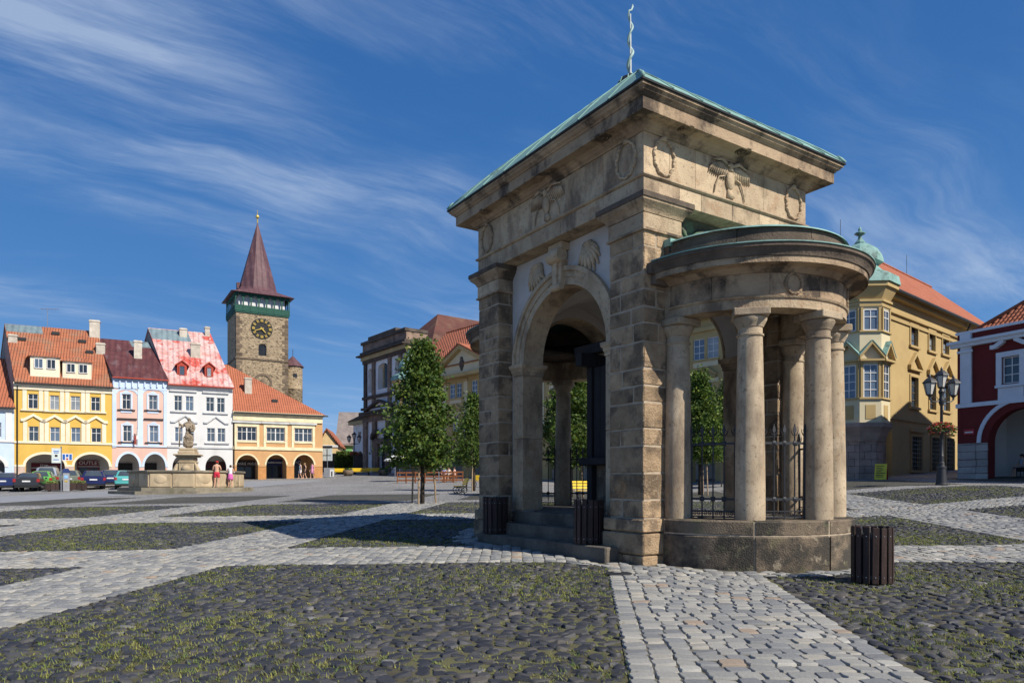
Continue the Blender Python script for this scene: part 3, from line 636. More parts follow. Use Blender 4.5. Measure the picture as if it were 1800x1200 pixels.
# copper roof: convex hipped cap with seams, hip rolls and lightning finial
prof = [(0, 0), (.10, .30), (.22, .615), (.36, .95), (.52, 1.31), (.7, 1.67), (.86, 1.95), (.97, 2.10)]
hx, hy = PW / 2 + .52, PD / 2 + .52; zr = 7.735
def roofpt(t, u, side):
    i = max(k for k in range(len(prof)) if prof[k][0] <= t + 1e-9); i = min(i, len(prof) - 2); (t0, z0), (t1, z1) = prof[i], prof[i + 1]; z = z0 + (z1 - z0) * (t - t0) / (t1 - t0)
    ax, ay = hx * (1 - t), hy * (1 - t); c = [(-ax, -ay), (ax, -ay), (ax, ay), (-ax, ay)]; a, b = c[side], c[(side + 1) % 4]
    return Vector((PW / 2 + a[0] + (b[0] - a[0]) * u, PD / 2 + a[1] + (b[1] - a[1]) * u, zr + z))
b = MB(); V = []
for t, z in prof: V += [roofpt(t, 0, s) for s in range(4)]
k = len(prof); b.add(V, [(q * 4 + i, q * 4 + (i + 1) % 4, (q + 1) * 4 + (i + 1) % 4, (q + 1) * 4 + i) for q in range(k - 1) for i in range(4)] + [tuple((k - 1) * 4 + i for i in range(4))])
roof = b.build('copper_roof', m_copper, pav)
b = MB()
for s in range(4):
    for u in ([i / 8 for i in range(1, 8)]):
        tm = min(1, 2 * min(u, 1 - u)) * .96; ts = [tm * q / 7 for q in range(8)]
        L_ = (hx if s % 2 == 0 else hy) * 2; pts = []
        for t in ts:
            den = 1 - t; uu = .5 + (u - .5) / den if den > .02 else .5
            pts.append(roofpt(t, min(1, max(0, uu)), s) + Vector((0, 0, .012)))
        b.tube(pts, .012, 4)
b.build('standing_seam', m_copper, roof)
b = MB()
for s in range(4): b.tube([roofpt(t, 0, s) + Vector((0, 0, .005)) for t, z in prof], .026, 6)
b.build('hip_roll', m_copper, roof, True)
for s in range(4): MB().tube([roofpt(.0, 0, s) + Vector((0, 0, .005)), roofpt(.02, 0, s) + Vector((0, 0, .035)), roofpt(.035, 0, s) + Vector((0, 0, .055))], [.035, .035, .012], 6).build('hip_end', m_copper, roof, True)
fx, fy, fz = PW / 2, PD / 2, zr + 2.08
b = MB(); b.lathe([(.10, fz - .15), (.18, fz - .05), (.26, fz + .04), (.28, fz + .15), (.23, fz + .26), (.10, fz + .34), (.03, fz + .40)], 18, cx=fx, cy=fy); fin = b.build('finial_knob', m_lead, pav, rad(30))
b = MB()
for i in range(10):
    a = 2 * PI * i / 10; b.tube([(fx + r * math.cos(a), fy + r * math.sin(a), z) for r, z in ((.19, fz - .05), (.265, fz + .04), (.287, fz + .15), (.24, fz + .26))], .012, 4)
b.build('knob_rib', m_copper, fin)
FT = 11.5
MB().tube([(fx, fy, fz + .3), (fx, fy, FT)], [.024, .012], 8).build('rod', mat('pale_rod', (.62, .66, .62), None, 5, .5, 0, objvar=0), fin)
pts = []; n = 44
for i in range(n + 1):
    t = i / n; a = -.6 + t * 2 * PI * 2.6; r = .05 * (1 - .35 * t) + .010; pts.append((fx + r * math.cos(a), fy + r * math.sin(a), fz + .32 + t * 1.42))
pts += [(fx + .03, fy, fz + 1.78), (fx + .06, fy, fz + 1.86), (fx + .065, fy, fz + 1.92)]
MB().tube(pts, [.034 * (1 - .45 * i / n) for i in range(n + 1)] + [.018, .024, .004], 8).build('twisted_branch', mat('pale_copper', (.40, .52, .48), (.25, .36, .33), 4, .6, .2, 20), fin, True)
# steps and floor
FLR = .79
stp = MB().cbox(-.36, .06, .54, 4.86, -.2, .29, .02, None, .008).build('step', m_step, pav)
MB().cbox(-.04, .36, PR + .09, PD - PR - .09, .0, .53, .015, None, .006).build('step', m_step, pav)
MB().cbox(.30, .70, PR + .1, PD - PR - .1, .1, .772, .015, None, .006).build('step', m_step, pav)
MB().cbox(PW - .06, PW + .36, .54, 4.86, -.2, .29, .02, None, .008).build('step', m_step, pav)
MB().cbox(PW - .36, PW + .04, PR + .09, PD - PR - .09, .0, .53, .015, None, .006).build('step', m_step, pav)
MB().box(.66, PW - .4, .12, PD - .12, -.2, FLR - .004).build('floor', m_step, pav)
# the two rounded porches
def apse(yc, sg):
    """sg -1: bulges to -y; angles run over the half circle"""
    A0, A1 = (PI, 2 * PI) if sg < 0 else (0, PI)
    pr = MB(); pr.lathe([(1.0, -.25), (1.90, -.25), (1.90, FLR - .015), (1.0, FLR - .015)], 36, A0, A1, ACX, yc, closed=True)
    par = pr.build('parapet', m_mortar, pav, rad(30))
    cuts = [0, .255, .47, .80, 1.0]
    for (z0, z1, ro) in ((-.25, .545, 1.925), (.556, FLR, 1.91)):
        for f0, f1 in zip(cuts, cuts[1:]):
            a0, a1 = A0 + PI * f0 + .010, A0 + PI * f1 - .010
            MB().lathe([(1.2, z0), (ro - .02, z0), (ro, z0 + .02), (ro, z1 - .025), (ro - .025, z1), (1.2, z1)], max(4, int(30 * (f1 - f0))), a0, a1, ACX, yc, closed=True).build('parapet_stone', m_par, par, rad(30))
    for s in (-1, 1):
        x0, x1 = sorted((ACX + s * 1.25, ACX + s * 1.91)); y0, y1 = sorted((yc, yc - sg * .3)); MB().box(x0, x1, y0, y1, -.25, FLR - .006).build('parapet_end', m_par, par)
    MB().lathe([(0, FLR - .05), (1.3, FLR - .05), (1.3, FLR - .008), (0, FLR - .008)], 24, A0, A1, ACX, yc, closed=True).build('porch_floor', m_step, pav)
    for i in range(5):
        a = A0 + PI * i / 4; cx, cy = ACX + ARC * math.cos(a), yc + ARC * math.sin(a)
        z0, z1 = FLR, 4.15
        c = MB(); c.lathe([(.232, z0), (.236, z0 + .05), (.234, z0 + .5), (.228, 1.9), (.212, 2.8), (.192, 3.72)], 28, cx=cx, cy=cy); cl = c.build('column', m_shaft, pav, rad(40))
        c = MB(); c.lathe([(.19, 3.715), (.192, 3.72), (.212, 3.73), (.215, 3.755), (.192, 3.765), (.19, 3.86), (.205, 3.87), (.215, 3.90), (.24, 3.94), (.262, 3.985), (.262, 4.02), (.2, 4.03)], 28, cx=cx, cy=cy); c.build('capital', m_shaft, cl, rad(30))
        c = MB(); c.cbox(-.275, .275, -.275, .275, 4.03, 4.148, .012, T(cx, cy, 0) @ Rz(a)); c.build('abacus', m_shaft, cl)
    n = 48
    ext = lambda mb: mb
    e = MB(); e.lathe([(1.37, 4.15), (1.775, 4.15), (1.775, 4.30), (1.80, 4.305), (1.815, 4.335), (1.76, 4.345), (1.755, 4.69), (1.37, 4.69)], n, A0, A1, ACX, yc, closed=True)
    for s in (-1, 1):
        x0, x1 = sorted((ACX + s * 1.37, ACX + s * 1.775)); y0, y1 = sorted((yc, yc - sg * .35)); e.box(x0, x1, y0, y1, 4.15, 4.70)
    ent = e.build('porch_entablature', m_frz, pav, rad(30))
    for f0, f1 in zip((0, .14, .30, .46, .60, .77, .9), (.14, .30, .46, .60, .77, .9, 1)): MB().lathe([(1.4, 4.348), (1.775, 4.348), (1.775, 4.694), (1.4, 4.694)], 9, A0 + PI * f0 + .0025, A0 + PI * f1 - .0025, ACX, yc, closed=True).build('frieze_stone', m_corn, ent, rad(30))
    for q in (.37, .68):
        a = A0 + PI * q; Mx = T(ACX + 1.775 * math.cos(a), yc + 1.775 * math.sin(a), 4.53) @ Rz(a + PI / 2) @ Matrix.Scale(.62, 4)
        b = MB(); nn = 16
        for i in range(nn):
            t = 2 * PI * i / nn; b.ball((0, 0, 0), (.05, .05, .075), 6, 4, Mx @ T(math.cos(t) * .22, -.01, math.sin(t) * .26) @ Matrix.Rotation(-t, 4, 'Y'))
        b.build('wreath_relief', m_corn, ent, True)
    e = MB(); e.lathe([(1.5, 4.695), (1.80, 4.695), (1.82, 4.72), (1.86, 4.745), (1.88, 4.775), (2.08, 4.785), (2.09, 4.77), (2.11, 4.77), (2.11, 4.865), (1.6, 4.875)], n, A0, A1, ACX, yc, closed=True)
    e.build('porch_corona', m_corn, pav, rad(25))
    e = MB(); e.lathe([(1.6, 4.867), (2.13, 4.867), (2.135, 4.885), (2.15, 4.93), (2.185, 4.98), (2.205, 4.99), (2.205, 5.04), (1.6, 5.055)], n, A0, A1, ACX, yc, closed=True)
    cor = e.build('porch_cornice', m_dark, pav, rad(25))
    e = MB(); e.lathe([(1.7, 5.045), (2.225, 5.045), (2.225, 5.062), (1.7, 5.10)], n, A0, A1, ACX, yc, closed=True); e.build('copper_flashing', m_copper, cor)
    for f0, f1 in zip((0, .21, .43, .62, .83), (.21, .43, .62, .83, 1)):
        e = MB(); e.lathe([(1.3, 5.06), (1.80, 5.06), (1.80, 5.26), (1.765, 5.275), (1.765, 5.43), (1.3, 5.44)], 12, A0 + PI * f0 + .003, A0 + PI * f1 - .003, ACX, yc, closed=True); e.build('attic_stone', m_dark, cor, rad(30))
    e = MB(); nn = 40; V = [(ACX, yc - sg * .5, 5.74)]
    for i in range(nn + 1):
        a = A0 + PI * i / nn; V.append((ACX + 1.80 * math.cos(a), yc + 1.80 * math.sin(a), 5.445)); V.append((ACX + 1.82 * math.cos(a), yc + 1.82 * math.sin(a), 5.415))
    e.add(V, [(0, 1 + 2 * i, 3 + 2 * i) for i in range(nn)] + [(1 + 2 * i, 2 + 2 * i, 4 + 2 * i, 3 + 2 * i) for i in range(nn)])
    ys = sorted((yc + sg * .05, yc - sg * .47)); e.box(ACX - 1.81, ACX - 1.0, ys[0], ys[1], 5.38, 5.50); e.box(ACX + 1.0, ACX + 1.81, ys[0], ys[1], 5.38, 5.50)
    e.build('porch_roof', m_copper, pav)
    y0, y1 = sorted((yc, yc - sg * .49)); 
    for s in (-1, 1):
        for (r, z0, z1) in ((2.11, 4.70, 4.87), (2.2, 4.87, 5.05), (1.80, 5.05, 5.38)):
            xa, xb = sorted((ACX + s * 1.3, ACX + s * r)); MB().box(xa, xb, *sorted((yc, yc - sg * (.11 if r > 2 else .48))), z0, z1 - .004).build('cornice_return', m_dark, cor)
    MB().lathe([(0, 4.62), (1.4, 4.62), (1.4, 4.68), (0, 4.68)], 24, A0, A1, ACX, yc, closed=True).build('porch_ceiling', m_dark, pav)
    # wrought-iron railings between the columns
    for i in range(4):
        a0, a1 = A0 + PI * i / 4, A0 + PI * (i + 1) / 4
        p0 = Vector((ACX + ARC * math.cos(a0), yc + ARC * math.sin(a0), 0)); p1 = Vector((ACX + ARC * math.cos(a1), yc + ARC * math.sin(a1), 0)); d = (p1 - p0); L_ = d.length; d.normalize(); p0 = p0 + d * .235; L_ -= .47
        M = Matrix.LocRotScale(p0, Matrix.Rotation(math.atan2(d.y, d.x), 3, 'Z'), None)
        r = MB()
        for z in (FLR + .33, FLR + 1.24): r.box(0, L_, -.012, .012, z - .018, z + .018, M)
        r.box(0, L_, -.008, .008, FLR + .03, FLR + .05, M); r.box(0, L_, -.008, .008, FLR + .13, FLR + .145, M)
        for xx in (.014, L_ - .022): r.box(xx, xx + .008, -.006, .006, FLR + .02, FLR + 1.25, M)
        nb = 5
        for q in range(nb):
            x = L_ * q / (nb - 1); 
            if 0 < q < nb - 1:
                for z in (FLR + .33, FLR + 1.24):
                    r.ball((x, 0, z), (.045, .03, .045), 8, 5, M)
                    for w in range(4): r.tube([(x, 0, z), (x + .055 * math.cos(PI / 4 + w * PI / 2), -.012, z + .055 * math.sin(PI / 4 + w * PI / 2))], [.02, .006], 4, M)
            if q < nb - 1:
                w = L_ / (nb - 1)
                for s in (-1, 1):
                    xc = x + w / 2 + s * w * .22; rr = w * .19; r.tube([(xc + rr * (1 - t / 16) * math.cos(PI / 2 + s * t * .55), 0, FLR + .09 + rr * (1 - t / 16) * math.sin(PI / 2 + s * t * .55)) for t in range(0, 13)], .006, 4, M)
        rl = r.build('railing', m_iron, pav)
        for q in range(nb):
            x = L_ * q / (nb - 1); b = MB(); top = FLR + 1.50
            b.tube([(x, 0, FLR), (x, 0, top - .08)], .0125, 6, M)
            b.prism([(x - .002, top - .12), (x + .03, top - .05), (x, top + .06), (x - .03, top - .05)], -.008, .008, M=M)
            if q % 4 or True:
                for s in (-1, 1): b.tube([(x, 0, top - .13), (x + s * .035, 0, top - .12), (x + s * .06, 0, top - .07), (x + s * .065, 0, top - .02)], [.01, .01, .008, .003], 4, M)
            b.build('spear_bar', m_iron, rl)
apse(-.1, -1); apse(PD + .1, 1)
# timber pump housing inside
c0 = PAV + Vector((math.cos(PROT) * 2.2 - math.sin(PROT) * 2.75, math.sin(PROT) * 2.2 + math.cos(PROT) * 2.75, 0))
pump = thing('pump_housing', 'dark timber pump housing with crossbeam standing inside the pavilion', 'pump', (c0.x, c0.y, PAV.z + FLR), PROT)
for s in (-1, 1):
    for q in (-1, 1): MB().cbox(s * .62 - .08, s * .62 + .08, q * .5 - .08, q * .5 + .08, -.003, 3.1, .012).build('post', m_timb, pump)
for q in (-1, 1): MB().cbox(-1.0, 1.0, q * .5 - .1, q * .5 + .1, 3.1, 3.38, .015).build('beam', m_timb, pump)
for s in (-1, 1): MB().cbox(s * .62 - .1, s * .62 + .1, -1.0, 1.0, 3.385, 3.6, .015).build('beam', m_timb, pump)
for q in (-1, 1):
    for i in range(5): MB().cbox(-.53 + i * .215, -.53 + i * .215 + .205, q * .5 - .02, q * .5 + .02, 1.15, 3.09, .006).build('board', m_timb, pump)
for s in (-1, 1):
    for i in range(4): MB().cbox(s * .62 - .02, s * .62 + .02, -.41 + i * .206, -.41 + i * .206 + .196, 1.15, 3.09, .006).build('board', m_timb, pump)
MB().cbox(-.82, .82, -.72, .72, .98, 1.14, .02).build('ledge', m_timb, pump)
MB().cbox(-.55, .55, -.45, .45, -.003, .975, .02, None, .01).build('well_base', m_par, pump)
# slatted litter bins
def bin_(label, X, Y, z, rot, group='slatted litter bins round the pavilion', h=.80):
    t = thing('litter_bin', label, 'litter bin', (X, Y, z), rot, group); R_ = .265
    for zz in (.10, h - .13): MB().lathe([(R_ - .03, zz - .025), (R_ - .018, zz - .025), (R_ - .018, zz + .025), (R_ - .03, zz + .025)], 28, closed=True).build('hoop', m_iron, t)
    MB().lathe([(.0, .03), (R_ - .045, .03), (R_ - .045, h - .12), (R_ - .055, h - .12), (R_ - .055, .05), (0, .05)], 24).build('liner', m_lead, t, rad(40))
    n = 15
    for i in range(n):
        a = 2 * PI * i / n; M = Rz(a) @ T(R_ - .005, 0, 0) @ Matrix.Rotation(rnd.uniform(-.012, .012), 4, 'X')
        s = MB(); s.cbox(-.012, .012, -.041, .041, .012, h + rnd.uniform(-.02, .005), .005, M); o = s.build('slat', m_slat, t)
        b = MB()
        for zz in (.10, h - .13): b.ball((.013, 0, zz), (.006, .009, .009), 6, 4, M)
        b.each('bolt', m_steel, o)
    return t
p = pg(1533, 1026); bin_('brown slatted litter bin standing alone on the cobbles right of the porch', p.x, p.y, p.z + .02, .2)
def pl(x, y): return PAV.x + x * math.cos(PROT) - y * math.sin(PROT), PAV.y + x * math.sin(PROT) + y * math.cos(PROT)
x_, y_ = pl(-.12, 1.28); bin_('brown slatted litter bin on the step by the near pier', x_, y_, PAV.z + .292, .5)
x_, y_ = pl(-.16, 4.42); bin_('dark slatted litter bin on the step by the far pier', x_, y_, PAV.z + .292, .1)
q = pg(1087, 1011); MB().lathe([(0, .01), (.20, .01), (.22, .03), (.20, .042), (0, .045)], 16).build('drain_cover', m_iron, None, rad(30), (q.x, q.y, q.z))
tag(bpy.data.objects['drain_cover'], 'small dark iron cover set in the cobbles before the near pier', 'drain cover')
# ------------------------------------------------------------------ buildings
class Plane_:
    """upright facade plane: through the sight line of photo column px at depth Y, running at ang; gives metres along it and height"""
    def __init__(s, px, Y, ang):
        s.P = Vector(((px - 900) / F * Y, Y)); s.ang = ang; s.u = Vector((math.cos(ang), math.sin(ang)))
    def s(s, px):
        k = (px - 900) / F; return (k * s.P.y - s.P.x) / (s.u.x - k * s.u.y)
    def z(s, px, py): return CZ + (850 - py) * (s.P.y + s.u.y * s.s(px)) / F
    def xy(s, d): return s.P + s.u * d
class House:
    def __init__(h, name, label, pl, pxL, pxR, cat='house', skew=0., base=None, group=None):
        h.pl = pl; h.s0 = pl.s(pxL); h.w = pl.s(pxR) - h.s0; p = pl.xy(h.s0); q = pl.xy(h.s0 + h.w)
        h.zb = base if base is not None else min(gz(p.x, p.y), gz(q.x, q.y)) - .05
        h.t = thing(name, label, cat, (p.x, p.y, h.zb), pl.ang, group); h.skew = skew
    def x(h, px): return h.pl.s(px) - h.s0
    def z(h, px, py): return h.pl.z(px, py) - h.zb
    def sk(h, x, d, z): return (x + h.skew * d, d, z)
    def shear(h): return Matrix(((1, h.skew, 0, 0), (0, 1, 0, 0), (0, 0, 1, 0), (0, 0, 0, 1)))
    def window(h, px0, px1, y0, y1, cols=2, rows=2, d=.12, fm=None, gm=None, parent=None, mull=.045, big=0):
        pc = (px0 + px1) / 2; return window(parent or h.t, h.x(px0), h.x(px1), h.z(pc, y1), h.z(pc, y0), cols, rows, d, fm or m_white, gm, mull, big)
    def rect(h, px0, px1, y0, y1):
        pc = (px0 + px1) / 2; a, b, c, d = h.x(px0), h.x(px1), h.z(pc, y1), h.z(pc, y0); return [(a, c), (b, c), (b, d), (a, d)]
    def arch(h, px0, px1, yc, ys, n=16):
        pc = (px0 + px1) / 2; a, b = h.x(px0), h.x(px1); zs, zc = h.z(pc, ys), h.z(pc, yc); return (a + b) / 2, (b - a) / 2, zs, zc - zs
    def box(h, name, px0, px1, y0, y1, d0, d1, m, parent=None):
        pc = (px0 + px1) / 2; return MB().box(h.x(px0), h.x(px1), d0, d1, h.z(pc, y1), h.z(pc, y0)).build(name, m, parent or h.t)
    def body(h, D, ze, zr, m, d0=.36, z0=0., gable=None):
        """mass of the house behind the front wall, gables on the party walls"""
        MB().prism([(d0, z0), (D, z0), (D, ze - .05), ((D + 0) / 2, zr - .25), (d0, ze - .05)], .03, h.w - .03, 'x', h.shear()).build('side_wall', m, h.t)
    def roof(h, D, ze, zr, m, o=.35, th=.16):
        s = (zr - ze) / (D / 2); e = MB()
        e.prism([(-o, ze - o * s * .6), (D / 2, zr), (D / 2, zr + th), (-o, ze - o * s * .6 + th)], -.02, h.w + .02, 'x', h.shear())
        e.prism([(D + o, ze - o * s * .6), (D / 2, zr), (D / 2, zr + th), (D + o, ze - o * s * .6 + th)], -.02, h.w + .02, 'x', h.shear())
        r = e.build('roof', m, h.t); g = MB(); g.tube([h.sk(-.05, -o - .06, ze - o * s * .6 + .02), h.sk(h.w + .05, -o - .06, ze - o * s * .6 + .02)], .075, 8); g.build('gutter', h.gut, r); h.D, h.ze, h.zr, h.sl = D, ze, zr, s; h.rf = r; return r
    gut = m_lead
    def chimney(h, x, d, z1, w=.7, m=None, dd=.6):
        zb = h.ze + min(d, h.D - d) * h.sl - .4; c = MB(); c.cbox(x - w / 2, x + w / 2, -dd / 2, dd / 2, zb, z1, .02); c.cbox(x - w / 2 - .06, x + w / 2 + .06, -dd / 2 - .06, dd / 2 + .06, z1 - .22, z1 - .1, .02)
        return c.build('chimney', m or m_chim, h.rf, loc=(h.skew * d, d, 0))
def window(par, x0, x1, z0, z1, cols=2, rows=2, d=.12, fm=None, gm=None, mull=.045, big=0, M=None):
    """timber window set d back in its opening: frame, glazing bars and a sheet of glass; big = a wide centre post every n lights"""
    f = MB(); e = .055; fm = fm or m_white
    f.box(x0 - .01, x0 + e, d - .04, d + .06, z0, z1, M); f.box(x1 - e, x1 + .01, d - .04, d + .06, z0, z1, M); f.box(x0 + e, x1 - e, d - .04, d + .06, z1 - e, z1 + .01, M); f.box(x0 + e, x1 - e, d - .04, d + .06, z0 - .01, z0 + e, M)
    for i in range(1, cols):
        x = x0 + (x1 - x0) * i / cols; w = mull * (2.4 if big and i % big == 0 else 1); f.box(x - w / 2, x + w / 2, d - .025, d + .05, z0 + e, z1 - e, M)
    zs = [z0 + (z1 - z0) * .64] if rows == 2 else [z0 + (z1 - z0) * i / rows for i in range(1, rows)]
    for z in zs: f.box(x0 + e, x1 - e, d - .027, d + .052, z - mull / 2, z + mull / 2, M)
    o = f.build('window', fm, par); MB().box(x0 + e * .5, x1 - e * .5, d + .01, d + .03, z0 + e * .5, z1 - e * .5, M).build('pane', gm or m_glass, o)
    return o
rowp = Plane_(110, 68, rad(27.3)); SK = -.27
m_yel = mat('yellow_render', (.68, .44, .10), (.60, .375, .08), .6, .9, .1, 30, stain=[(.7, (0.50, 0.31, 0.06), .50, .72, .45, (1, 1, .22)), (3.5, (0.50, 0.31, 0.06), .56, .72, .25, None)], objvar=0)
m_pink = mat('pink_render', (.70, .46, .38), (.63, .405, .33), .6, .9, .1, 30, stain=[(.7, (0.56, 0.36, 0.30), .50, .72, .45, (1, 1, .22)), (3.5, (0.56, 0.36, 0.30), .56, .72, .25, None)], objvar=0)
m_lblue = mat('light_blue_trim', (.56, .66, .80), (.48, .58, .73), 1, .9, .1, 30, objvar=.02)
m_wall = mat('white_render', (.65, .645, .635), (.60, .595, .585), .5, .9, .1, 30, stain=[(.7, (0.44, 0.43, 0.41), .50, .72, .45, (1, 1, .22)), (3.5, (0.44, 0.43, 0.41), .56, .72, .25, None)], objvar=0)
m_oran = mat('orange_render', (.58, .34, .16), (.51, .295, .135), .8, .9, .1, 30, stain=[(.7, (0.40, 0.22, 0.10), .50, .72, .45, (1, 1, .22)), (3.5, (0.40, 0.22, 0.10), .56, .72, .25, None)], objvar=0)
m_side = mat('weathered_gable', (.34, .31, .28), (.22, .2, .18), 1, .95, .3, 12, objvar=.1)
m_inner = mat('arcade_plaster', (.62, .58, .53), (.5, .46, .42), .7, .95, .1, 20, objvar=0)
m_maroon = mat('maroon_shopfront', (.16, .02, .028), (.12, .016, .022), 2, .5, 0, objvar=.05)
m_tile = add_bump_tex(mat('clay_tile', (.43, .155, .08), (.31, .11, .06), 1.2, .85, 0, 10, [(.6, (.27, .18, .12), .46, .66, .6, None), (9, (.50, .22, .12), .55, .75, .5, None)], .06), 'SIN', 1.3, .85, 1.0, .09)
m_tile2 = add_bump_tex(mat('fresh_clay_tile', (.45, .155, .085), (.36, .12, .065), .9, .85, 0, 10, [(11, (.33, .1, .05), .5, .7, .5, None)], .05), 'SIN', 1.3, .85, 1.0, .09)
m_maro = add_bump_tex(mat('maroon_sheet_roof', (.13, .045, .045), (.075, .028, .03), 1.6, .6, 0, 10, [(2, (.2, .15, .16), .5, .75, .5, (1, .3, .3))], .05), 'SIN', .55, 0, .8, .08)
m_patch = add_bump_tex(mat('flaking_red_roof', (.62, .50, .48), (.50, .22, .19), 1.1, .7, 0, 10, [(.55, (.46, .06, .04), .48, .60, .95, None), (3, (.66, .58, .56), .5, .66, .6, None)], 0), 'SIN', .6, 0, .9, .1)
m_zinc = add_bump_tex(mat('zinc_strip', (.20, .27, .29), (.12, .16, .18), 1.5, .55, 0, 10, objvar=.1), 'SIN', .6, 0, .8, .06)
m_redtrim = mat('red_sheet_trim', (.40, .055, .03), (.30, .04, .025), 3, .6, 0, objvar=.05)
def quadroof(h, name, x0, x1, d0, d1, m, th=.19):
    """patch of other covering lying on the front roof slope"""
    z0, z1 = h.ze + d0 * h.sl, h.ze + d1 * h.sl; V = []
    for k in (.155, th): V += [h.sk(x0, d0, z0 + k), h.sk(x1, d0, z0 + k), h.sk(x1, d1, z1 + k), h.sk(x0, d1, z1 + k)]
    return MB().add(V, [(0, 3, 2, 1), (4, 5, 6, 7), (0, 1, 5, 4), (1, 2, 6, 5), (2, 3, 7, 6), (3, 0, 4, 7)]).build(name, m, h.rf)
def front(h, ytop, holes, m, zt=None):
    zt = zt or h.z((h.pl_px[0] + h.pl_px[1]) / 2, ytop)
    return link('wall', wall_mesh('wall', [(0, -.4), (h.w, -.4), (h.w, zt), (0, zt)], holes, 0, .36, m), h.t)
def arcade(h, zc, m=None, d=3.0):
    """covered walk behind the arches: ceiling, back wall, cross walls"""
    MB().box(.03, h.w - .03, .37, d + .3, zc, zc + .25).build('arcade_ceiling', m or m_inner, h.t); MB().box(.03, h.w - .03, d, d + .2, -.4, zc).build('arcade_wall', m or m_inner, h.t)
def shop(h, px0, px1, ytop, m, d=2.9, sign=None, glassy=True, arched=False, zbase=.0):
    """shopfront at the back of the arcade; pixel columns are taken on the facade plane"""
    x0, x1 = h.x(px0), h.x(px1); zt = h.z((px0 + px1) / 2, ytop); zm = zt - .75
    f = MB(); f.box(x0, x1, d - .10, d + .02, zm, zt); f.box(x0, x0 + .12, d - .10, d + .02, zbase, zm); f.box(x1 - .12, x1, d - .10, d + .02, zbase, zm)
    n = max(1, round((x1 - x0) / 1.1))
    for i in range(1, n): f.box(x0 + (x1 - x0) * i / n - .05, x0 + (x1 - x0) * i / n + .05, d - .09, d + .02, zbase, zm)
    f.box(x0 + .12, x1 - .12, d - .09, d + .02, zbase, zbase + .35); o = f.build('shopfront', m, h.t)
    MB().box(x0 + .06, x1 - .06, d - .05, d - .03, zbase + .3, zm + .02).build('shop_window', m_glassd, o); return o, x0, x1, zm, zt
def faint_line(par, xc, L, z, hgt, d=2.79):
    """line of print too small to read: short white strokes"""
    b = MB(); x = xc - L / 2
    while x < xc + L / 2:
        w = hgt * rnd.uniform(.35, .7); b.box(x, x + w, d - .006, d + .004, z - hgt / 2, z + hgt * rnd.uniform(.3, .55)); x += w + hgt * .28
    return b.build('print', m_white, par)
# --- yellow house
h = House('town_house', 'bright yellow townhouse with two dormers and two wide arches', rowp, 25, 197, skew=SK); Y_ = h; h.pl_px = (25, 197)
w2 = [(49, 66.8, 692, 718), (87.2, 104, 694.6, 720), (123.8, 141, 696, 721), (159.5, 176, 697.6, 722)]; w1 = [(50, 68, 749, 775), (87.7, 105.3, 750.4, 775.7), (124.6, 141.6, 751, 776.5), (160.3, 178, 752, 777)]
ar = [h.arch(45, 114, 798, 818.5), h.arch(131, 191.5, 798, 818.5)]
ZE = h.z(110, 674)
front(h, 0, [h.rect(*w) for w in w1 + w2] + [arch_hole(a[0], a[1], -.3, a[2], a[3], 18) for a in ar], m_yel, ZE)
for w in w1 + w2: h.window(*w, 2, 2)
ZR = h.z(110, 674) + 6.3; h.body(12.2, ZE, ZR, m_side, .37, h.z(110, 790)); h.roof(12.2, ZE, ZR, m_tile)
MB().box(-.03, h.w + .03, -.22, -.002, ZE - .42, ZE - .10).box(-.03, h.w + .03, -.12, -.002, ZE - .75, ZE - .42).build('cornice', m_cream, h.t)
for w in w2:
    a, b = h.x(w[0]), h.x(w[1]); pc = (w[0] + w[1]) / 2; zt, z0 = h.z(pc, w[2]), h.z(pc, w[3]); s = MB()
    for q in (a - .42, b + .08): s.box(q, q + .34, -.06, -.002, z0 - .1, zt + .45)
    s.box(a - .5, b + .5, -.13, -.002, zt + .45, zt + .60); s.box(a - .55, b + .55, -.16, -.002, z0 - .22, z0 - .1); s.build('window_surround', m_cream, h.t)
for w in w1:
    a, b = h.x(w[0]), h.x(w[1]); pc = (w[0] + w[1]) / 2; zt, z0 = h.z(pc, w[2]), h.z(pc, w[3]); m = (a + b) / 2; s = MB()
    for q in (a - .42, b + .08): s.box(q, q + .34, -.06, -.002, z0 - .02, zt + .42)
    for e in (-1, 1):
        s.prism([(m, zt + .95), (m, zt + 1.2), (m + e * .78, zt + .72), (m + e * 1.0, zt + .72), (m + e * 1.0, zt + .45), (m + e * .72, zt + .45)], -.15, -.002)
    s.build('window_surround', m_cream, h.t)
MB().box(-.02, h.w + .02, -.10, -.002, h.z(110, 780), h.z(110, 776.5)).build('string_course', m_cream, h.t)
for a in ar:
    b = MB(); arch_band(b, a[0], a[1], a[2], a[3], .22, -.05, -.002); b.build('arch_trim', m_cream, h.t)
for (p, q) in ((25.5, 44.5), (114.5, 130.5), (192, 197)): h.box('impost', p, q, 816.5, 820, -.06, -.002, m_cream); h.box('pier_base', p, q, 820.2, 852, -.04, -.002, mat('pink_stone_base', (.62, .47, .38), None, 2, .9, .1, objvar=.03))
arcade(h, h.z(110, 795)); o, a, b, zm, zt = shop(h, 47, 106, 812, m_maroon); lettering('jitt', .62, m_white, o, (a + .4 * (b - a), 2.785, zm + .28)); faint_line(o, a + .62 * (b - a), 1.0, zm + .42, .16); faint_line(o, a + .34 * (b - a), 1.0, zm + .10, .11); faint_line(o, a + .76 * (b - a), 1.3, zm + .12, .11); faint_line(o, a + .14 * (b - a), .8, zm + .25, .12)
o, a, b, zm, zt = shop(h, 131, 172, 807, m_maroon); lettering('OUTLET', .52, m_white, o, ((a + b) / 2 + .12, 2.785, zm + .30)); faint_line(o, (a + b) / 2 + .1, 2.0, zm + .12, .10)
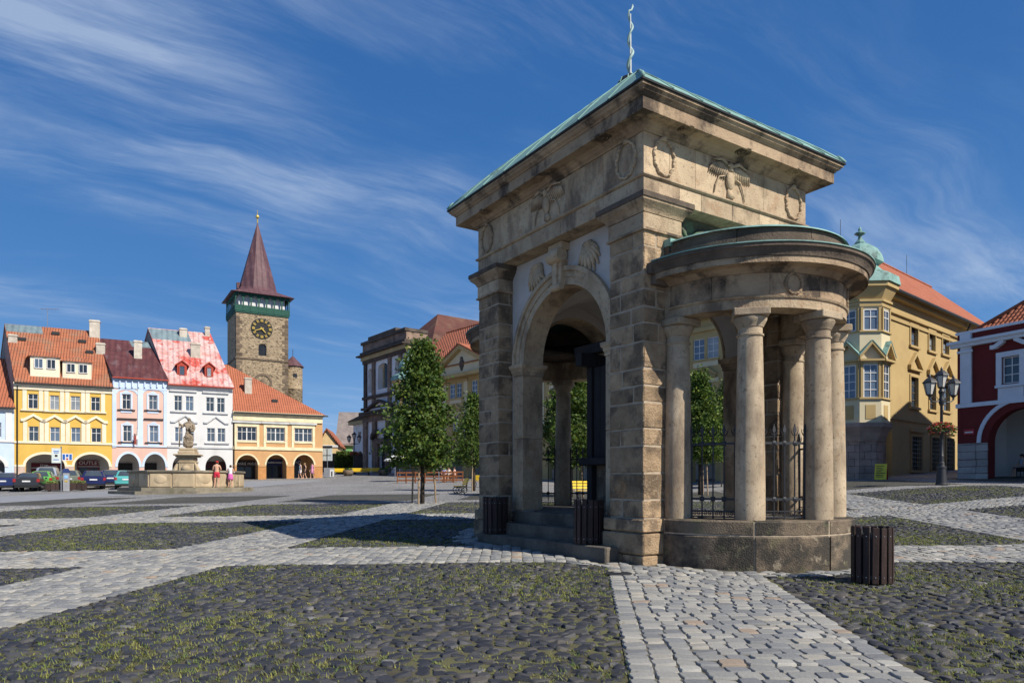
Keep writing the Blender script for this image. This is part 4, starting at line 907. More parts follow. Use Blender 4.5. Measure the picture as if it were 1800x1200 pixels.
for (p0, p1, yt, yb, pk, d) in ((54, 106, 630, 657, 618, .3), (111, 162, 635, 661, 623, .3)):
    x0, x1 = h.x(p0), h.x(p1); sc = (68 + d) / 68; zb, zt, zp = [CZ + (850 - y) * 68.6 / F - h.zb for y in (yb, yt, pk)]; dm = MB(); wn = (x1 - x0)
    dx = h.skew * d; dm.box(x0 + dx, x1 + dx, d, d + 4, zb - .8, zt); dr_ = dm.build('dormer', m_cream, h.rf)
    rp = MB(); rp.add([(x0 + dx - .15, d - .2, zt - .02), (x1 + dx + .15, d - .2, zt - .02), (x1 + dx - .9, d + 5.5, zt + .1), (x0 + dx - 1.4, d + 5.5, zt + .1), ((x0 + x1) / 2 + dx - .1, d + .9, zp), ((x0 + x1) / 2 + dx - 1.2, d + 5.5, zp)],
                     [(0, 1, 4), (1, 2, 5, 4), (0, 4, 5, 3), (0, 3, 2, 1)]); rp.build('dormer_roof', m_tile, dr_)
    for f0, f1 in ((.14, .44), (.56, .87)): window(h.rf, x0 + dx + wn * f0, x0 + dx + wn * f1, zb + .35, zt - .22, 2, 1, d - .06)
quadroof(h, 'zinc_cap', .0, 3.1, 5.2, 6.05, m_zinc)
for (px, d, y1, ww) in ((166.5, 5.6, 563, .95), (177, 3.6, 603, .8), (23, 4.2, 588, .75)):
    x = h.pl.s(px) - h.s0; x = (px - 900) / F; P = h.pl.P; u = h.pl.u; nv = Vector((-u.y, u.x)); dv = u * h.skew + nv; B = P + u * h.s0 + dv * d; s_ = (x * B.y - B.x) / (u.x - x * u.y); h.chimney(s_, d, CZ + (850 - y1) * (B.y + u.y * s_) / F - h.zb, ww)
for (x, d) in ((1.2, 4.3), (6.4, 4.6), (6.8, 3.4), (4.2, 5.3)): MB().cbox(x - .35, x + .35, -.2, .25, h.ze + d * h.sl + .1, h.ze + d * h.sl + .42, .02).build('roof_hatch', m_lead, h.rf, loc=(h.skew * d, d, 0))
b = MB(); b.tube([(3.6, 6, h.zr), (3.6, 6, h.zr + 2.1)], .03, 5); b.tube([(3.0, 6, h.zr + 1.95), (4.6, 6, h.zr + 2.1)], .02, 4)
for i in range(5): b.tube([(3.1 + i * .3, 5.6, h.zr + 1.97), (3.1 + i * .3, 6.4, h.zr + 1.97)], .012, 4)
b.build('antenna', m_steel, h.rf, loc=(h.skew * 6, 0, 0))
MB().tube([(.25, -.1, 0), (.25, -.1, ZE)], .06, 8).build('downpipe', m_black, h.t)
# --- light blue house, cut by the left edge
h = House('town_house', 'pale blue townhouse with clay roof at the left edge beside the yellow house', rowp, -75, 25, skew=SK); h.pl_px = (-75, 25); ZE = h.z(0, 714); ar = [h.arch(-60, 8.5, 800, 820)]
front(h, 0, [arch_hole(a[0], a[1], -.3, a[2], a[3]) for a in ar] + [h.rect(-20, 2.5, 742, 768), h.rect(-58, -40, 742, 768)], m_lblue, ZE); h.window(-20, 2.5, 742, 768, 2, 2); h.window(-58, -40, 742, 768)
h.body(12.2, ZE, ZE + 5.2, m_side, .37, h.z(0, 790)); h.roof(12.2, ZE, ZE + 5.2, m_tile2); arcade(h, h.z(0, 795)); h.box('pilaster', 10, 21, 722, 775, -.08, -.002, m_white); h.box('string_course', -74, 24.5, 772, 776, -.1, -.002, m_white); h.box('cornice', -74, 24.5, 714, 722, -.16, -.002, m_white)
b = MB(); arch_band(b, *ar[0], .28, -.05, -.002); b.build('arch_trim', m_white, h.t); shop(h, -55, 6, 812, mat('grey_shopfront', (.10, .11, .12), None, 2, .5, 0))
# --- pink and blue house
h = House('town_house', 'narrow pink townhouse with pale blue pilasters and maroon metal roof', rowp, 197, 294, skew=SK); h.pl_px = (197, 294); PK = h
w2 = [(214.5, 229.6, 692.6, 718.8), (261.3, 276.4, 694.5, 720)]; w1 = [(216, 231, 747.6, 775.7), (262.6, 277.8, 748, 776.5)]; ar = [h.arch(206.8, 244.8, 797, 820.5), h.arch(253.6, 291, 797.5, 820.5)]; ZE = h.z(245, 664)
front(h, 0, [h.rect(*w) for w in w1 + w2] + [arch_hole(a[0], a[1], -.3, a[2], a[3]) for a in ar], m_pink, ZE)
for w in w1 + w2:
    h.window(*w); a, b = h.x(w[0]), h.x(w[1]); pc = (w[0] + w[1]) / 2; zt, z0 = h.z(pc, w[2]), h.z(pc, w[3]); s = MB()
    for q in (a - .17, b + .02): s.box(q, q + .15, -.05, -.002, z0, zt + .15)
    s.box(a - .02, b + .02, -.05, -.002, zt + .02, zt + .15); s.prism([(a, zt + .16), (b, zt + .16), ((a + b) / 2, zt + .42)], -.05, -.002); s.build('window_surround', m_lblue, h.t)
    MB().box(a - .4, b + .4, -.14, -.002, z0 - .14, z0 - .04).build('sill', m_lead, h.t); MB().box(a - .12, b + .12, -.05, -.002, z0 - .36, z0 - .15).build('apron', m_lblue, h.t)
for w in w1:
    pc = (w[0] + w[1]) / 2; zt = h.z(pc, w[2]); a, b = h.x(w[0]), h.x(w[1]); MB().box(a - .5, b + .5, -.18, -.002, zt + .62, zt + .72).build('hood', m_lead, h.t)
for (p, q) in ((197.4, 204.5), (242, 251.5), (287.5, 293.6)): h.box('pilaster', p, q, 684, 786, -.07, -.002, m_lblue)
h.box('frieze', 197.4, 293.6, 666, 684, -.085, -.002, m_lblue)
for i in range(9): p = 199 + i * 10.9; h.box('bracket', p, p + 2.2, 668, 681, -.22, -.086, m_lblue)
h.box('string_course', 197.4, 293.6, 782.5, 785, -.12, -.003, m_lblue)
for a in ar:
    b = MB(); arch_band(b, *a, .22, -.05, -.002); b.build('arch_trim', m_lblue, h.t)
    b = MB()
for (p, q) in ((206, 240), (252.5, 287)):
    a = h.arch(p, q, 684.5, 692); b = MB(); arch_band(b, a[0], a[1] - .02, a[2], a[3] - .02, .22, -.045, -.002); b.build('panel_arch', m_lblue, h.t)
h.gut = m_redtrim; h.body(12.2, ZE, ZE + 4.6, m_side, .37, h.z(245, 790)); h.roof(12.2, ZE, ZE + 4.6, m_maro); quadroof(h, 'zinc_cap', 3.0, 4.85, 5.0, 6.05, m_zinc); h.chimney(3.1, 3.2, ZE + 4.3, .75)
arcade(h, h.z(245, 795)); shop(h, 206, 232, 812, m_timb); shop(h, 254, 276, 812, m_timb); h.box('flag', 240, 243, 754, 772, -.5, -.48, m_white); h.box('flag', 236.5, 239.5, 766, 780, -.45, -.43, mat('red_cloth', (.32, .05, .04), None, 3, .8, 0)); MB().tube([(h.x(240), 0, h.z(240, 782)), (h.x(241.5), -.9, h.z(241, 752))], .03, 5).build('flagpole', m_steel, h.t)
# --- white house
h = House('town_house', 'white townhouse with flaking red and white metal roof behind the fountain', rowp, 294, 409, skew=SK); h.pl_px = (294, 409); WH = h
w2 = [(306, 320, 695, 721.5), (326, 340, 696, 722), (362, 376.5, 698, 723), (381, 395, 699, 724.7)]; w1 = [(307, 321, 750.5, 776), (327, 341, 751, 776.3), (363.5, 378, 752, 776), (382, 396, 752.5, 776.5)]; ar = [h.arch(303, 341, 798.5, 821), h.arch(361, 398, 800, 821)]; ZE = h.z(350, 676)
front(h, 0, [h.rect(*w) for w in w1 + w2] + [arch_hole(a[0], a[1], -.3, a[2], a[3]) for a in ar], m_wall, ZE)
for w in w1 + w2: h.window(*w)
m_wtrim = mat('pale_grey_trim', (.60, .60, .60), None, 2, .8, 0, objvar=.02)  # pale grey for the hoods, sills and string course
for (p, q, y) in ((298, 346, 687), (356, 402, 690)): h.box('hood', p, q, y - 1.5, y + 1.5, -.16, -.002, m_wtrim)
for (p, q, y) in ((300, 346, 723.5), (357, 401, 726), (302, 347, 778), (360, 403, 778.5)): h.box('sill', p, q, y - 1, y + 1.2, -.16, -.002, m_wtrim)
for (p, q, pk, y0, y1) in ((300, 347.5, 326, 730, 742.5), (358, 402, 379.5, 732, 744)):
    a, b, m = h.x(p), h.x(q), h.x(pk); z0, z1 = h.z(pk, y1), h.z(pk, y0); s = MB()
    for e0, e1 in ((a, m), (b, m)): s.prism([(e1, z1 + .12), (e1, z1 - .08), (e0 + (e1 - e0) * .3, z0 - .02), (e0, z0 - .02), (e0, z0 + .14), (e0 + (e1 - e0) * .27, z0 + .16)], -.15, -.002)
    s.build('pediment_hood', m_wtrim, h.t)
h.box('string_course', 294.3, 408.6, 784.5, 787.5, -.12, -.002, m_wtrim); h.box('cornice', 294.3, 408.6, 676, 682, -.2, -.002, m_wall)
h.gut = m_redtrim; h.body(13, ZE, ZE + 6.6, m_side, .37, h.z(350, 790)); h.roof(13, ZE, ZE + 6.6, m_patch); quadroof(h, 'zinc_cap', .0, 3.9, 4.8, 6.4, m_zinc)
for (p0, p1, y0, y1) in ((310, 331, 637, 662), (359, 378, 640, 664)):
    x0, x1 = h.x(p0), h.x(p1); d = .7; Yd = h.pl.P.y + h.pl.u.y * h.pl.s((p0 + p1) / 2) + .7; zb, zt = [CZ + (850 - y) * Yd / F - h.zb for y in (y1, y0 + 5)]; m = (x0 + x1) / 2
    b = MB(); b.prism([(x0 + .1, zb - .5), (x1 - .1, zb - .5), (x1 - .1, zt), (m, zt + .42), (x0 + .1, zt)], d, d + 3); dm = b.build('dormer', m_redtrim, h.rf)
    b = MB(); b.prism([(x0 - .12, zt - .1), (m, zt + .42), (x1 + .12, zt - .1), (x1 + .12, zt + .02), (m, zt + .55), (x0 - .12, zt + .02)], d - .12, d + 3.2); b.build('dormer_roof', m_redtrim, dm); window(h.rf, x0 + .28, x1 - .28, zb + .1, zt - .05, 1, 1, d - .05, m_redtrim)
h.chimney(3.3, 5.9, ZE + 6.9, .75); h.chimney(3.7, 3.3, ZE + 4.9, .95); h.chimney(5.9, 6.3, ZE + 7.4, .5)
arcade(h, h.z(350, 796)); o, a, b, zm, zt = shop(h, 300, 345, 812, mat('dark_red_shopfront', (.09, .022, .024), None, 2, .5, 0)); o, a, b, zm, zt = shop(h, 358, 402, 810, MATS['dark_red_shopfront'])
# --- orange corner house
h = House('corner_house', 'orange and cream corner house with three arches and clay hip roof', rowp, 409, 567, skew=SK); h.pl_px = (409, 567); OR = h
w1 = [(417, 450.7, 750, 774), (468.4, 500.4, 751.7, 775), (517.6, 548.7, 753, 776)]; ar = [h.arch(416, 453.3, 799.3, 817.5), h.arch(468, 503.3, 799, 817.5), h.arch(517, 552, 799, 817.5)]; ZE = h.z(490, 727)
front(h, 0, [h.rect(*w) for w in w1] + [arch_hole(a[0], a[1], -.3, a[2], a[3]) for a in ar], m_oran, ZE)
m_cream2 = mat('pale_cream_trim', (.80, .70, .46), None, 2, .8, 0, objvar=.02)
for w in w1:
    h.window(*w, 4, 2, big=2); a, b = h.x(w[0]), h.x(w[1]); pc = (w[0] + w[1]) / 2; zt, z0 = h.z(pc, w[2]), h.z(pc, w[3]); s = MB()
    for q in (a - .30, b + .04): s.box(q, q + .26, -.05, -.002, z0 - .72, zt + .42)
    s.box(a - .04, b + .04, -.05, -.002, zt + .04, zt + .42); s.box(a - .04, b + .04, -.08, -.002, z0 - .2, z0 - .02); s.build('window_surround', m_cream2, h.t); MB().box(a - .5, b + .5, -.2, -.002, zt + .43, zt + .62).build('hood', m_wtrim, h.t)
h.box('cornice', 409.4, 566.6, 727, 741, -.16, -.002, m_cream2); h.box('cornice_lip', 409.2, 567, 726, 731, -.32, -.161, m_cream2); h.box('string_course', 409.3, 566.8, 785.5, 791, -.12, -.002, m_cream2)
for a in ar: b = MB(); arch_band(b, *a, .16, -.05, -.002); b.build('arch_trim', m_cream2, h.t)
for (p, q) in ((409.3, 415.6), (453.6, 467.7), (503.6, 516.7), (552.3, 566.8)): h.box('impost', p, q, 816.5, 820, -.09, -.002, m_oran); h.box('pier_base', p, q, 820.2, 846, -.05, -.002, mat('ochre_pier', (.56, .27, .10), None, 2, .9, .1, objvar=.02))
D = 13.; zr = ZE + 6.0; b = MB(); o_ = .4; w = h.w; V = [h.sk(-.02, -o_, ZE - .1), h.sk(w + o_, -o_, ZE - .1), h.sk(w + o_, D + o_, ZE - .1), h.sk(-.02, D + o_, ZE - .1), h.sk(-.02, D / 2, zr), h.sk(w - 7.6, D / 2, zr)]
b.add(V, [(0, 1, 5, 4), (1, 2, 5), (2, 3, 4, 5), (0, 4, 3), (0, 3, 2, 1)]); h.rf = b.build('roof', m_tile2, h.t); h.D, h.ze, h.sl = D, ZE - .1, 6.0 / (D / 2); h.zr = zr
MB().tube([h.sk(-.05, -o_ - .05, ZE - .08), h.sk(w + o_, -o_ - .05, ZE - .08)], .08, 8).build('gutter', m_lead, h.rf)
MB().box(.03, w - .03, .37, D, h.z(490, 796), ZE - .12, h.shear()).box(.03, w - .03, 3.0, D, -.4, h.z(490, 796), h.shear()).build('side_wall', m_oran, h.t); MB().box(w - .36, w - .01, .365, 3.2, -.4, h.z(490, 796), h.shear()).build('arcade_end', m_oran, h.t)
h.chimney(2.55, 2.6, ZE + 4.1, .75); MB().cbox(4.2, 4.8, 0, .4, ZE + 1.35, ZE + 1.7, .02).build('roof_hatch', m_lead, h.rf, loc=(0, 1.2, 0))
m_navy = mat('navy_sign', (.02, .025, .10), None, 2, .5, 0, objvar=.05); m_choc = mat('dark_brown_sign', (.035, .02, .02), None, 2, .5, 0, objvar=.05)
o, a, b, zm, zt = shop(h, 416, 455, 807, m_choc); lettering('pánská móda', .50, m_white, o, ((a + b) / 2 + .1, 2.785, zm + .22))
o, a, b, zm, zt = shop(h, 467, 504, 805, m_navy); faint_line(o, (a + b) / 2 + .2, 1.7, zm + .36, .15)
o, a, b, zm, zt = shop(h, 512, 537, 805, m_navy); faint_line(o, (a + b) / 2 - .15, .7, zm + .36, .2); MB().lathe([(.14, -.004), (.2, -.004), (.2, .004), (.14, .004)], 18, closed=True, M=T((a + b) / 2 + .6, 2.785, zm + .36) @ Matrix.Rotation(PI / 2, 4, 'X')).build('round_mark', m_white, o)
MB().tube([(.12, -.1, 0), (.12, -.1, ZE)], .06, 8).build('downpipe', m_black, h.t)
# --- gate tower
tp = Plane_(415, 122, rad(31)); z0 = 2.2
h = House('gate_tower', 'tall brown stone clock tower with green gallery and maroon spire', tp, 415, 506.5, 'tower', base=2.2); TW = h; w = h.w
m_tow = mat('tower_rubble', (.40, .31, .20), (.24, .18, .115), .9, .95, .8, 3, [(1.9, (.06, .045, .034), .50, .60, .9, (1, 1, 2.4)), (3.2, (.52, .43, .30), .50, .64, .6, (1, 1, 2))], .05, bdist=.2)
m_quo = mat('tower_quoin', (.17, .125, .09), (.09, .07, .05), 1, .95, .3, 6, objvar=.3)
m_gal = mat('green_timber', (.016, .085, .06), (.011, .06, .042), 2, .7, .1, objvar=.06)
zg0, zg1, ze = h.z(460, 553), h.z(460, 522), h.z(460, 519); cx = w / 2
wt = link('wall', wall_mesh('wall', [(0, -1), (w, -1), (w, zg0), (0, zg0)], [arch_hole(h.x(461.5), .68, h.z(461, 625), h.z(461, 610), .62)], 0, .5, m_tow), h.t)
MB().box(0, w, .5, w, -1, zg0 - .004).build('side_wall', m_tow, h.t); window(h.t, h.x(461.5) - .68, h.x(461.5) + .68, h.z(461, 625), h.z(461, 606), 3, 3, .2, m_lead, m_glassd)
for y in (632, 690): MB().rectring(0, w, 0, w, [(-.1, h.z(460, y) - .15), (.13, h.z(460, y) - .15), (.16, h.z(460, y) + .1), (-.1, h.z(460, y) + .2)]).build('string_course', m_quo, h.t)
z = 0; i = 0
while z < zg0 - .7:
    l = 1.05 if i % 2 else .62
    for (a, b) in ((-.03, l), (w - l, w + .03)): MB().cbox(a, b, -.03, .2, z + .02, z + .66, .03).build('quoin', m_quo, wt)
    MB().cbox(-.03, .2, .21, 1.6 - l, z + .02, z + .66, .03).build('quoin', m_quo, wt); z += .7; i += 1
cc = (h.x(460), h.z(460, 578)); r = 1.78; ck = MB().lathe([(0, -.16), (r, -.16), (r + .08, -.1), (r + .08, 0), (0, 0)], 40, M=T(cc[0], -.02, cc[1]) @ Matrix.Rotation(-PI / 2, 4, 'X') @ Matrix.Scale(-1, 4, (0, 0, 1))).build('clock_face', m_black, h.t)
m_gold = mat('gilt', (.62, .44, .10), None, 4, .4, 0, objvar=.05, metal=.3)
for i in range(12):
    a = i * PI / 6; M = T(cc[0] + math.sin(a) * 1.42, -.2, cc[1] + math.cos(a) * 1.42) @ Matrix.Rotation(a, 4, 'Y'); n = MB()
    for q in ((-.1, .1) if i % 3 else (-.16, 0, .16)): n.box(q - .045, q + .045, -.02, .02, -.24, .24, M)
    n.build('numeral', m_gold, ck)
for a, l, wd in ((rad(250), 1.15, .09), (rad(136), .85, .12)): MB().prism([(-wd, -.3), (wd, -.3), (wd * .5, l), (0, l + .15), (-wd * .5, l)], -.02, .02, M=T(cc[0], -.24, cc[1]) @ Matrix.Rotation(a, 4, 'Y')).build('clock_hand', m_gold, ck)
b = MB(); b.lathe([(1.25, -.1), (1.6, -.1), (1.6, .1), (1.25, .1)], 24, closed=True, M=T(h.x(462), -.03, h.z(462, 672)) @ Matrix.Rotation(PI / 2, 4, 'X')); b.ball((h.x(462), 0, h.z(462, 674)), (.55, .25, .9)); b.build('carved_roundel', m_quo, h.t)
g = .16; MB().box(-g, w + g, -g, w + g, zg0, zg0 + .25).build('gallery_floor', m_gal, h.t); MB().box(.5, w - .5, .5, w - .5, zg0 + .25, ze + .2).build('gallery_core', m_wall, h.t)
ps = MB()
def gal(M, L):
    hh = ze - zg0; n = 7; rz = zg0 + .25 + .3 * hh; b = MB(); b.box(0, L, -.05, .05, zg0 + .251, rz, M); o = b.build('balustrade', m_gal, h.t)
    holes = []
    for i in range(n):
        a, c = L * (i + .09) / n, L * (i + .91) / n; m = (a + c) / 2; zt = ze - .35; holes.append([(a, rz + .02), (c, rz + .02), (c, rz + (zt - rz) * .5)] + [(m + (c - m) * math.cos(t) , rz + (zt - rz) * (.5 + .5 * math.sin(t) ** .9)) for t in (.35, .8, 1.2, PI / 2)] + [(m - (m - a) * math.cos(t), rz + (zt - rz) * (.5 + .5 * math.sin(t) ** .9)) for t in (1.2, .8, .35)] + [(a, rz + (zt - rz) * .5)])
    q = link('gallery_screen', wall_mesh('gallery_screen', [(0, rz), (L, rz), (L, ze), (0, ze)], holes, -.06, .06, m_gal), h.t); q.matrix_local = M
    for i in range(n + 1): MB().box(L * i / n - .07, L * i / n + .07, -.09, -.051, zg0 + .25, rz, M).build('post', m_gal, o)
Lg = w + 2 * g
gal(T(-g, -g, 0), Lg); gal(T(w + g, -g, 0) @ Rz(PI / 2), Lg); gal(T(-g, w + g, 0) @ Rz(-PI / 2), Lg)
m_spire = add_bump_tex(mat('spire_sheet', (.135, .068, .075), (.09, .045, .052), 1.5, .6, 0, objvar=.04, stain=[(.7, (.22, .13, .14), .5, .75, .6, (1, 1, .3))]), 'SIN', .35, .12, .6, .1)
zs1, zs2, ztp = h.z(455, 500), h.z(452, 492), h.z(449, 374); o_ = .95; rb = 2.95; b = MB(); V = []
sq = []
for i in range(8):
    a = rad(-112.5 + 45 * i); sq.append((math.cos(a), math.sin(a)))
def ring(k, z, o):    # k 0 = square eaves, 1 = octagon
    out = []
    for i, (c, s_) in enumerate(sq):
        m = max(abs(c), abs(s_)); qx, qy = c / m * (w / 2 + o), s_ / m * (w / 2 + o)
        ox, oy = c * rb / math.cos(PI / 8) , s_ * rb / math.cos(PI / 8); out.append((cx + qx * (1 - k) + ox * k, w / 2 + qy * (1 - k) + oy * k, z))
    return out
def ring0(z, o):
    e = w / 2 + o; return [(cx - e, w / 2 - e, z), (cx + e, w / 2 - e, z), (cx + e, w / 2 + e, z), (cx - e, w / 2 + e, z)]
R1, R2, R3 = ring(.55, zs1 - .6, 0), ring(.9, zs1, 0), ring(1, zs2, 0)
c4 = ring0(ze, o_); V = c4 + R1 + R2 + R3 + [(cx, w / 2, ztp)]
Fc = [(3, 2, 1, 0)]
cor = {0: (0, 0), 1: (0, 1), 2: (1, 1), 3: (1, 2), 4: (2, 2), 5: (2, 3), 6: (3, 3), 7: (3, 0)}
for i in range(8):
    a, c = (i // 2) % 4, ((i + 1) // 2) % 4; j = (i + 1) % 8
    q = ((i + 1) // 2) % 4
    Fc += [(4 + i, 4 + j, 12 + j, 12 + i), (12 + i, 12 + j, 20 + j, 20 + i), (20 + i, 20 + j, 28)]
    if i % 2 == 0: Fc.append((i // 2, (i // 2 + 1) % 4, 4 + j, 4 + i))
    else: Fc.append((((i + 1) // 2) % 4, 4 + j, 4 + i))
sp = b.add(V, Fc).build('spire', m_spire, h.t)
b = MB(); b.tube([(cx, w / 2, ztp - .2), (cx, w / 2, ztp + 2.2)], [.12, .04], 6); b.ball((cx, w / 2, ztp + .95), .34); b.build('finial', m_gold, sp); MB().cbox(cx - 3.6, cx - 3.0, w / 2 - .4, w / 2 + .4, zs1 - .2, zs1 + 1.0, .05).build('spire_dormer', m_spire, sp)
# round stair turret
tx = h.x(522); ty = 3.; zt = h.z(522, 640); b = MB(); b.lathe([(1.72, -1), (1.72, h.z(522, 682)), (1.8, h.z(522, 681)), (1.72, h.z(522, 680)), (1.72, zt)], 24, cx=tx, cy=ty); tu = b.build('stair_turret', m_tow, h.t, rad(40))
MB().lathe([(2.0, zt - .1), (1.9, zt + .05), (.9, zt + 1.1), (0, zt + 2.0)], 16, cx=tx, cy=ty).build('turret_roof', m_spire, tu, rad(20)); MB().tube([(tx, ty, zt + 1.9), (tx, ty, zt + 3.2)], .05, 5).build('turret_spike', m_lead, tu); MB().box(tx - .35, tx + .35, ty - 1.75, ty - 1.5, h.z(522, 661), h.z(522, 655)).build('window', m_glassd, tu)
# --- church
cp = Plane_(690, 95, math.atan2(-.793, .609)); m_chw = mat('church_plaster', (.80, .80, .80), (.68, .67, .66), .6, .95, .15, 15, [(1, (.42, .38, .34), .55, .75, .5, None)], 0)
m_chs = mat('church_stone', (.32, .22, .165), (.15, .11, .085), .9, .95, .3, 8, [(1.2, (.045, .036, .03), .48, .7, .7, None)], .2); m_chd = mat('sooty_stone', (.12, .095, .078), (.06, .048, .04), 1, .95, .3, 8, objvar=.15)
m_chy = mat('church_ochre', (.52, .42, .24), None, 1, .9, .1, objvar=.03)
m_brown = add_bump_tex(mat('brown_tile', (.15, .058, .042), (.10, .042, .033), .5, .85, 0, objvar=.05, stain=[(.35, (.19, .13, .08), .52, .68, .5, None)]), 'SIN', 1.3, .85, .8, .08)
h = House('church', 'baroque church with dark stone cornices and brown hipped roof beyond the tree', cp, 641, 716, 'church'); CH = h; w = h.w
ztop = h.z(675, 600); up = (662.5, 682, 640, 683)
holes = [arch_hole(*(lambda a: (a[0], a[1], h.z(672, 683), a[2], a[3]))(h.arch(664, 681, 638, 645)))]
for (p, q, y0, y1) in ((647.5, 654, 648, 690), (694, 701, 634, 678)): a = h.arch(p, q, y0, y0 + 3); holes.append(arch_hole(a[0], a[1], h.z((p + q) / 2, y1), a[2], a[3]))
dpx = (668, 680, 788, 832); holes.append(h.rect(*dpx)); 
for (p, q, y0, y1) in ((650.5, 655, 762, 796),): a = h.arch(p, q, y0, y0 + 3); holes.append(arch_hole(a[0], a[1], h.z((p + q) / 2, y1), a[2], a[3]))
link('wall', wall_mesh('wall', [(0, -.5), (w, -.5), (w, ztop + .2), (0, ztop + .2)], holes, 0, .8, m_chw), h.t)
MB().box(.0, w, .81, 1.2, -.5, ztop).build('niche_back', m_chy, h.t); a = h.arch(664, 681, 638, 645); window(h.t, a[0] - .1, a[0] + a[1], h.z(672, 683), a[2] + a[3], 3, 6, .4, m_lead, m_glassd); h.box('door', *dpx, .3, .5, m_timb)
def zz(y): return h.z(672, y)
for (y0, y1, d, m) in ((592, 597, .5, m_chd), (597, 611, .25, m_chs), (611, 617, .6, m_chd), (617, 619.5, 1.1, m_chd), (619.5, 626, .5, m_chy), (626, 632, .3, m_chd), (692, 697, .35, m_chd), (712, 716.5, .5, m_chd), (728, 738, .3, m_chs), (720, 728, .75, m_chd)):
    MB().box(-d * .6, w + d * .6, -d, -.002, zz(y1), zz(y0)).box(w - .002, w + d * .5, 0, 3, zz(y1), zz(y0)).build('cornice', m, h.t)
MB().box(2.2, w - 2.2, -.55, .6, zz(592), zz(587)).build('attic_block', m_chd, h.t)
for px in (643.5, 658, 686, 705): MB().box(h.x(px) - .42, h.x(px) + .42, -.22, -.003, zz(712), zz(632)).build('pilaster', m_chs if px != 643.5 else m_chd, h.t)
for px in (644, 660, 684, 703): MB().box(h.x(px) - .55, h.x(px) + .55, -.3, -.003, -.5, zz(738)).build('pilaster', m_chs, h.t)
p0, p1 = h.x(652), h.x(697); m = (p0 + p1) / 2; MB().prism([(p0, zz(722)), (p1, zz(722)), (p1, zz(720)), (m, zz(706)), (p0, zz(720))], -.5, -.003).build('tympanum', m_chw, h.t)
b = MB()
for s, e in ((p0, -1), (p1, 1)): b.prism([(s + e * .4, zz(721)), (m, zz(707)), (m, zz(702.5)), (s + e * .4, zz(717))], -.95, -.3)
b.box(p0 - .4, p1 + .4, -.95, -.3, zz(724), zz(721)); b.build('pediment', m_chd, h.t)
MB().box(h.x(664), h.x(667.5), -.35, -.003, -.5, zz(775)).box(h.x(680.5), h.x(684), -.35, -.003, -.5, zz(775)).box(h.x(663), h.x(685), -.45, -.003, zz(780), zz(770)).build('door_surround', m_chs, h.t); b = MB()
for e in (-1, 1): b.tube([(h.x(674) + e * 2.4, -.5, zz(770)), (h.x(674) + e * 2.0, -.6, zz(762)), (h.x(674) + e * .9, -.5, zz(757))], .35, 6)
b.each('portal_scroll', m_chd, h.t)
# nave body behind, aisle and roofs
NL = 34; MB().box(.2, w - .2, 1.2, NL, -.5, zz(622)).build('nave_wall', m_chw, h.t); MB().box(-.8, w + .8, 3, NL, zz(622), zz(618)).build('nave_cornice', m_chd, h.t)
zr = zz(618); pk = zr + 6.3; b = MB(); b.add([(-1, 3, zr), (w + 1, 3, zr), (w + 1, NL, zr), (-1, NL, zr), (w / 2, 8.5, pk), (w / 2, NL, pk)], [(0, 1, 4), (1, 2, 5, 4), (2, 3, 5), (3, 0, 4, 5), (0, 3, 2, 1)]); rf = b.build('roof', m_brown, h.t)
b = MB(); b.box(w - 1, w + 7, 15, 24, -.5, zr - 1.3); b.build('transept_wall', m_chw, h.t); MB().box(w - 1, w + 7.5, 14.5, 24.5, zr - 1.3, zr - .6).build('transept_cornice', m_chd, h.t)
b = MB(); b.add([(w - 4, 14.3, zr - .6), (w + 7.8, 14.3, zr - .6), (w + 7.8, 24.7, zr - .6), (w - 4, 24.7, zr - .6), (w + 2.5, 19.5, pk - .6), (w / 2, 19.5, pk - .5)], [(0, 1, 4, 5), (1, 2, 4), (2, 3, 5, 4), (0, 5, 3), (0, 3, 2, 1)]); b.build('transept_roof', m_brown, rf)
xa = -4.9; link('aisle_wall', wall_mesh('aisle_wall', [(xa, -.5), (-.01, -.5), (-.01, zz(738)), (xa, zz(738))], [[(xa + 1.6, zz(768)), (xa + 2.7, zz(768)), (xa + 2.7, zz(752)), (xa + 1.6, zz(752))], arch_hole(xa + 2.3, 1.0, .5, zz(800), .9)], .5, 1.1, m_chw), h.t)
MB().box(xa, -.01, 1.11, 12, -.5, zz(738)).build('aisle_block', m_chy, h.t); MB().box(xa - .5, -.01, -.1, 12, zz(738), zz(732)).build('aisle_cornice', m_chy, h.t); MB().add([(xa - .7, -.3, zz(732)), (-.01, -.3, zz(732)), (-.01, 12, zz(732)), (xa - .7, 12, zz(732)), (-.01, -.3, zz(722)), (-.01, 12, zz(722))], [(0, 1, 4), (0, 4, 5, 3), (3, 5, 2), (0, 3, 2, 1), (1, 2, 5, 4)]).build('aisle_roof', m_chd, h.t)
# --- chateau: long front, right wing, corner oriel
CC = Vector((22.3, 45.1)); m_cha = mat('chateau_ochre', (.455, .335, .155), (.375, .27, .12), .4, .92, .12, 20, [(.9, (.36, .25, .13), .52, .75, .6, None)], .03); m_chc = mat('chateau_cream', (.60, .53, .36), (.53, .46, .30), .6, .92, .1, 20, objvar=.04)
m_wood = mat('brown_window_wood', (.16, .115, .075), None, 3, .7, .1, objvar=.1); zb = 1.9; ZEV = 14.7 - zb
ch = thing('chateau', 'long ochre chateau with orange tile roof and green domed corner oriel', 'chateau', (CC.x, CC.y, zb), 0)
aF = math.atan2(-.759, .651); aS = math.atan2(.651, .759)
MF = Rz(math.atan2(-.759, .651)) @ T(-60, 0, 0)        # front: x runs towards the corner, -y out to the square
MS = Rz(aS)                                           # right wing: x runs away from the corner
def put(o, M):
    for q in (o if isinstance(o, list) else [o]): q.matrix_local = M
    return o
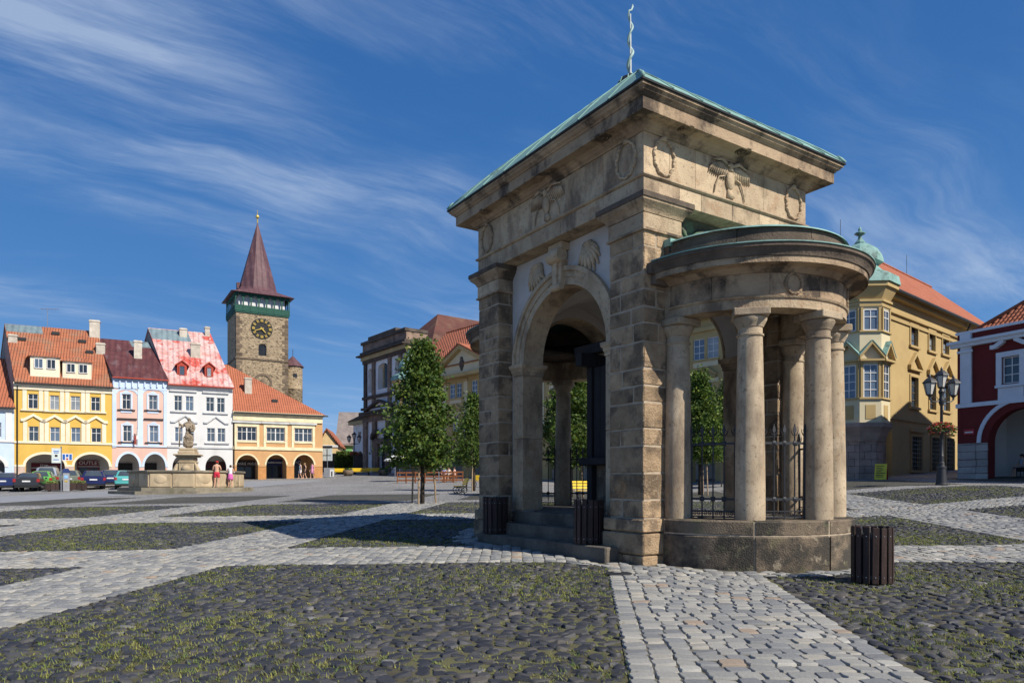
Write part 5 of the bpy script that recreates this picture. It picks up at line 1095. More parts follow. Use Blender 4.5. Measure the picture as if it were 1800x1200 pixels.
fr = [(60 - s) for s in (3.4 + 4.05 * i for i in range(12))]
holes = []; LV = (5.3, 7.3, 9.3, 10.9)
for i, x in enumerate(fr):
    holes.append([(x - .55, 5.6), (x + .55, 5.6), (x + .55, 7.5), (x - .55, 7.5)])
    for e in (-.62, .62): holes.append([(x + e - .5, 9.35), (x + e + .5, 9.35), (x + e + .5, 10.95), (x + e - .5, 10.95)])
    holes.append(arch_hole(x, 1.25, -.3, 2.1, 1.2))
put(link('front_wall', wall_mesh('front_wall', [(6, -.6), (60, -.6), (60, ZEV), (6, ZEV)], holes, 0, .5, m_cha), ch), MF)
put(MB().box(6.1, 59.6, .51, 11, 3.7, ZEV - .02).box(6.1, 59.6, 3.6, 11, -.6, 3.7).build('front_block', m_side, ch), MF); put(MB().box(6.1, 59.6, 3.4, 3.59, -.6, 3.7).build('arcade_wall', m_inner, ch), MF)
for i, x in enumerate(fr):
    put(window(ch, x - .55, x + .55, 5.6, 7.5, 2, 4, .15), MF)
    for e in (-.62, .62): put(window(ch, x + e - .5, x + e + .5, 9.35, 10.95, 2, 3, .12), MF)
    s = MB(); s.box(x - .75, x + .75, -.1, -.003, 5.45, 5.58); s.box(x - .95, x + .95, -.22, -.003, 7.85, 8.0)
    for q in (-1, 1): s.prism([(x + q * 1.0, 8.0), (x + q * .2, 8.55), (x + q * .2, 8.72), (x + q * 1.05, 8.14)], -.22, -.003)
    s.box(x - 1.2, x + 1.2, -.16, -.003, 9.18, 9.33); put(s.each('window_hood', m_cha, ch), MF)
    put(MB().box(x + 1.55, x + 2.25, -.07, -.002, 4.6, 11.3).build('pilaster_strip', m_chc, ch), MF); put(MB().box(x + 1.5, x + 2.3, -.15, -.071, 11.0, 11.35).build('pilaster_capital', m_cha, ch), MF)
    put(MB().box(x - 1.15, x + 1.15, -.05, -.002, 7.5 + .02, 7.84).box(x - 1.1, x + 1.1, -.05, -.002, 8.75, 9.17).each('apron_panel', m_chc, ch), MF)
put(MB().box(6, 60, -.14, -.002, 4.2, 4.5).box(6, 60, -.2, -.002, 11.45, 11.75).box(6, 60, -.35, -.002, 12.35, ZEV).build('cornice', m_cha, ch), MF)
# pediment over the middle of the front
xm = 60 - 42; PB = ZEV - 1.0; PA = ZEV + 1.6
put(MB().prism([(xm - 5.3, PB + .02), (xm + 5.3, PB + .02), (xm, PA)], -.55, -.36).build('pediment_field', m_chc, ch), MF); b = MB()
for e in (-1, 1): b.prism([(xm + e * 5.9, PB - .1), (xm, PA + .05), (xm, PA + .5), (xm + e * 5.9, PB + .38)], -1.0, -.36)
b.box(xm - 5.9, xm + 5.9, -1.0, -.56, PB - .35, PB + .03); put(b.build('pediment', m_cha, ch), MF)
b = MB()
for e in (-1, 1): b.prism([(xm + e * 6.1, PB + .33), (xm, PA + .52), (xm, PA + .68), (xm + e * 6.1, PB + .5)], -1.1, 4)
put(b.build('pediment_roof', m_tile2, ch), MF); b = MB(); b.ball((xm, -.6, PB + 1.05), (.42, .12, .58), 10, 8); b.ball((xm, -.62, PB + 1.65), (.24, .1, .18)); b.ball((xm, -.6, PB + .5), (.2, .1, .2)); put(b.build('coat_of_arms', m_chd, ch, True), MF)
# right wing
holes = []; wn = []
cs = Plane_(900 + F * CC.x / CC.y, CC.y, aS)
def sx(px): return cs.s(px)
def sz(px, py): return cs.z(px, py) - zb
up_ = [(1600, 1612.5, 573, 608), (1632, 1643, 583, 617), (1656, 1667, 591, 623)]; lo_ = [(1600, 1613, 663, 715), (1633, 1644, 671, 720), (1657, 1668.5, 676, 722)]; gr_ = [(1602, 1620, 767, 826), (1637, 1651, 769, 827), (1663, 1676, 770, 827)]
LW = 30
for t in up_ + lo_ + gr_: a, b, c, d = sx(t[0]), sx(t[1]), sz((t[0] + t[1]) / 2, t[3]), sz((t[0] + t[1]) / 2, t[2]); wn.append((a, b, c, d)); holes.append([(a, c), (b, c), (b, d), (a, d)])
holes.append(arch_hole(3.9, 1.15, -.3, 2.9, 1.1))
put(link('wing_wall', wall_mesh('wing_wall', [(0, -.6), (LW, -.6), (LW, ZEV), (0, ZEV)], holes, 0, .5, m_cha), ch), MS); put(MB().box(.5, LW, .9, 11, -.6, ZEV - .02).build('wing_block', m_cha, ch), MS)
for i, t in enumerate(wn):
    a, b, c, d = t
    if i < 6: put(window(ch, a, b, c, d, 2, 3 if i < 3 else 4, .2, m_wood), MS)
    else:
        g = MB()
        for k in range(1, 6): g.box(a + (b - a) * k / 6 - .015, a + (b - a) * k / 6 + .015, -.05, -.02, c, d)
        for k in range(1, 8): g.box(a, b, -.045, -.025, c + (d - c) * k / 8 - .012, c + (d - c) * k / 8 + .012)
        o = put(g.build('window_grille', m_iron, ch), MS); put(MB().box(a, b, .3, .35, c, d).build('pane', m_glassd, ch), MS)
    s = MB(); fw = .16
    s.box(a - fw, a - .002, -.07, -.003, c, d); s.box(b + .002, b + fw, -.07, -.003, c, d); s.box(a - fw, b + fw, -.07, -.003, d + .002, d + .15); s.box(a - .28, b + .28, -.16, -.003, c - .18, c - .02)
    if i >= 6: s.box(a - .3, b + .3, -.2, -.003, d + .3, d + .5)
    put(s.build('window_surround', m_cha, ch), MS)
    if 3 <= i < 6:
        m = (a + b) / 2; s = MB(); zt = d + .45; s.box(a - .45, b + .45, -.22, -.003, zt, zt + .14)
        for q in (-1, 1): s.prism([(m + q * (b - a + .9) / 2, zt + .14), (m, zt + 1.1), (m, zt + 1.35), (m + q * (b - a + .95) / 2, zt + .34)], -.24, -.003)
        put(s.build('window_pediment', m_cha, ch), MS)
put(MB().box(0, LW, -.1, -.003, sz(1600, 741), sz(1600, 738.5)).box(0, LW, -.1, -.003, ZEV - 1.75, ZEV - 1.55).box(0, LW, -.16, -.003, ZEV - 1.3, ZEV - 1.15).box(0, LW, -.4, -.003, ZEV - .35, ZEV).build('cornice', m_cha, ch), MS)
put(MB().tube([(2.5, -.75, ZEV - .02), (LW, -.75, ZEV - .02)], .12, 8).build('gutter', m_lead, ch), MS); xd = sx(1691) - .3; put(MB().tube([(xd, -.7, ZEV - .1), (xd, -.25, ZEV - 1.2), (xd, -.16, ZEV - 1.8), (xd, -.16, 0)], .08, 6).build('downpipe', m_lead, ch), MS)
# roofs meet at the corner in a hip
RH = 6.3; o_ = .75
def Lc(a, b, z): return tuple((Rz(aS) @ Vector((a, b, z))))        # a along right wing, b back along the front
V = [Lc(-o_, -o_, ZEV), Lc(LW, -o_, ZEV), Lc(LW, 6, ZEV + RH), Lc(6, 6, ZEV + RH), Lc(-o_, 54, ZEV), Lc(6, 54, ZEV + RH), Lc(12.5, 54, ZEV), Lc(12.5, 12.5, ZEV), Lc(LW, 12.5, ZEV)]
rf = MB().add(V, [(0, 1, 2, 3), (0, 3, 5, 4), (3, 7, 6, 5), (3, 2, 8, 7)]).build('roof', m_tile2, ch)
MB().add([Lc(-.7, -.7, ZEV - .004), Lc(LW, -.7, ZEV - .004), Lc(LW, .9, ZEV - .004), Lc(.9, .9, ZEV - .004), Lc(.9, 54, ZEV - .004), Lc(-.7, 54, ZEV - .004), Lc(-.7, -.7, ZEV + .02), Lc(LW, -.7, ZEV + .02), Lc(LW, .9, ZEV + .9), Lc(.9, .9, ZEV + .9), Lc(.9, 54, ZEV + .9), Lc(-.7, 54, ZEV + .02)], [(0, 1, 2, 3), (0, 3, 4, 5), (0, 6, 7, 1), (1, 7, 8, 2), (2, 8, 9, 3), (3, 9, 10, 4), (4, 10, 11, 5), (5, 11, 6, 0)]).build('eaves_soffit', m_cha, rf)
rd = MB(); rd.tube([V[3], V[2]], .14, 6); rd.tube([V[3], V[5]], .14, 6); rd.tube([V[0], V[3]], .13, 6); rd.build('ridge_tiles', m_tile2, rf)
for (a, l) in ((10.5, 1.9), (24, 1.9)): MB().tube([Lc(a, 6, ZEV + RH), Lc(a, 6, ZEV + RH + l)], .02, 5).build('lightning_rod', m_lead, rf)
# corner oriel
OC = Vector((0, 0, 0)); ap = 1.57; rc = ap / math.cos(PI / 8); a0 = math.atan2(-.997, -.076)
def octo(mb, r, z0, z1, r2=None):
    r2 = r2 or r; V = [(r * math.cos(a0 + PI / 8 + i * PI / 4), r * math.sin(a0 + PI / 8 + i * PI / 4), z0) for i in range(8)] + [(r2 * math.cos(a0 + PI / 8 + i * PI / 4), r2 * math.sin(a0 + PI / 8 + i * PI / 4), z1) for i in range(8)]
    return mb.add(V, [tuple(range(7, -1, -1)), tuple(range(8, 16))] + [(i, (i + 1) % 8, 8 + (i + 1) % 8, 8 + i) for i in range(8)])
def oz(y): return CZ + (850 - y) * 43.5 / F - zb
b = MB(); octo(b, rc, oz(742), oz(700)); octo(b, rc - .06, oz(700), oz(640) + .1); octo(b, rc, oz(640) + .1, oz(582)); octo(b, rc - .06, oz(582), oz(541)); octo(b, rc, oz(541), oz(497)); orl = b.build('oriel', m_chc, ch)
b = MB()
for (y0, y1, e) in ((701, 698, .12), (583, 580.5, .12), (538, 533, .07), (530, 526, .16), (505, 497, .5)): octo(b, rc + e, oz(y0), oz(y1))
octo(b, rc, oz(526), oz(505), rc + .4); b.each('oriel_cornice', m_cha, orl)
b = MB(); octo(b, rc + .15, oz(750), oz(742.2)); octo(b, rc - .1, oz(760), oz(750), rc + .1); octo(b, rc - .3, oz(775), oz(760), rc - .1); octo(b, rc - .45, -.6, oz(775)); b.build('oriel_corbel', mat('oriel_base_stone', (.40, .30, .245), (.26, .195, .16), 1.5, .95, .3, 20, objvar=.1), orl)
z = 0; k = 0; r = rc - .42
while z < oz(778):
    for i in (-2, -1, 0, 1):
        aa = a0 + i * PI / 4; M = Rz(aa + PI / 2); ws = r * math.sin(PI / 8); cut = .2 * ((-1) ** k)
        for (u0, u1) in ((-ws, cut), (cut, ws)): MB().cbox(u0 + .01, u1 - .01, -r * math.cos(PI / 8) - .03, -r * math.cos(PI / 8) + .1, z + .01, z + .44, .012, M).build('base_stone', MATS['oriel_base_stone'], orl)
    z += .45; k += 1
for i in range(-2, 3):
    M = Rz(a0 + i * PI / 4 + PI / 2) @ T(0, -(rc - .06) * math.cos(PI / 8) - .09, 0)
    for (y0, y1, rr) in ((640, 699, 4), (543, 580, 2)): put(window(orl, -.43, .43, oz(y1), oz(y0), 2, rr, .06), M)
    s = MB()
    for e in (-.6, .46): s.box(e, e + .14, -.04, .08, oz(699), oz(636)); s.box(e, e + .14, -.04, .08, oz(580), oz(540))
    put(s.each('oriel_pilaster', m_cha, orl), M)
    s = MB(); zt = oz(632)
    s.box(-.72, .72, -.28, .05, zt - .1, zt + .03)
    for q in (-1, 1): s.prism([(q * .74, zt + .03), (0, zt + .95), (0, zt + 1.15), (q * .76, zt + .22)], -.28, .05)
    put(s.build('oriel_pediment', m_cha, orl), M); s = MB()
    for q in (-1, 1): s.prism([(q * .78, zt + .222), (0, zt + 1.152), (0, zt + 1.20), (q * .80, zt + .27)], -.31, .05)
    put(s.build('pediment_flashing', m_copper, orl), M); s = MB(); s.box(-.3, .3, -.03, .0, oz(736), oz(711)); put(s.build('panel', m_cha, orl), M @ T(0, .04, 0))
def od(y): return CZ + (850 - y) * 45.1 / F - zb
b = MB(); b.lathe([(rc + .62, oz(497)), (rc + .5, od(494)), (rc * .85, od(484)), (rc * .62, od(472)), (rc * .62, od(468)), (rc * .80, od(466)), (rc * .80, od(463)), (rc * .74, od(452)), (rc * .58, od(440)), (rc * .33, od(432)), (.3, od(430)), (.32, od(427)), (.12, od(420)), (.1, od(415)), (.33, od(411.5)), (.33, od(410)), (.1, od(407)), (.12, od(403)), (.0, od(398))], 8, a0 + PI / 8, a0 + PI / 8 + 2 * PI); b.build('oriel_dome', m_copper, orl, rad(24))
# second oriel at the far end of the front
def Fp(x, y): return MF @ Vector((x, y, 0))
o2 = copy_tree(orl, ch); e_ = Fp(6.6, 0); o2.location = e_; o2.scale = (1, 1, 1)
# --- red house with arcade
rp = Plane_(1683, 40, math.atan2(-.908, .418)); m_red = mat('dark_red_render', (.155, .022, .020), (.12, .017, .016), .8, .92, .15, 25, objvar=.02); m_btrim = mat('bluish_white_trim', (.66, .68, .72), (.58, .60, .64), 1.2, .85, .1, objvar=.03)
m_rtile = mat('barrel_tile', (.36, .115, .055), (.22, .07, .04), 3, .8, .2, objvar=.05, stain=[(1.5, (.12, .05, .035), .5, .7, .6, None)])
h = House('arcaded_house', 'dark red house with white trim and arcade at the right edge', rp, 1683, 1800, 'house'); RD = h; L = 13.
def rz_(y): return h.z(1690, y)
zt = rz_(586); w_ = (1762, 1793, 626, 673); ah = h.arch(1737, 1860, 722, 777); ah = (h.x(1737) + 1.75, 1.75, h.z(1737, 777), 1.72)
wr = h.rect(*w_); holes = [wr, arch_hole(ah[0], ah[1], -.3, ah[2], ah[3], 20)]
for k in (1, 2): holes += [[(a + 4.3 * k, b) for a, b in wr], arch_hole(ah[0] + 4.3 * k, ah[1], -.3, ah[2], ah[3], 20)]
link('wall', wall_mesh('wall', [(0, -.5), (L + 1, -.5), (L + 1, zt), (0, zt)], holes, 0, .6, m_red), h.t)
for k in range(3):
    x = 4.3 * k; a, b = wr[0][0] + x, wr[1][0] + x; c, d = wr[0][1], wr[2][1]; window(h.t, a, b, c, d, 2, 3, .12); s = MB()
    s.box(a - .28, a - .01, -.1, -.003, c - .05, d + .28); s.box(b + .01, b + .28, -.1, -.003, c - .05, d + .28); s.box(a - .01, b + .01, -.1, -.003, d + .01, d + .28); s.box(a - .32, b + .32, -.14, -.003, c - .2, c - .06); s.box(a - .2, b + .2, -.06, -.003, c - 1.05, c - .21)
    s.build('window_surround', m_btrim, h.t); s = MB(); m = (a + b) / 2
    for q in (-1, 1): s.prism([(m + q * .95, d + .5), (m + q * .7, d + .5), (m + q * .25, d + .78), (m + q * .25, d + 1.02), (m + q * .75, d + .72), (m + q * .95, d + .72)], -.25, -.003)
    s.build('scrolled_hood', m_btrim, h.t); b_ = MB(); arch_band(b_, ah[0] + x, ah[1] + .38, ah[2], ah[3] + .38, .2, -.08, -.003, 22); b_.build('arch_trim', m_btrim, h.t)
    z = -.4
    while z < ah[2] - .05:
        hh = rnd.uniform(.36, .46); xs = [0.02 if k == 0 else ah[0] + x - ah[1] - .78, ah[0] + x - ah[1]]; md = xs[0] + (xs[1] - xs[0]) * rnd.uniform(.3, .65)
        for u0, u1 in ((xs[0], md), (md, xs[1])): MB().cbox(u0 + .01, u1 - .01, -.07, .3, z + .01, min(z + hh, ah[2]) - .01, .02, None, .008).build('base_stone', m_par if False else mat('pale_base_stone', (.42, .385, .35), (.29, .26, .235), 1.5, .95, .4, 20, objvar=.15), h.t)
        z += hh
s = MB(); s.box(-.05, L + 1, -.12, -.003, rz_(589), rz_(584.5)); s.box(-.35, L + 1, -.45, -.003, rz_(606), rz_(601)); s.box(-.25, L + 1, -.3, -.003, rz_(612), rz_(606)); s.box(-.05, L + 1, -.1, -.003, rz_(717), rz_(710)); s.build('cornice', m_btrim, h.t)
s = MB(); x0, x1 = h.x(1690), h.x(1709); s.box(x0, x1, -.12, -.003, rz_(710), rz_(612)); s.box(x0 - .12, x1 + .12, -.22, -.121, rz_(622), rz_(618)); s.box(x0, x1, -.16, -.003, rz_(601), rz_(589)); s.build('pilaster', m_btrim, h.t)
sg = h.box('street_sign', 1694.5, 1713, 754, 763.5, -.03, -.004, mat('sign_red', (.45, .03, .04), None, 3, .4, 0)); h.box('sign_text', 1696.5, 1711, 758.3, 760.6, -.036, -.031, m_white, sg)
MB().box(0, L + 1, .61, 3.6, ah[2] + ah[3] + .3, ah[2] + ah[3] + .5).box(0, L + 1, 3.6, 3.8, -.5, 5).box(0, .55, .61, 3.6, -.5, ah[2] + 1.9).build('arcade_wall', m_wall, h.t); MB().box(ah[0] + 1.2, ah[0] + 2.2, 3.5, 3.59, -.4, 2.2).build('arcade_door', m_timb, h.t)
DP = 22; MB().box(0, L + 1, 3.85, DP, -.5, zt - .1).box(0, L + 1, .61, 3.84, 4.8, zt - .1).build('house_block', m_red, h.t)
zw = 13.9; MB().box(.4, L + 1, 11.5, DP - .2, zt - .09, zw).prism([(.3, zw), (7.2, zw + 4.5), (L + 1.1, zw)], 11.4, DP).build('unseen_shade_block', m_red, h.t)  # unseen taller neighbour mass, added to throw shade on the chateau's right wing
rr = 4.6; zr = zt - .1; xr = .35; b = MB(); V = [(xr, .5, zr), (L + 1, .5, zr), (L + 1, 5.8, zr + rr), (6.0, 5.8, zr + rr), (xr, DP, zr), (6.0, DP - 5, zr + rr), (L + 1, DP, zr)]
rf = b.add(V, [(0, 1, 2, 3), (0, 3, 5, 4), (4, 5, 6), (5, 3, 2, 6)]).build('roof', m_rtile, h.t)
# barrel tiles on the two slopes in view
TV = []; TF = []
def tiles(A, U, Wd, L_, H_, clip):
    """A corner, U along the eaves, Wd up the slope (unit), rows of half-round tiles"""
    Nn = U.cross(Wd).normalized(); n = int(L_ / .24)
    for i in range(n):
        hmax = clip((i + .5) * .24); k = int(hmax / .36)
        for j in range(k):
            c = A + U * ((i + .5) * .24) + Wd * (j * .36); b0 = len(TV)
            for (t, lift) in ((0, .035), (.40, .0)):
                for q in range(5):
                    an = PI * q / 4; TV.append(c + Wd * t + U * (math.cos(an) * .105) + Nn * (math.sin(an) * .085 + lift))
            for q in range(4): TF.append((b0 + q, b0 + q + 1, b0 + q + 6, b0 + q + 5))
v = [Vector(p) for p in V]
U = (v[1] - v[0]).normalized(); Wd = Vector((0, 5.3, rr)); WL = Wd.length; Wd.normalize(); tiles(v[0], U, Wd, L + .6, WL, lambda s: WL * min(1, s / (6.0 - xr)))
U = (v[0] - v[4]).normalized(); Wd = Vector((6.0 - xr, 0, rr)); WL2 = Wd.length; Wd.normalize(); LL = DP - .5; tiles(v[4], U, Wd, LL, WL2, lambda s: WL2 * min(1, s / 5, (LL - s) / 5.3))
struct(link('barrel_tiles', mesh('barrel_tiles', TV, TF, m_rtile, True), rf), 'stuff')
MB().tube([v[0] + Vector((0, 0, .08)), v[3] + Vector((0, 0, .1))], .13, 8).build('hip_tiles', m_rtile, rf, True)
# --- small houses between corner house and church
bp_ = Plane_(590, 118, rad(8))
h = House('small_house', 'cream gabled small house behind the corner house', bp_, 560, 593.5, 'house'); w = h.w; m_cr = mat('cream_render', (.72, .52, .26), None, 1, .9, .1, objvar=.02); z1 = h.z(577, 783)
link('wall', wall_mesh('wall', [(0, -.5), (w, -.5), (w, z1), (w * .42, h.z(577, 755)), (0, z1)], [h.rect(571, 580.5, 786, 797)], 0, .4, m_cr), h.t); h.window(571, 580.5, 786, 797, 4, 2); MB().prism([(0, -.5), (w, -.5), (w, z1 - .1), (w * .42, h.z(577, 755) - .1), (0, z1 - .1)], .41, 9).build('side_wall', m_cr, h.t)
MB().box(-.1, w + .1, -.15, -.002, z1 - .25, z1 + .1).build('cornice', m_white, h.t); MB().prism([(w * .42, h.z(577, 755)), (w + .4, z1 - .1), (w + .4, z1 + .15), (w * .42, h.z(577, 755) + .3), (-.4, z1 + .15), (-.4, z1 - .1)], -.3, 10).build('roof', m_tile2, h.t)
h = House('small_house', 'green small house with steep grey roof beside the church', Plane_(605, 128, rad(8)), 593.5, 632, 'house'); w = h.w; z1 = h.z(610, 782); m_gr = mat('green_render', (.20, .46, .17), None, 1, .9, .1, objvar=.02); wins = [h.rect(601.5, 608, 788, 797), h.rect(619, 625, 788, 797)]
link('wall', wall_mesh('wall', [(0, -.5), (w, -.5), (w, z1), (0, z1)], wins, 0, .4, m_gr), h.t); h.window(601.5, 608, 788, 797); h.window(619, 625, 788, 797)
m_slate = mat('grey_slate', (.26, .225, .21), (.17, .145, .14), 1, .85, .2, 8, objvar=.03); MB().prism([(.42, -.5), (12, -.5), (12, z1), (6, z1 + 6), (.42, z1)], 0, w, 'x').build('side_wall', m_redtrim, h.t); MB().prism([(-.5, z1 - .1), (6, z1 + 6.3), (6, z1 + 6.6), (-.5, z1 + .25)], -.4, w + .3, 'x').build('roof', m_slate, h.t)
h = House('boundary_wall', 'low dark brown wall between the corner house and the church', Plane_(590, 104, rad(8)), 566, 640, 'wall'); MB().cbox(0, h.w, 0, .5, -.4, h.z(600, 799), .05).build('wall', mat('dark_rubble', (.10, .08, .07), (.06, .05, .045), 1, .95, .4, 5, objvar=0), h.t); MB().cbox(-.05, h.w + .05, -.08, .58, h.z(600, 799) + .003, h.z(600, 799) + .2, .03).build('coping', m_chd, h.t)
# ------------------------------------------------------------------ fountain, people, cars, street furniture, trees
def skin(name, verts, edges, radii, m, parent=None, sub=1, root=0):
    """continuous body grown over a skeleton"""
    me = bpy.data.meshes.new(name); me.from_pydata([tuple(v) for v in verts], edges, []); me.materials.append(m); o = link(name, me, parent)
    o.modifiers.new('skin', 'SKIN').use_smooth_shade = True
    for i, r in enumerate(radii):
        rr = r if isinstance(r, tuple) else (r, r); o.data.skin_vertices[0].data[i].radius = rr; o.data.skin_vertices[0].data[i].use_root = (i == root)
    s = o.modifiers.new('sub', 'SUBSURF'); s.levels = sub; s.render_levels = sub
    return o
m_skin = mat('skin', (.60, .36, .25), (.54, .31, .21), 3, .6, .05, objvar=.05); m_hair = mat('dark_hair', (.035, .022, .015), None, 6, .7, .3, objvar=.1)
def cloth(name, c): return mat('cloth_' + name, c, tuple(x * .85 for x in c), 5, .9, .2, 25, objvar=.04)
def person(label, loc, rotz, top=None, bottom=None, skirt=False, hair=m_hair, cap=None, pose='stand', scale=1., group=None, bag=None):
    """facing +y; body one skinned mesh, clothes and hair on top"""
    t = thing('person', label, 'person', loc, rotz, group); t.scale = (scale,) * 3
    P = {'pel': (0, 0, .93), 'bel': (0, .01, 1.08), 'che': (0, 0, 1.30), 'nb': (0, -.01, 1.45), 'nt': (0, .01, 1.53), 'hd': (0, .03, 1.62), 'ht': (0, .02, 1.72)}
    for s, n in ((-1, 'L'), (1, 'R')):
        P['sh' + n] = (s * .175, -.01, 1.42); P['el' + n] = (s * .25, -.03, 1.14); P['wr' + n] = (s * .27, .07, .90); P['ha' + n] = (s * .27, .10, .82)
        P['hp' + n] = (s * .095, 0, .88); P['kn' + n] = (s * .11, .02, .48); P['an' + n] = (s * .115, -.02, .09); P['to' + n] = (s * .13, .15, .03); P['he' + n] = (s * .115, -.06, .03)
    if pose == 'lean':      # forearms up on a ledge in front
        for s, n in ((-1, 'L'), (1, 'R')): P['el' + n] = (s * .26, .06, 1.16); P['wr' + n] = (s * .17, .28, 1.14); P['ha' + n] = (s * .10, .33, 1.13)
        P['nt'] = (0, .05, 1.53); P['hd'] = (0, .09, 1.60); P['ht'] = (0, .11, 1.70)
    if pose == 'walk': P['knR'] = (.11, .16, .50); P['anR'] = (.115, .12, .12); P['toR'] = (.13, .29, .05); P['heR'] = (.115, .07, .05); P['anL'] = (-.115, -.16, .12); P['toL'] = (-.13, 0, .03); P['heL'] = (-.115, -.2, .08)
    if pose == 'sit':
        dz = -.45
        for k in list(P):
            if k[:2] not in ('kn', 'an', 'to', 'he'): P[k] = (P[k][0], P[k][1], P[k][2] + dz)
        for s, n in ((-1, 'L'), (1, 'R')):
            P['hp' + n] = (s * .095, .02, .45); P['kn' + n] = (s * .12, .44, .47); P['an' + n] = (s * .12, .42, .09); P['to' + n] = (s * .13, .58, .03); P['he' + n] = (s * .12, .37, .03); P['wr' + n] = (s * .18, .34, .62); P['el' + n] = (s * .24, .08, .70); P['ha' + n] = (s * .14, .40, .62)
    names = list(P); ix = {n: i for i, n in enumerate(names)}; V = [P[n] for n in names]; E = []
    R_ = {'pel': (.155, .11), 'bel': (.135, .10), 'che': (.155, .11), 'nb': (.075, .07), 'nt': .055, 'hd': (.082, .098), 'ht': (.06, .075), 'sh': .068, 'el': .043, 'wr': .03, 'ha': (.04, .022), 'hp': .09, 'kn': .058, 'an': .038, 'to': (.04, .025), 'he': .034}
    rad_ = [R_[n] if n in R_ else R_[n[:2]] for n in names]
    for a, b in (('pel', 'bel'), ('bel', 'che'), ('che', 'nb'), ('nb', 'nt'), ('nt', 'hd'), ('hd', 'ht')): E.append((ix[a], ix[b]))
    for n in 'LR':
        for a, b in (('nb', 'sh' + n), ('sh' + n, 'el' + n), ('el' + n, 'wr' + n), ('wr' + n, 'ha' + n), ('pel', 'hp' + n), ('hp' + n, 'kn' + n), ('kn' + n, 'an' + n), ('an' + n, 'to' + n), ('an' + n, 'he' + n)): E.append((ix[a], ix[b]))
        h = Vector(P['ha' + n]); d = (h - Vector(P['wr' + n])).normalized(); sd = Vector((1, 0, 0)) if abs(d.x) < .7 else Vector((0, 0, 1))
        for k in range(5):
            o = (k - 1.5) * .02 if k < 4 else -.045; l = (.07, .08, .076, .06, .05)[k]; b0 = h + sd * o * .6 + d * .01; V.append(b0 + d * l + sd * o * .5); rad_.append(.009); E.append((ix['ha' + n], len(V) - 1))
    skin('body', V, E, rad_, m_skin, t)
    def sub_(nm, keys, m, grow, ed):
        kk = {k: i for i, k in enumerate(keys)}; skin(nm, [P[k] if isinstance(k, str) else k for k in keys], [(kk[a], kk[b]) for a, b in ed], [tuple(q + grow for q in (lambda r: r if isinstance(r, tuple) else (r, r))(R_[k] if k in R_ else R_[k[:2]])) for k in keys], m, t)
    if top:
        sub_('shirt', ['bel', 'pel', 'che', 'nb', 'shL', 'elL', 'shR', 'elR'], top, .016, [('pel', 'bel'), ('bel', 'che'), ('che', 'nb'), ('nb', 'shL'), ('nb', 'shR')])
    if bottom:
        if skirt: MB().lathe([(.15, 1.05), (.17, .95), (.20, .75), (.225, .58), (.20, .58)], 14, M=Matrix.Scale(.8, 4, (0, 1, 0))).build('skirt', bottom, t, True)
        elif pose == 'sit': sub_('trousers', ['pel', 'hpL', 'knL', 'hpR', 'knR'], bottom, .018, [('pel', 'hpL'), ('hpL', 'knL'), ('pel', 'hpR'), ('hpR', 'knR')])
        else:
            P2 = {}
            for n in 'LR': P['sm' + n] = tuple(.35 * a + .65 * b for a, b in zip(P['hp' + n], P['kn' + n])); 
            R_['sm'] = .085; sub_('shorts', ['pel', 'bel', 'hpL', 'smL', 'hpR', 'smR'], bottom, .022, [('pel', 'bel'), ('pel', 'hpL'), ('hpL', 'smL'), ('pel', 'hpR'), ('hpR', 'smR')])
    hd = Vector(P['hd'])
    hb = MB(); hb.ball(hd + Vector((0, -.015, .045)), (.093, .108, .092), 12, 8); hb.ball(hd + Vector((0, -.055, -.02)), (.085, .062, .09), 10, 6); hb.build('hair', hair, t, True)
    if cap: c = MB(); c.ball(hd + Vector((0, -.005, .065)), (.102, .116, .082), 12, 8); c.prism([(-.07, .07), (.07, .07), (.06, .19), (-.06, .19)], .05, .065, 'z', T(*hd)); c.build('cap', cap, t, True)
    f = MB(); f.tube([hd + Vector((0, .10, .01)), hd + Vector((0, .125, -.02))], [.012, .016], 5); f.ball(hd + Vector((0, .094, -.06)), (.026, .01, .008), 6, 4)
    for s in (-1, 1): f.ball(hd + Vector((s * .085, 0, -.01)), (.012, .025, .032), 6, 4)
    f.build('face_features', m_skin, t, True); e = MB()
    for s in (-1, 1): e.ball(hd + Vector((s * .032, .094, .012)), (.012, .008, .008), 6, 4)
    e.build('eyes', m_black, t)
    if bag: MB().cbox(-.16, .16, -.26, -.10, 1.08, 1.42, .05).build('bag', bag, t)
    return t
# fountain basin
m_fst = mat('fountain_stone', (.52, .42, .28), (.36, .28, .18), 1.2, .9, .3, 20, [(1.1, (.14, .11, .08), .52, .74, .7, (1, 1, .6))], .1); m_fdk = mat('fountain_step', (.27, .24, .18), (.15, .13, .10), 1.5, .95, .4, 15, [(1.5, (.1, .1, .05), .5, .7, .6, None)], .1)
FY = 50.5; fp = at(331, FY); fz = gz(fp.x, fp.y - 3)
ft = thing('fountain', 'low octagonal stone fountain with a statue on a central pedestal', 'fountain', (fp.x, fp.y, fz), rad(8))
def oct_(r, rz=PI / 8): return [(r * math.cos(rz + i * PI / 4), r * math.sin(rz + i * PI / 4)) for i in range(8)]
def osolid(r, z0, z1): return MB().prism(oct_(r), z0, z1, 'z')
osolid(5.0, -.4, .16).build('step', m_fdk, ft); osolid(4.45, .163, .40).build('step', m_fdk, ft)
RB = 3.75
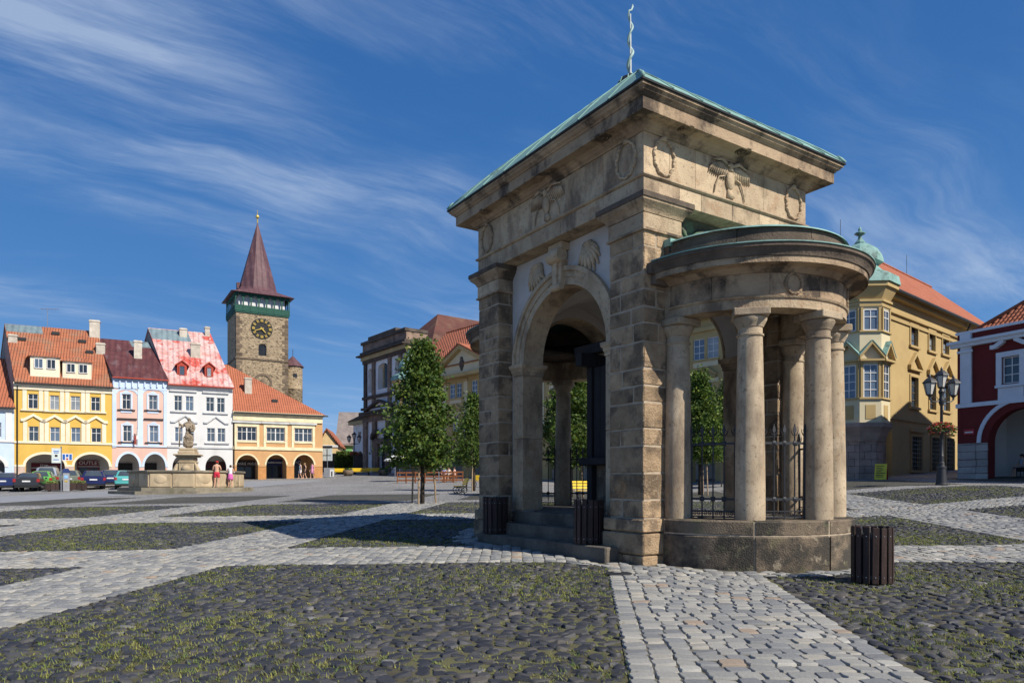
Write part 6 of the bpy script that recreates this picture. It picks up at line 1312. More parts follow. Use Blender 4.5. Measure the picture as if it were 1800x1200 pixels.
for i in range(8):
    a = PI / 8 + i * PI / 4 + PI / 8; L_ = RB * math.sin(PI / 8) * 2; M = Rz(a - PI / 2); y = RB * math.cos(PI / 8)
    sd = MB().prism([(-L_ / 2, 0), (L_ / 2, 0), (L_ / 2, 1), (-L_ / 2, 1)], y - .3, y, M=Rz(a - PI / 2) @ Matrix.Scale(1.02, 4, (0, 0, 1)) @ T(0, 0, .38)).build('basin_side', m_fst, ft)
    for s in (-1, 1): MB().cbox(s * L_ / 4 - L_ / 4 + .05, s * L_ / 4 + L_ / 4 - .05, y - .02, y + .05, .45, 1.34, .02, M).build('basin_panel', m_fst, sd)
    MB().ball((L_ / 4, y + .04, .95), (.42, .05, .3), 14, 8, M).build('cartouche', m_fst, sd, True)
    MB().cbox(-L_ / 2 - .03, L_ / 2 + .03, y - .42, y + .14, 1.41, 1.56, .03, M).build('basin_rim', m_fdk, sd)
MB().prism(oct_(RB - .25), .4, 1.3, 'z').build('water', mat('fountain_water', (.03, .045, .045), None, 2, .08, .1, 6, objvar=0, spec=.6), ft)
b = MB(); 
for (r, z0, z1) in ((.66, .41, 1.5), (.52, 1.5, 2.15), (.57, 2.15, 2.25), (.50, 2.25, 2.55), (.70, 2.55, 2.65), (.80, 2.65, 2.78), (.56, 2.78, 3.0), (.50, 3.0, 3.2)): b.cbox(-r, r, -r, r, z0, z1 - .002, .04)
for s in (-1, 1): b.tube([(s * .75, -.4, 1.2), (s * .78, -.4, 1.6), (s * .66, -.4, 1.95), (s * .56, -.4, 2.15)], [.16, .17, .11, .06], 8)
b.ball((0, -.58, 1.75), (.28, .18, .24)); b.build('pedestal', m_fst, ft, rad(35))
sv = [(0, 0, 4.0), (0, 0, 4.35), (.05, 0, 5.1), (.0, 0, 5.75), (.03, .0, 6.35), (.08, 0, 6.62), (.1, -.02, 6.85), (.1, -.02, 7.05), (-.33, 0, 6.35), (-.58, -.1, 6.1), (-.75, -.2, 6.45), (.45, 0, 6.3), (.6, -.15, 5.85), (.35, -.35, 5.7), (-.22, -.1, 5.0), (-.3, -.15, 4.4), (.3, -.1, 5.0), (.28, -.2, 4.4), (-.45, .1, 4.2), (.5, .1, 4.25), (.35, -.4, 6.0), (.38, -.45, 6.25)]
se = [(0, 1), (1, 2), (2, 3), (3, 4), (4, 5), (5, 6), (6, 7), (4, 8), (8, 9), (9, 10), (4, 11), (11, 12), (12, 13), (2, 14), (14, 15), (2, 16), (16, 17), (1, 18), (1, 19), (13, 20), (20, 21)]
sr = [(.55, .45), (.42, .36), (.36, .28), (.34, .26), (.36, .24), .13, (.17, .19), .14, .2, .13, .08, .2, .14, .12, .24, .2, .24, .2, .3, .3, .17, .12]
sv = [(x * .72, y * .72, 3.2 + (z - 4) * .72) for x, y, z in sv]; sr = [tuple(q * .66 for q in (r if isinstance(r, tuple) else (r, r))) for r in sr]
st = skin('statue', sv, se, sr, mat('statue_stone', (.36, .29, .205), (.20, .155, .11), 2.5, .95, .6, 12, objvar=0, bdist=.06), ft, 3)
tx = bpy.data.textures.new('drapery', 'CLOUDS'); tx.noise_scale = .13; dm = st.modifiers.new('folds', 'DISPLACE'); dm.texture = tx; dm.strength = .15; dm.mid_level = .5
MB().tube([(-.56, -.16, 3.3), (-.53, -.14, 4.3), (-.60, -.14, 5.2)], [.045, .045, .035], 6).build('staff', st.data.materials[0], st, True)
for (px, lab, kw) in ((381, 'shirtless person in red shorts and red cap leaning on the fountain rim', dict(bottom=cloth('red', (.55, .03, .06)), cap=cloth('redcap', (.5, .03, .03)), pose='lean', scale=1.04)),
                      (405, 'person in white top and pink skirt standing at the fountain rim', dict(top=cloth('white', (.78, .77, .78)), bottom=cloth('pink', (.62, .14, .40)), skirt=True, pose='lean', scale=.90))):
    k = (px - 900) / F; aF_ = rad(8)
    # standing on the upper step just outside the rim
    best = None
    for Yq in np.arange(44, 52, .02):
        q = Vector((k * Yq - fp.x, Yq - fp.y)); q.rotate(Matrix.Rotation(-aF_, 2)); d = max(q.x * math.cos(PI / 4 * i) + q.y * math.sin(PI / 4 * i) for i in range(8))
        if d < RB * math.cos(PI / 8) + .36: best = Yq; break
    person(lab, (k * best, best, fz + .402), rad(12), **kw)
for (px, py, lab, kw) in ((528, 843, 'person in pale blue shirt and white shorts before the corner house', dict(top=cloth('paleblue', (.45, .56, .70)), bottom=cloth('white', (.78, .77, .78)), pose='walk')),
                      (536, 843.5, 'person in black shirt and shorts between two others before the corner house', dict(top=cloth('black', (.02, .02, .022)), bottom=cloth('black', (.02, .02, .022)), pose='walk', hair=mat('fair_hair', (.3, .2, .1), None, 6, .7, .2))),
                      (549, 842.5, 'person in pink top and pink skirt at the last arch of the corner house', dict(top=cloth('rose', (.70, .30, .45)), bottom=cloth('rose', (.70, .30, .45)), skirt=True, pose='walk'))):
    p = at(px, 76.0); person(lab, (p.x, p.y, p.z), rad(150 + rnd.uniform(-30, 30)), **kw, group='people walking past the corner house')
# ---- cars
def paint(name, c, metal=.25): return mat('paint_' + name, c, tuple(x * .95 for x in c), 1, .25, 0, objvar=0, metal=metal, spec=.6)
m_tail = mat('tail_lamp', (.35, .02, .02), (.28, .015, .015), 4, .2, 0, objvar=0, spec=.6); m_plate = mat('number_plate', (.70, .71, .72), None, 8, .5, 0, objvar=0); m_cglass = mat('car_glass', (.06, .08, .10), (.04, .05, .065), 1, .06, 0, objvar=0, spec=.7); m_trim = mat('car_plastic', (.03, .031, .033), None, 4, .6, 0, objvar=0)
CARS = {'sedan': (1.77, [(-2.30, .78, .42, .86, .87, .70), (-2.22, .86, .30, .98, .99, .74), (-1.55, .88, .24, 1.0, 1.02, .74), (-.95, .885, .22, .98, 1.40, .60), (-.1, .885, .2, .96, 1.45, .61), (.55, .885, .2, .94, 1.38, .60), (1.25, .88, .2, .93, .96, .74), (2.0, .85, .22, .82, .83, .70), (2.28, .72, .36, .66, .67, .55)], (2, 3), (5, 6)),
        'wagon': (1.75, [(-2.25, .80, .42, .92, .93, .70), (-2.20, .86, .30, .98, 1.0, .74), (-1.85, .875, .24, 1.0, 1.47, .60), (-.95, .88, .22, .98, 1.50, .61), (-.1, .88, .2, .96, 1.51, .61), (.55, .88, .2, .94, 1.42, .60), (1.25, .88, .2, .93, .96, .74), (1.95, .85, .22, .82, .83, .70), (2.2, .72, .36, .66, .67, .55)], (1, 2), (5, 6)),
        'hatch': (1.68, [(-1.95, .77, .42, .90, .91, .68), (-1.90, .82, .30, .98, 1.0, .70), (-1.55, .835, .24, 1.0, 1.44, .58), (-.8, .84, .22, .98, 1.49, .59), (0, .84, .2, .96, 1.49, .59), (.5, .84, .2, .94, 1.40, .58), (1.15, .835, .2, .93, .96, .70), (1.7, .81, .22, .82, .83, .66), (1.92, .7, .36, .66, .67, .5)], (1, 2), (5, 6)),
        'van': (1.8, [(-2.1, .84, .42, 1.0, 1.01, .76), (-2.05, .88, .30, 1.05, 1.08, .78), (-1.8, .90, .24, 1.08, 1.72, .66), (-.9, .90, .22, 1.06, 1.78, .67), (.1, .90, .2, 1.04, 1.77, .67), (.7, .90, .2, 1.02, 1.62, .65), (1.4, .89, .2, 1.0, 1.04, .76), (1.95, .86, .22, .9, .91, .72), (2.15, .74, .36, .7, .71, .56)], (1, 2), (5, 6))}
def car(label, kind, px, Y, rotz, m, back=None):
    wd, stn, rw, fw = CARS[kind]; p = at(px, Y); t = thing('parked_car', label, 'car', (p.x, p.y, p.z), rotz, 'cars parked along the houses')
    def sec(s):
        y, w, zb, be, ro, rw_ = s; return [(-w * .9, y, zb), (-w, y, zb + .18), (-w * 1.0, y, (zb + be) / 2 + .1), (-w * .965, y, be), (-rw_ - .02, y, ro - .05 if ro - be > .1 else ro - .004), (-rw_ * .8, y, ro), (rw_ * .8, y, ro), (rw_ + .02, y, ro - .05 if ro - be > .1 else ro - .004), (w * .965, y, be), (w, y, (zb + be) / 2 + .1), (w, y, zb + .18), (w * .9, y, zb)]
    S_ = [sec(s) for s in stn]; V = [v for s in S_ for v in s]; n = 12; k = len(S_)
    Fc = [(i * n + j, i * n + (j + 1) % n, (i + 1) * n + (j + 1) % n, (i + 1) * n + j) for i in range(k - 1) for j in range(n)] + [tuple(range(n)), tuple(range((k - 1) * n, k * n))]
    bd = link('body', mesh('body', V, Fc, m, rad(32)), t)
    def panel(name, q, mt, off=.012, sh=.1):
        q = [Vector(v) for v in q]; c = sum(q, Vector()) / 4; nn = (q[1] - q[0]).cross(q[3] - q[0]).normalized()
        if nn.dot(c - Vector((0, 0, .8))) < 0: nn = -nn
        a = [c + (v - c) * (1 - sh) + nn * off for v in q]; b = [c + (v - c) * (1 - sh) - nn * .02 for v in q]
        return MB().add(a + b, [(0, 1, 2, 3), (7, 6, 5, 4), (0, 4, 5, 1), (1, 5, 6, 2), (2, 6, 7, 3), (3, 7, 4, 0)]).build(name, mt, t)
    def glassq(A, B):
        (ya, wa, _, _, ra, qa), (yb, wb, _, _, rb_, qb) = stn[A], stn[B]; return [(-qa * .98, ya, ra), (qa * .98, ya, ra), (qb * .86, yb, rb_), (-qb * .86, yb, rb_)]
    panel('rear_window', glassq(*rw), m_cglass, .02, .12); panel('windscreen', glassq(fw[1], fw[0]), m_cglass, .02, .1)
    for (i, j) in ((rw[1], rw[1] + 1), (rw[1] + 1, fw[0])):
        for (c, d) in ((3, 4), (8, 7)): panel('side_window', [S_[i][c], S_[j][c], S_[j][d], S_[i][d]], m_cglass, .012, .08)
    y0 = stn[0][0]; w = stn[1][1]; be = stn[1][3]
    for s in (-1, 1):
        lz0, lz1 = (be - .32, be - .06); lm = MB(); lm.cbox(s * w - .20 if s > 0 else -w - .01, w + .01 if s > 0 else -w + .20, y0 - .01, y0 + .2, lz0, lz1, .03); lm.build('tail_lamp', m_tail, t)
        for yy in (y0 + .85, stn[-1][0] - .85):
            M = T(s * (wd / 2 - .13), yy, .31) @ Matrix.Rotation(PI / 2, 4, 'Y'); wl = MB(); wl.lathe([(.2, -.1), (.30, -.1), (.315, -.06), (.315, .06), (.30, .1), (.2, .1)], 20, M=M, closed=True); o = wl.build('wheel', m_rubber, t, rad(40)); rm = MB(); rm.lathe([(0, -.06), (.2, -.07), (.2, .07), (0, .06)], 16, M=M); rm.build('rim', m_steel, o)
            MB().lathe([(.0, -.112), (.36, -.112), (.36, .0), (0, .0)], 20, M=M).build('wheel_arch', m_trim, t)
        hm = MB(); hm.cbox(s * (w + .02) if s > 0 else -w - .18, w + .18 if s > 0 else -w - .02, .72, .84, .95, 1.08, .03); hm.build('mirror', m, t); MB().cbox(s * .62 - .12, s * .62 + .12, stn[-1][0] - .1, stn[-1][0] - .02, .56, .68, .03).build('headlamp', m_plate, t)
    MB().cbox(-w * .97, w * .97, y0 - .05, y0 + .25, .36, .58, .05).build('bumper', m, t); MB().cbox(-w * .9, w * .9, y0 - .035, y0 + .1, .24, .36, .03).build('bumper_skirt', m_trim, t); MB().cbox(-.27, .27, y0 - .062 if kind == 'x' else y0 - .03, y0 + .02, be - .30, be - .18, .01).build('number_plate', m_plate, t)
    return t
hd = rad(27)
car('dark grey saloon car with red tail lamps, nearest the road', 'sedan', 54, 57, hd, paint('charcoal', (.035, .037, .043)))
car('dark blue saloon car at the left edge of the parked row', 'sedan', 13, 58, hd, paint('blue', (.022, .035, .12)))
car('bright green hatchback behind the charcoal saloon', 'hatch', 76, 60.5, hd, paint('green', (.13, .42, .09)))
car('silver blue tall car behind the green hatchback', 'van', 86, 64, hd, paint('silver', (.38, .42, .48), .6))
car('grey green estate car behind the parking meter', 'wagon', 125, 62, hd, paint('sage', (.20, .22, .17)))
car('dark blue estate car with pale number plate', 'wagon', 165, 59, hd + .05, paint('navy', (.018, .024, .10)))
car('small dark blue car between the estate and the turquoise car', 'hatch', 196, 62.5, hd, paint('blue', (.022, .035, .12)))
car('turquoise hatchback parked next to the fountain', 'hatch', 223, 58.5, hd, paint('turquoise', (.10, .42, .40)))
car('black car half hidden under the arch of the pale blue house', 'wagon', -12, 62, hd, paint('black', (.02, .02, .022)))
# ---- planters, parking meter, signs
m_leaf = mat('foliage', (.135, .19, .038), (.04, .072, .014), 1.2, .55, 0, objvar=0, attr=[(0, (1, 1, 1)), (.3, (.6, .8, .8)), (.55, (1.5, 1.35, 1.0)), (.8, (.8, 1, .7))], trans=.3)
def leaves(name, C, size, m, parent, kind=True, flat=.5):
    """leaf-sized quads scattered at points C"""
    N = len(C); a = NP.normal(0, 1, (N, 3)); a[:, 2] *= flat; a /= np.linalg.norm(a, axis=1)[:, None]; b = np.cross(a, NP.normal(0, 1, (N, 3))); b /= np.linalg.norm(b, axis=1)[:, None]; s = (size * NP.uniform(.6, 1.25, N))[:, None]
    V = np.stack([C - a * s * .6, C + b * s * .36 + a * s * .05, C + a * s * .62, C - b * s * .36 + a * s * .05], 1).reshape(-1, 3)
    o = link(name, npmesh(name, V, np.arange(N * 4).reshape(-1, 4), m, np.repeat(NP.rand(N), 4)), parent)
    if kind: struct(o, 'stuff')
    return o
def planter(label, px, Y):
    p = at(px, Y); t = thing('planter', label, 'planter', (p.x, p.y, p.z), hd, 'wooden planters by the parking meter')
    for s in (-1, 1):
        for i in range(5): MB().cbox(-.85 + i * .345, -.85 + i * .345 + .33, s * .28 - .03, s * .28 + .03, .08, .62, .01).build('board', m_slat, t)
        MB().cbox(s * .86 - .03, s * .86 + .03, -.25, .25, .08, .62, .01).build('end_board', m_slat, t); MB().cbox(s * .6 - .1, s * .6 + .1, -.25, .25, 0, .08, .01).build('foot', m_slat, t)
    MB().box(-.82, .82, -.24, .24, .4, .56).build('soil', m_soil, t); C = NP.uniform((-.8, -.25, .56), (.8, .25, .8), (420, 3)); leaves('plants', C, .12, mat('dry_foliage', (.30, .32, .10), (.12, .18, .04), 3, .7, 0, objvar=0, attr=True, trans=.2), t)
planter('wooden planter with dry grasses left of the parking meter', 103, 55); planter('wooden planter with dry grasses right of the parking meter', 130, 55.5)
p = at(116.5, 54.8); t = thing('parking_meter', 'grey parking ticket machine between the two planters', 'parking meter', (p.x, p.y, p.z), hd); MB().cbox(-.22, .22, -.15, .15, 0, 1.45, .03).build('cabinet', mat('meter_grey', (.30, .31, .33), None, 3, .5, 0), t); MB().prism([(-.24, 0), (.24, 0), (.24, .15), (.12, .33), (-.12, .33), (-.24, .15)], -.17, .17, M=T(0, 0, 1.452)).build('hood', mat('meter_blue', (.03, .05, .16), None, 3, .4, 0), t); MB().box(-.12, .12, -.17, -.152, 1.0, 1.25).build('screen', mat('meter_screen', (.25, .45, .7), None, 3, .3, 0), t); MB().box(-.1, .1, -.17, -.152, .72, .86).build('slot', m_gold, t)
def pole_sign(label, px, Y, H, rot, boards):
    p = at(px, Y); t = thing('sign_post', label, 'sign', (p.x, p.y, p.z), rot); MB().tube([(0, 0, 0), (0, 0, H)], .045, 8).build('pole', m_steel, t)
    for (x0, x1, z0, z1, mt, extra) in boards:
        o = MB().cbox(x0, x1, -.09, -.05, z0, z1, .008).build('board', mt, t)
        for (a, b, c, d, m2) in extra: MB().box(x0 + (x1 - x0) * a, x0 + (x1 - x0) * b, -.098, -.091, z0 + (z1 - z0) * c, z0 + (z1 - z0) * d).build('print', m2, o)
    return t
m_sb = mat('sign_blue', (.03, .13, .45), None, 3, .4, 0); m_pale = mat('pale_board', (.62, .68, .66), None, 2, .5, 0, objvar=.03)
pole_sign('pale information board and blue zone sign on one pole by the planters', 107.5, 54.6, 3.5, rad(30), [(-.62, -.02, 2.2, 3.35, m_pale, [(.2, .8, .76, .82, m_sb), (.25, .75, .66, .71, m_sb), (.35, .65, .42, .56, m_black), (.2, .8, .2, .25, m_sb)]), (.05, .75, 2.4, 2.95, m_white, [(.06, .3, .1, .9, m_sb), (.7, .94, .1, .9, m_sb), (.38, .62, .5, .9, m_sb), (.4, .6, .12, .35, m_tail)])])
pole_sign('white information board on a pole beside the orange corner house', 575.5, 80, 3.4, rad(-10), [(-.62, .62, 1.9, 3.3, m_pale, [(.46, .54, .05, .95, m_trim), (.1, .9, .4, .46, m_trim)]), (-.62, .62, 3.32, 3.6, m_trim, [])])
pole_sign('blue round-marked traffic sign before the church door', 694.5, 72, 2.6, rad(-8), [(-.38, .38, 1.55, 2.6, m_white, [(.14, .86, .36, .9, m_sb), (.2, .8, .08, .26, m_sb), (.3, .7, .46, .8, m_tail)])])
pole_sign('small white notice on a green post before the cafe', 771.5, 60, 2.5, rad(-8), [(-.22, .22, 1.2, 2.4, m_white, [(.1, .9, .7, .95, m_gal), (.2, .8, .05, .12, m_black)])])
p = at(578.5, 79.5); t = thing('utility_box', 'grey utility box with a white poster below the information board', 'utility box', (p.x, p.y, p.z), 0); MB().cbox(-.55, .55, -.25, .25, 0, 1.1, .03).build('cabinet', mat('meter_grey', (.30, .31, .33)), t); MB().box(.15, .62, -.262, -.252, .1, .95).build('poster', m_white, t); MB().box(.3, .45, -.266, -.263, .15, .7).build('print', m_black, t)
# ---- lamps
m_lglass = mat('frosted_lamp_glass', (.62, .60, .55), (.5, .48, .44), 2, .35, 0, objvar=.05)
def lantern(t, x, y, z, s=1.):
    M = T(x, y, z) @ Matrix.Scale(s, 4)
    f = MB(); n = 6
    def P6(r, z): return [(r * math.cos(i * PI / 3), r * math.sin(i * PI / 3), z) for i in range(6)]
    A, B = P6(.15, 0), P6(.27, .55)
    for i in range(6): f.tube([A[i], B[i]], .018, 4, M); f.tube([A[i], A[(i + 1) % 6]], .018, 4, M); f.tube([B[i], B[(i + 1) % 6]], .022, 4, M)
    f.lathe([(.0, -.22), (.05, -.2), (.04, -.12), (.12, -.03), (.15, 0)], 8, M=M); f.lathe([(.33, .55), (.31, .6), (.2, .72), (.13, .78), (.05, .82), (.06, .88), (.02, .96), (0, 1.0)], 6, M=M)
    o = f.build('lantern', m_iron, t); g = MB(); V = P6(.135, .01) + P6(.255, .545); g.add(V, [(i, (i + 1) % 6, 6 + (i + 1) % 6, 6 + i) for i in range(6)] + [tuple(range(5, -1, -1)), tuple(range(6, 12))], M); g.build('lantern_glass', m_lglass, o)
m_flow = mat('red_flowers', (.62, .05, .04), (.5, .03, .05), 2, .7, 0, objvar=0, attr=[(0, (1, 1, 1)), (.5, (1.1, 3.5, 3)), (.68, (1, 8, 7)), (.8, (.9, 1, 1))], trans=.2)
def lamp(label, px, Y, rot, flowers=True, H=5.45, arms=2):
    p = at(px, Y); t = thing('street_lamp', label, 'street lamp', (p.x, p.y, p.z), rot)
    b = MB(); b.lathe([(.0, 0), (.27, 0), (.27, .06), (.235, .1), (.20, .55), (.19, .78), (.21, .8), (.21, .85), (.15, .9), (.13, 1.0), (.15, 1.04), (.10, 1.1), (.09, 1.35), (.11, 1.38), (.085, 1.42), (.075, 2.4), (.095, 2.43), (.07, 2.46), (.06, 3.75), (.09, 3.8), (.13, 3.95), (.13, 4.05), (.09, 4.15), (.1, 4.3), (.14, 4.42), (.06, 4.6), (.055, 4.62)], 16); po = b.build('post', m_iron, t, rad(35))
    lantern(t, 0, 0, 4.62)
    for i in range(arms):
        a = 2 * PI * i / arms; c, s = math.cos(a), math.sin(a); b = MB(); b.tube([(c * .08, s * .08, 4.0), (c * .3, s * .3, 3.92), (c * .52, s * .52, 3.95), (c * .66, s * .66, 4.05)], .028, 6); b.tube([(c * (.3 + .1 * math.cos(q)), s * (.3 + .1 * math.cos(q)), 4.06 + .1 * math.sin(q)) for q in np.linspace(-1.5, 4.4, 12)], .014, 4); b.build('arm', m_iron, t); lantern(t, c * .66, s * .66, 4.26)
    if flowers:
        b = MB(); b.lathe([(.12, 2.45), (.3, 2.5), (.42, 2.65), (.40, 2.66), (.28, 2.55), (.12, 2.5)], 14, closed=True); b.build('flower_basket', m_iron, t)
        a = NP.uniform(0, 2 * PI, 1100); r = NP.uniform(.12, .62, 1100); z = 2.58 + NP.uniform(0, .34, 1100) - np.maximum(0, r - .42) * 1.2; C = np.stack([r * np.cos(a), r * np.sin(a), z], 1); leaves('basket_leaves', C[:650], .11, m_leaf, t); leaves('basket_flowers', C[650:] + np.array([0, 0, .04]), .10, m_flow, t)
    return t
lamp('black three-lantern street lamp with a flower basket before the ochre chateau', 1655, 33.3, rad(12)); lamp('distant black three-lantern street lamp before the church', 622.5, 92, rad(0))
# ---- benches
m_ybench = mat('yellow_slat', (.80, .56, .03), (.72, .48, .02), 4, .6, .1, objvar=.08)
def bench(label, px, Y, rot, L=1.8):
    p = at(px, Y); t = thing('bench', label, 'bench', (p.x, p.y, p.z), rot)
    for i in range(4): MB().cbox(-L / 2, L / 2, -.25 + i * .125, -.25 + i * .125 + .105, .43, .465, .01).build('seat_slat', m_ybench, t)
    for i in range(3): MB().cbox(-L / 2, L / 2, -.018, .018, -.055, .055, .01, T(0, .30 + i * .055, .58 + i * .135) @ Matrix.Rotation(rad(-18), 4, 'X')).build('back_slat', m_ybench, t)
    for s in (-1, 1):
        x = s * (L / 2 - .25); b = MB(); b.tube([(x, .25, .42), (x, .31, .52), (x, .46, .95)], .025, 6); b.tube([(x, -.27, .42), (x, .27, .42)], .025, 6)
        for yc, r in ((-.14, .17), (.2, .15)): b.tube([(x, yc + r * math.cos(q), .22 + r * math.sin(q)) for q in np.linspace(0, 2 * PI, 17)], .022, 6)
        b.tube([(x, -.22, 0), (x, -.22, .12)], .025, 6); b.tube([(x, .18, 0), (x, .18, .12)], .025, 6); b.build('iron_leg', m_iron, t)
    return t
bench('yellow slatted bench seen end-on beside the near tree', 808, 41, rad(-78)); bench('yellow slatted bench seen through the railing under the pavilion arch', 1042, 33, rad(8)); bench('yellow bench before the dark hedge, left of the round planter', 595, 86, rad(5), 2.6); bench('yellow bench before the church, right of the round planter', 632, 86, rad(5), 2.6); bench('yellow bench before the church portal, rightmost of the far benches', 661, 86, rad(5), 2.2); bench('yellow slatted bench by the chateau arches, half hidden by the far pier', 846, 52, rad(-30))
for (px, lab) in ((612, 'round stone planter between the far yellow benches'), (674, 'pale round stone planter before the church portal')):
    p = at(px, 85); t = thing('stone_planter', lab, 'planter', (p.x, p.y, p.z)); MB().lathe([(.45, 0), (.6, .2), (.66, .5), (.6, .7), (.5, .72), (.48, .6), (0, .6)], 14).build('bowl', m_par, t, True); leaves('plants', NP.uniform((-.45, -.45, .6), (.45, .45, .9), (260, 3)), .15, m_leaf, t)
p = at(605.5, 95); t = thing('hedge', 'dark clipped hedge before the low wall', 'hedge', (p.x, p.y, p.z), rad(5)); C = NP.uniform((-1.3, -.9, .05), (1.3, .9, 3.0), (5000, 3)); C[:, :2] *= (.75 + .25 * np.sin(C[:, 2:3] * 1.1)); leaves('foliage', C, .2, m_leaf, t); MB().tube([(0, 0, 0), (0, 0, 2.5)], .12, 6).build('trunk', m_timb, t)
# sandwich board
p = at(1549, 42.5); t = thing('sandwich_board', 'yellow sandwich board standing before the corner oriel', 'sign', (p.x, p.y, p.z), rad(12)); m_yb = mat('yellow_board', (.78, .60, .06), None, 3, .6, 0)
for s in (-1, 1):
    o = MB().cbox(-.33, .33, -.015, .015, 0, 1.0, .006, T(0, s * .3, 0) @ Matrix.Rotation(s * rad(16), 4, 'X')).build('panel', m_yb if s < 0 else m_redtrim, t)
    if s < 0:
        for i in range(7): MB().box(-.25, -.25 + rnd.uniform(.3, .5), -.021, -.016, .82 - i * .11, .86 - i * .11, T(0, s * .3, 0) @ Matrix.Rotation(s * rad(16), 4, 'X')).build('print', m_trim, o)
t.rotation_euler = (0, 0, rad(-38))
# ---- cafe before the chateau
for i, px in enumerate((706, 722, 738, 755, 772, 789, 806)):
    p = at(px, 62); t = thing('cafe_barrier', ('leftmost', 'second', 'third', 'fourth', 'fifth', 'sixth', 'rightmost')[i] + ' orange wooden barrier of the cafe row from the left', 'barrier', (p.x, p.y, p.z), rad(2), 'orange cafe barriers'); mo = mat('orange_wood', (.24, .085, .03), (.17, .06, .022), 4, .7, .1, objvar=.1)
    for s in (-1, 1): MB().cbox(s * .38 - .04, s * .38 + .04, -.04, .04, 0, 1.0, .008).build('post', mo, t)
    for z in (.18, .5, .85): MB().cbox(-.34, .34, -.02, .02, z, z + .14, .006).build('rail', mo, t)
p = at(703, 66); t = thing('parasol', 'white cafe parasol left of the near tree', 'parasol', (p.x, p.y, p.z)); MB().lathe([(1.5, 1.9), (1.5, 2.0), (.75, 2.45), (0, 2.7), (0, 2.62), (.75, 2.36)], 8).build('canopy', m_white, t); MB().tube([(0, 0, 0), (0, 0, 2.6)], .035, 6).build('pole', m_steel, t)
for (px, c, lab) in ((781, (.25, .3, .55), 'seated person in blue behind the cafe barriers, left of two others'), (789, (.70, .68, .64), 'seated person in white behind the cafe barriers, middle one'), (799, (.62, .42, .36), 'seated person in pale pink behind the cafe barriers, rightmost')):
    p = at(px, 63.5); person(lab, (p.x, p.y, p.z + .06), rad(rnd.uniform(60, 300)), top=cloth('c%d' % px, c), bottom=cloth('black', (.02, .02, .022)), pose='sit', group='people seated at the cafe')
    q = thing('cafe_chair', {781: 'wooden cafe chair under the person in blue', 789: 'wooden cafe chair under the person in white', 799: 'wooden cafe chair under the person in pale pink'}[px], 'chair', (p.x, p.y, p.z)); MB().cbox(-.22, .22, -.22, .22, .40, .44, .01).build('seat', mo, q)
    for a in (-1, 1):
        for b_ in (-1, 1): MB().cbox(a * .19 - .02, a * .19 + .02, b_ * .19 - .02, b_ * .19 + .02, 0, .398, .005).build('leg', mo, q)
    MB().cbox(-.22, .22, .22, .25, .44, .9, .01).build('backrest', mo, q)
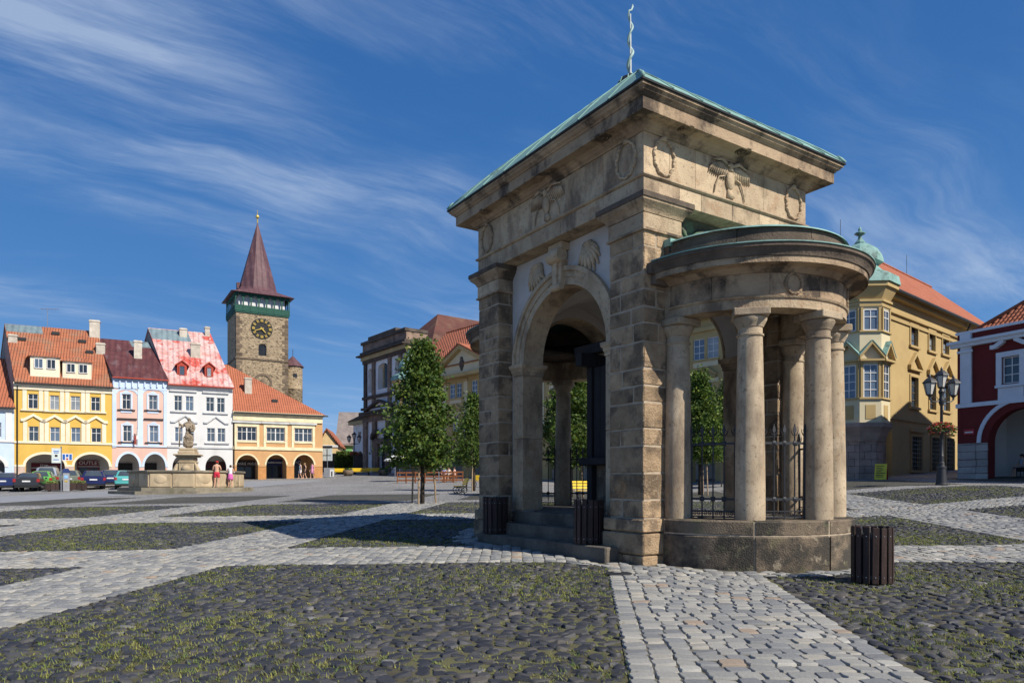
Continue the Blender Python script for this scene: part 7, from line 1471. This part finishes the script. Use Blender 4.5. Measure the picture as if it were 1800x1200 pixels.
# ---- trees
m_bark = mat('bark', (.075, .058, .045), (.035, .028, .022), 3, .95, .8, 15, objvar=.15, stretch=(3, 3, .6)); m_stake = mat('stake_wood', (.34, .25, .16), (.24, .17, .11), 4, .85, .2, objvar=.15)
def tree(label, px, Y, H, R_, z0, n, stakes=3, rot=0., leaf=.145):
    p = at(px, Y); t = thing('lime_tree', label, 'tree', (p.x, p.y, p.z), rot, 'young lime trees in the square'); b = MB(); r0 = .105
    b.tube([(0, 0, -.1), (.02, .01, z0 * .6), (-.02, .02, H * .5), (.02, 0, H * .8), (.0, 0, H * .97)], [r0, r0 * .85, r0 * .6, r0 * .3, .012], 9); limbs = []
    for i in range(26):
        q = i / 26; zz = z0 * .95 + (H - z0) * .85 * q; a = i * 2.4 + rnd.uniform(-.4, .4); l = R_ * (.95 - .75 * q) * rnd.uniform(.7, 1.0); e = Vector((math.cos(a) * l, math.sin(a) * l, zz + l * rnd.uniform(.35, .8))); limbs.append((Vector((0, 0, zz)), e)); b.tube([(0, 0, zz), (Vector((0, 0, zz)) + e) / 2 + Vector((0, 0, -.05)), e], [.04 * (1.1 - q), .025 * (1.1 - q), .006], 5)
    b.build('trunk', m_bark, t, True); C = []; per = max(1, n // 430)
    def prof(z):     # crown radius by height: broad below the middle, pointed top
        u = (z - z0) / (H - z0); return R_ * max(.05, min(1, .62 + u * 1.6) * (1 - max(0, u - .18) / .86) ** .75)
    for i in range(430):
        z = z0 + (H - z0) * rnd.random() ** 1.15; a = rnd.uniform(0, 2 * PI); rr = prof(z) * (rnd.random() ** .42) * rnd.uniform(.78, 1.10) * (1 + .18 * math.sin(a * 3 + z * 2.3) + .12 * math.sin(a * 5 - z * 4.1)); c = np.array((rr * math.cos(a), rr * math.sin(a), z)); C.append(c + NP.normal(0, 1, (per, 3)) * np.array((.15, .15, .11)) * rnd.uniform(.6, 1.6))
    leaves('crown', np.concatenate(C), leaf, m_leaf, t, flat=.8)
    for i in range(stakes):
        a = rot + .4 + 2 * PI * i / max(1, stakes); c, s = math.cos(a), math.sin(a); MB().tube([(c * .62, s * .62, -.1), (c * .5, s * .5, 2.3)], .04, 7).build('stake', m_stake, t)
    for i in range(stakes):
        a, a2 = [rot + .4 + 2 * PI * k / stakes for k in (i, i + 1)]; MB().tube([(math.cos(a) * .5, math.sin(a) * .5, 2.12), (math.cos(a2) * .5, math.sin(a2) * .5, 2.12)], .025, 5).build('crossbar', m_stake, t)
    return t
tree('young lime tree with wooden stakes left of the pavilion', 742, 30.5, 7.0, 1.72, 1.7, 17000)
tree('smaller lime tree just left of the pavilion, behind the bench', 833, 45, 6.1, 1.5, 1.7, 9000)
tree('lime tree seen through the entrance arch of the pavilion', 1004, 36, 6.8, 2.15, 1.75, 17000, rot=.8)
tree('lime tree seen between the left columns of the porch', 1230, 38, 6.5, 1.55, 1.9, 12000, rot=.3)
tree('lime tree half hidden behind the second porch column', 1284, 45, 6.9, 1.85, 1.9, 12000, rot=1.)
p = at(1797, 39.2); t = person('seated person in blue at the far right under the red arcade', (p.x, p.y, p.z), rad(80), top=cloth('paleblue', (.45, .56, .70)), bottom=cloth('black', (.02, .02, .022)), pose='sit')
q = thing('cafe_chair', 'dark chair under the seated person at the right edge', 'chair', (p.x, p.y, p.z), rad(80)); MB().cbox(-.22, .22, -.22, .22, .33, .37, .01).build('seat', m_iron, q)
for a in (-1, 1):
    for b_ in (-1, 1): MB().cbox(a * .19 - .02, a * .19 + .02, b_ * .19 - .02, b_ * .19 + .02, 0, .329, .005).build('leg', m_iron, q)
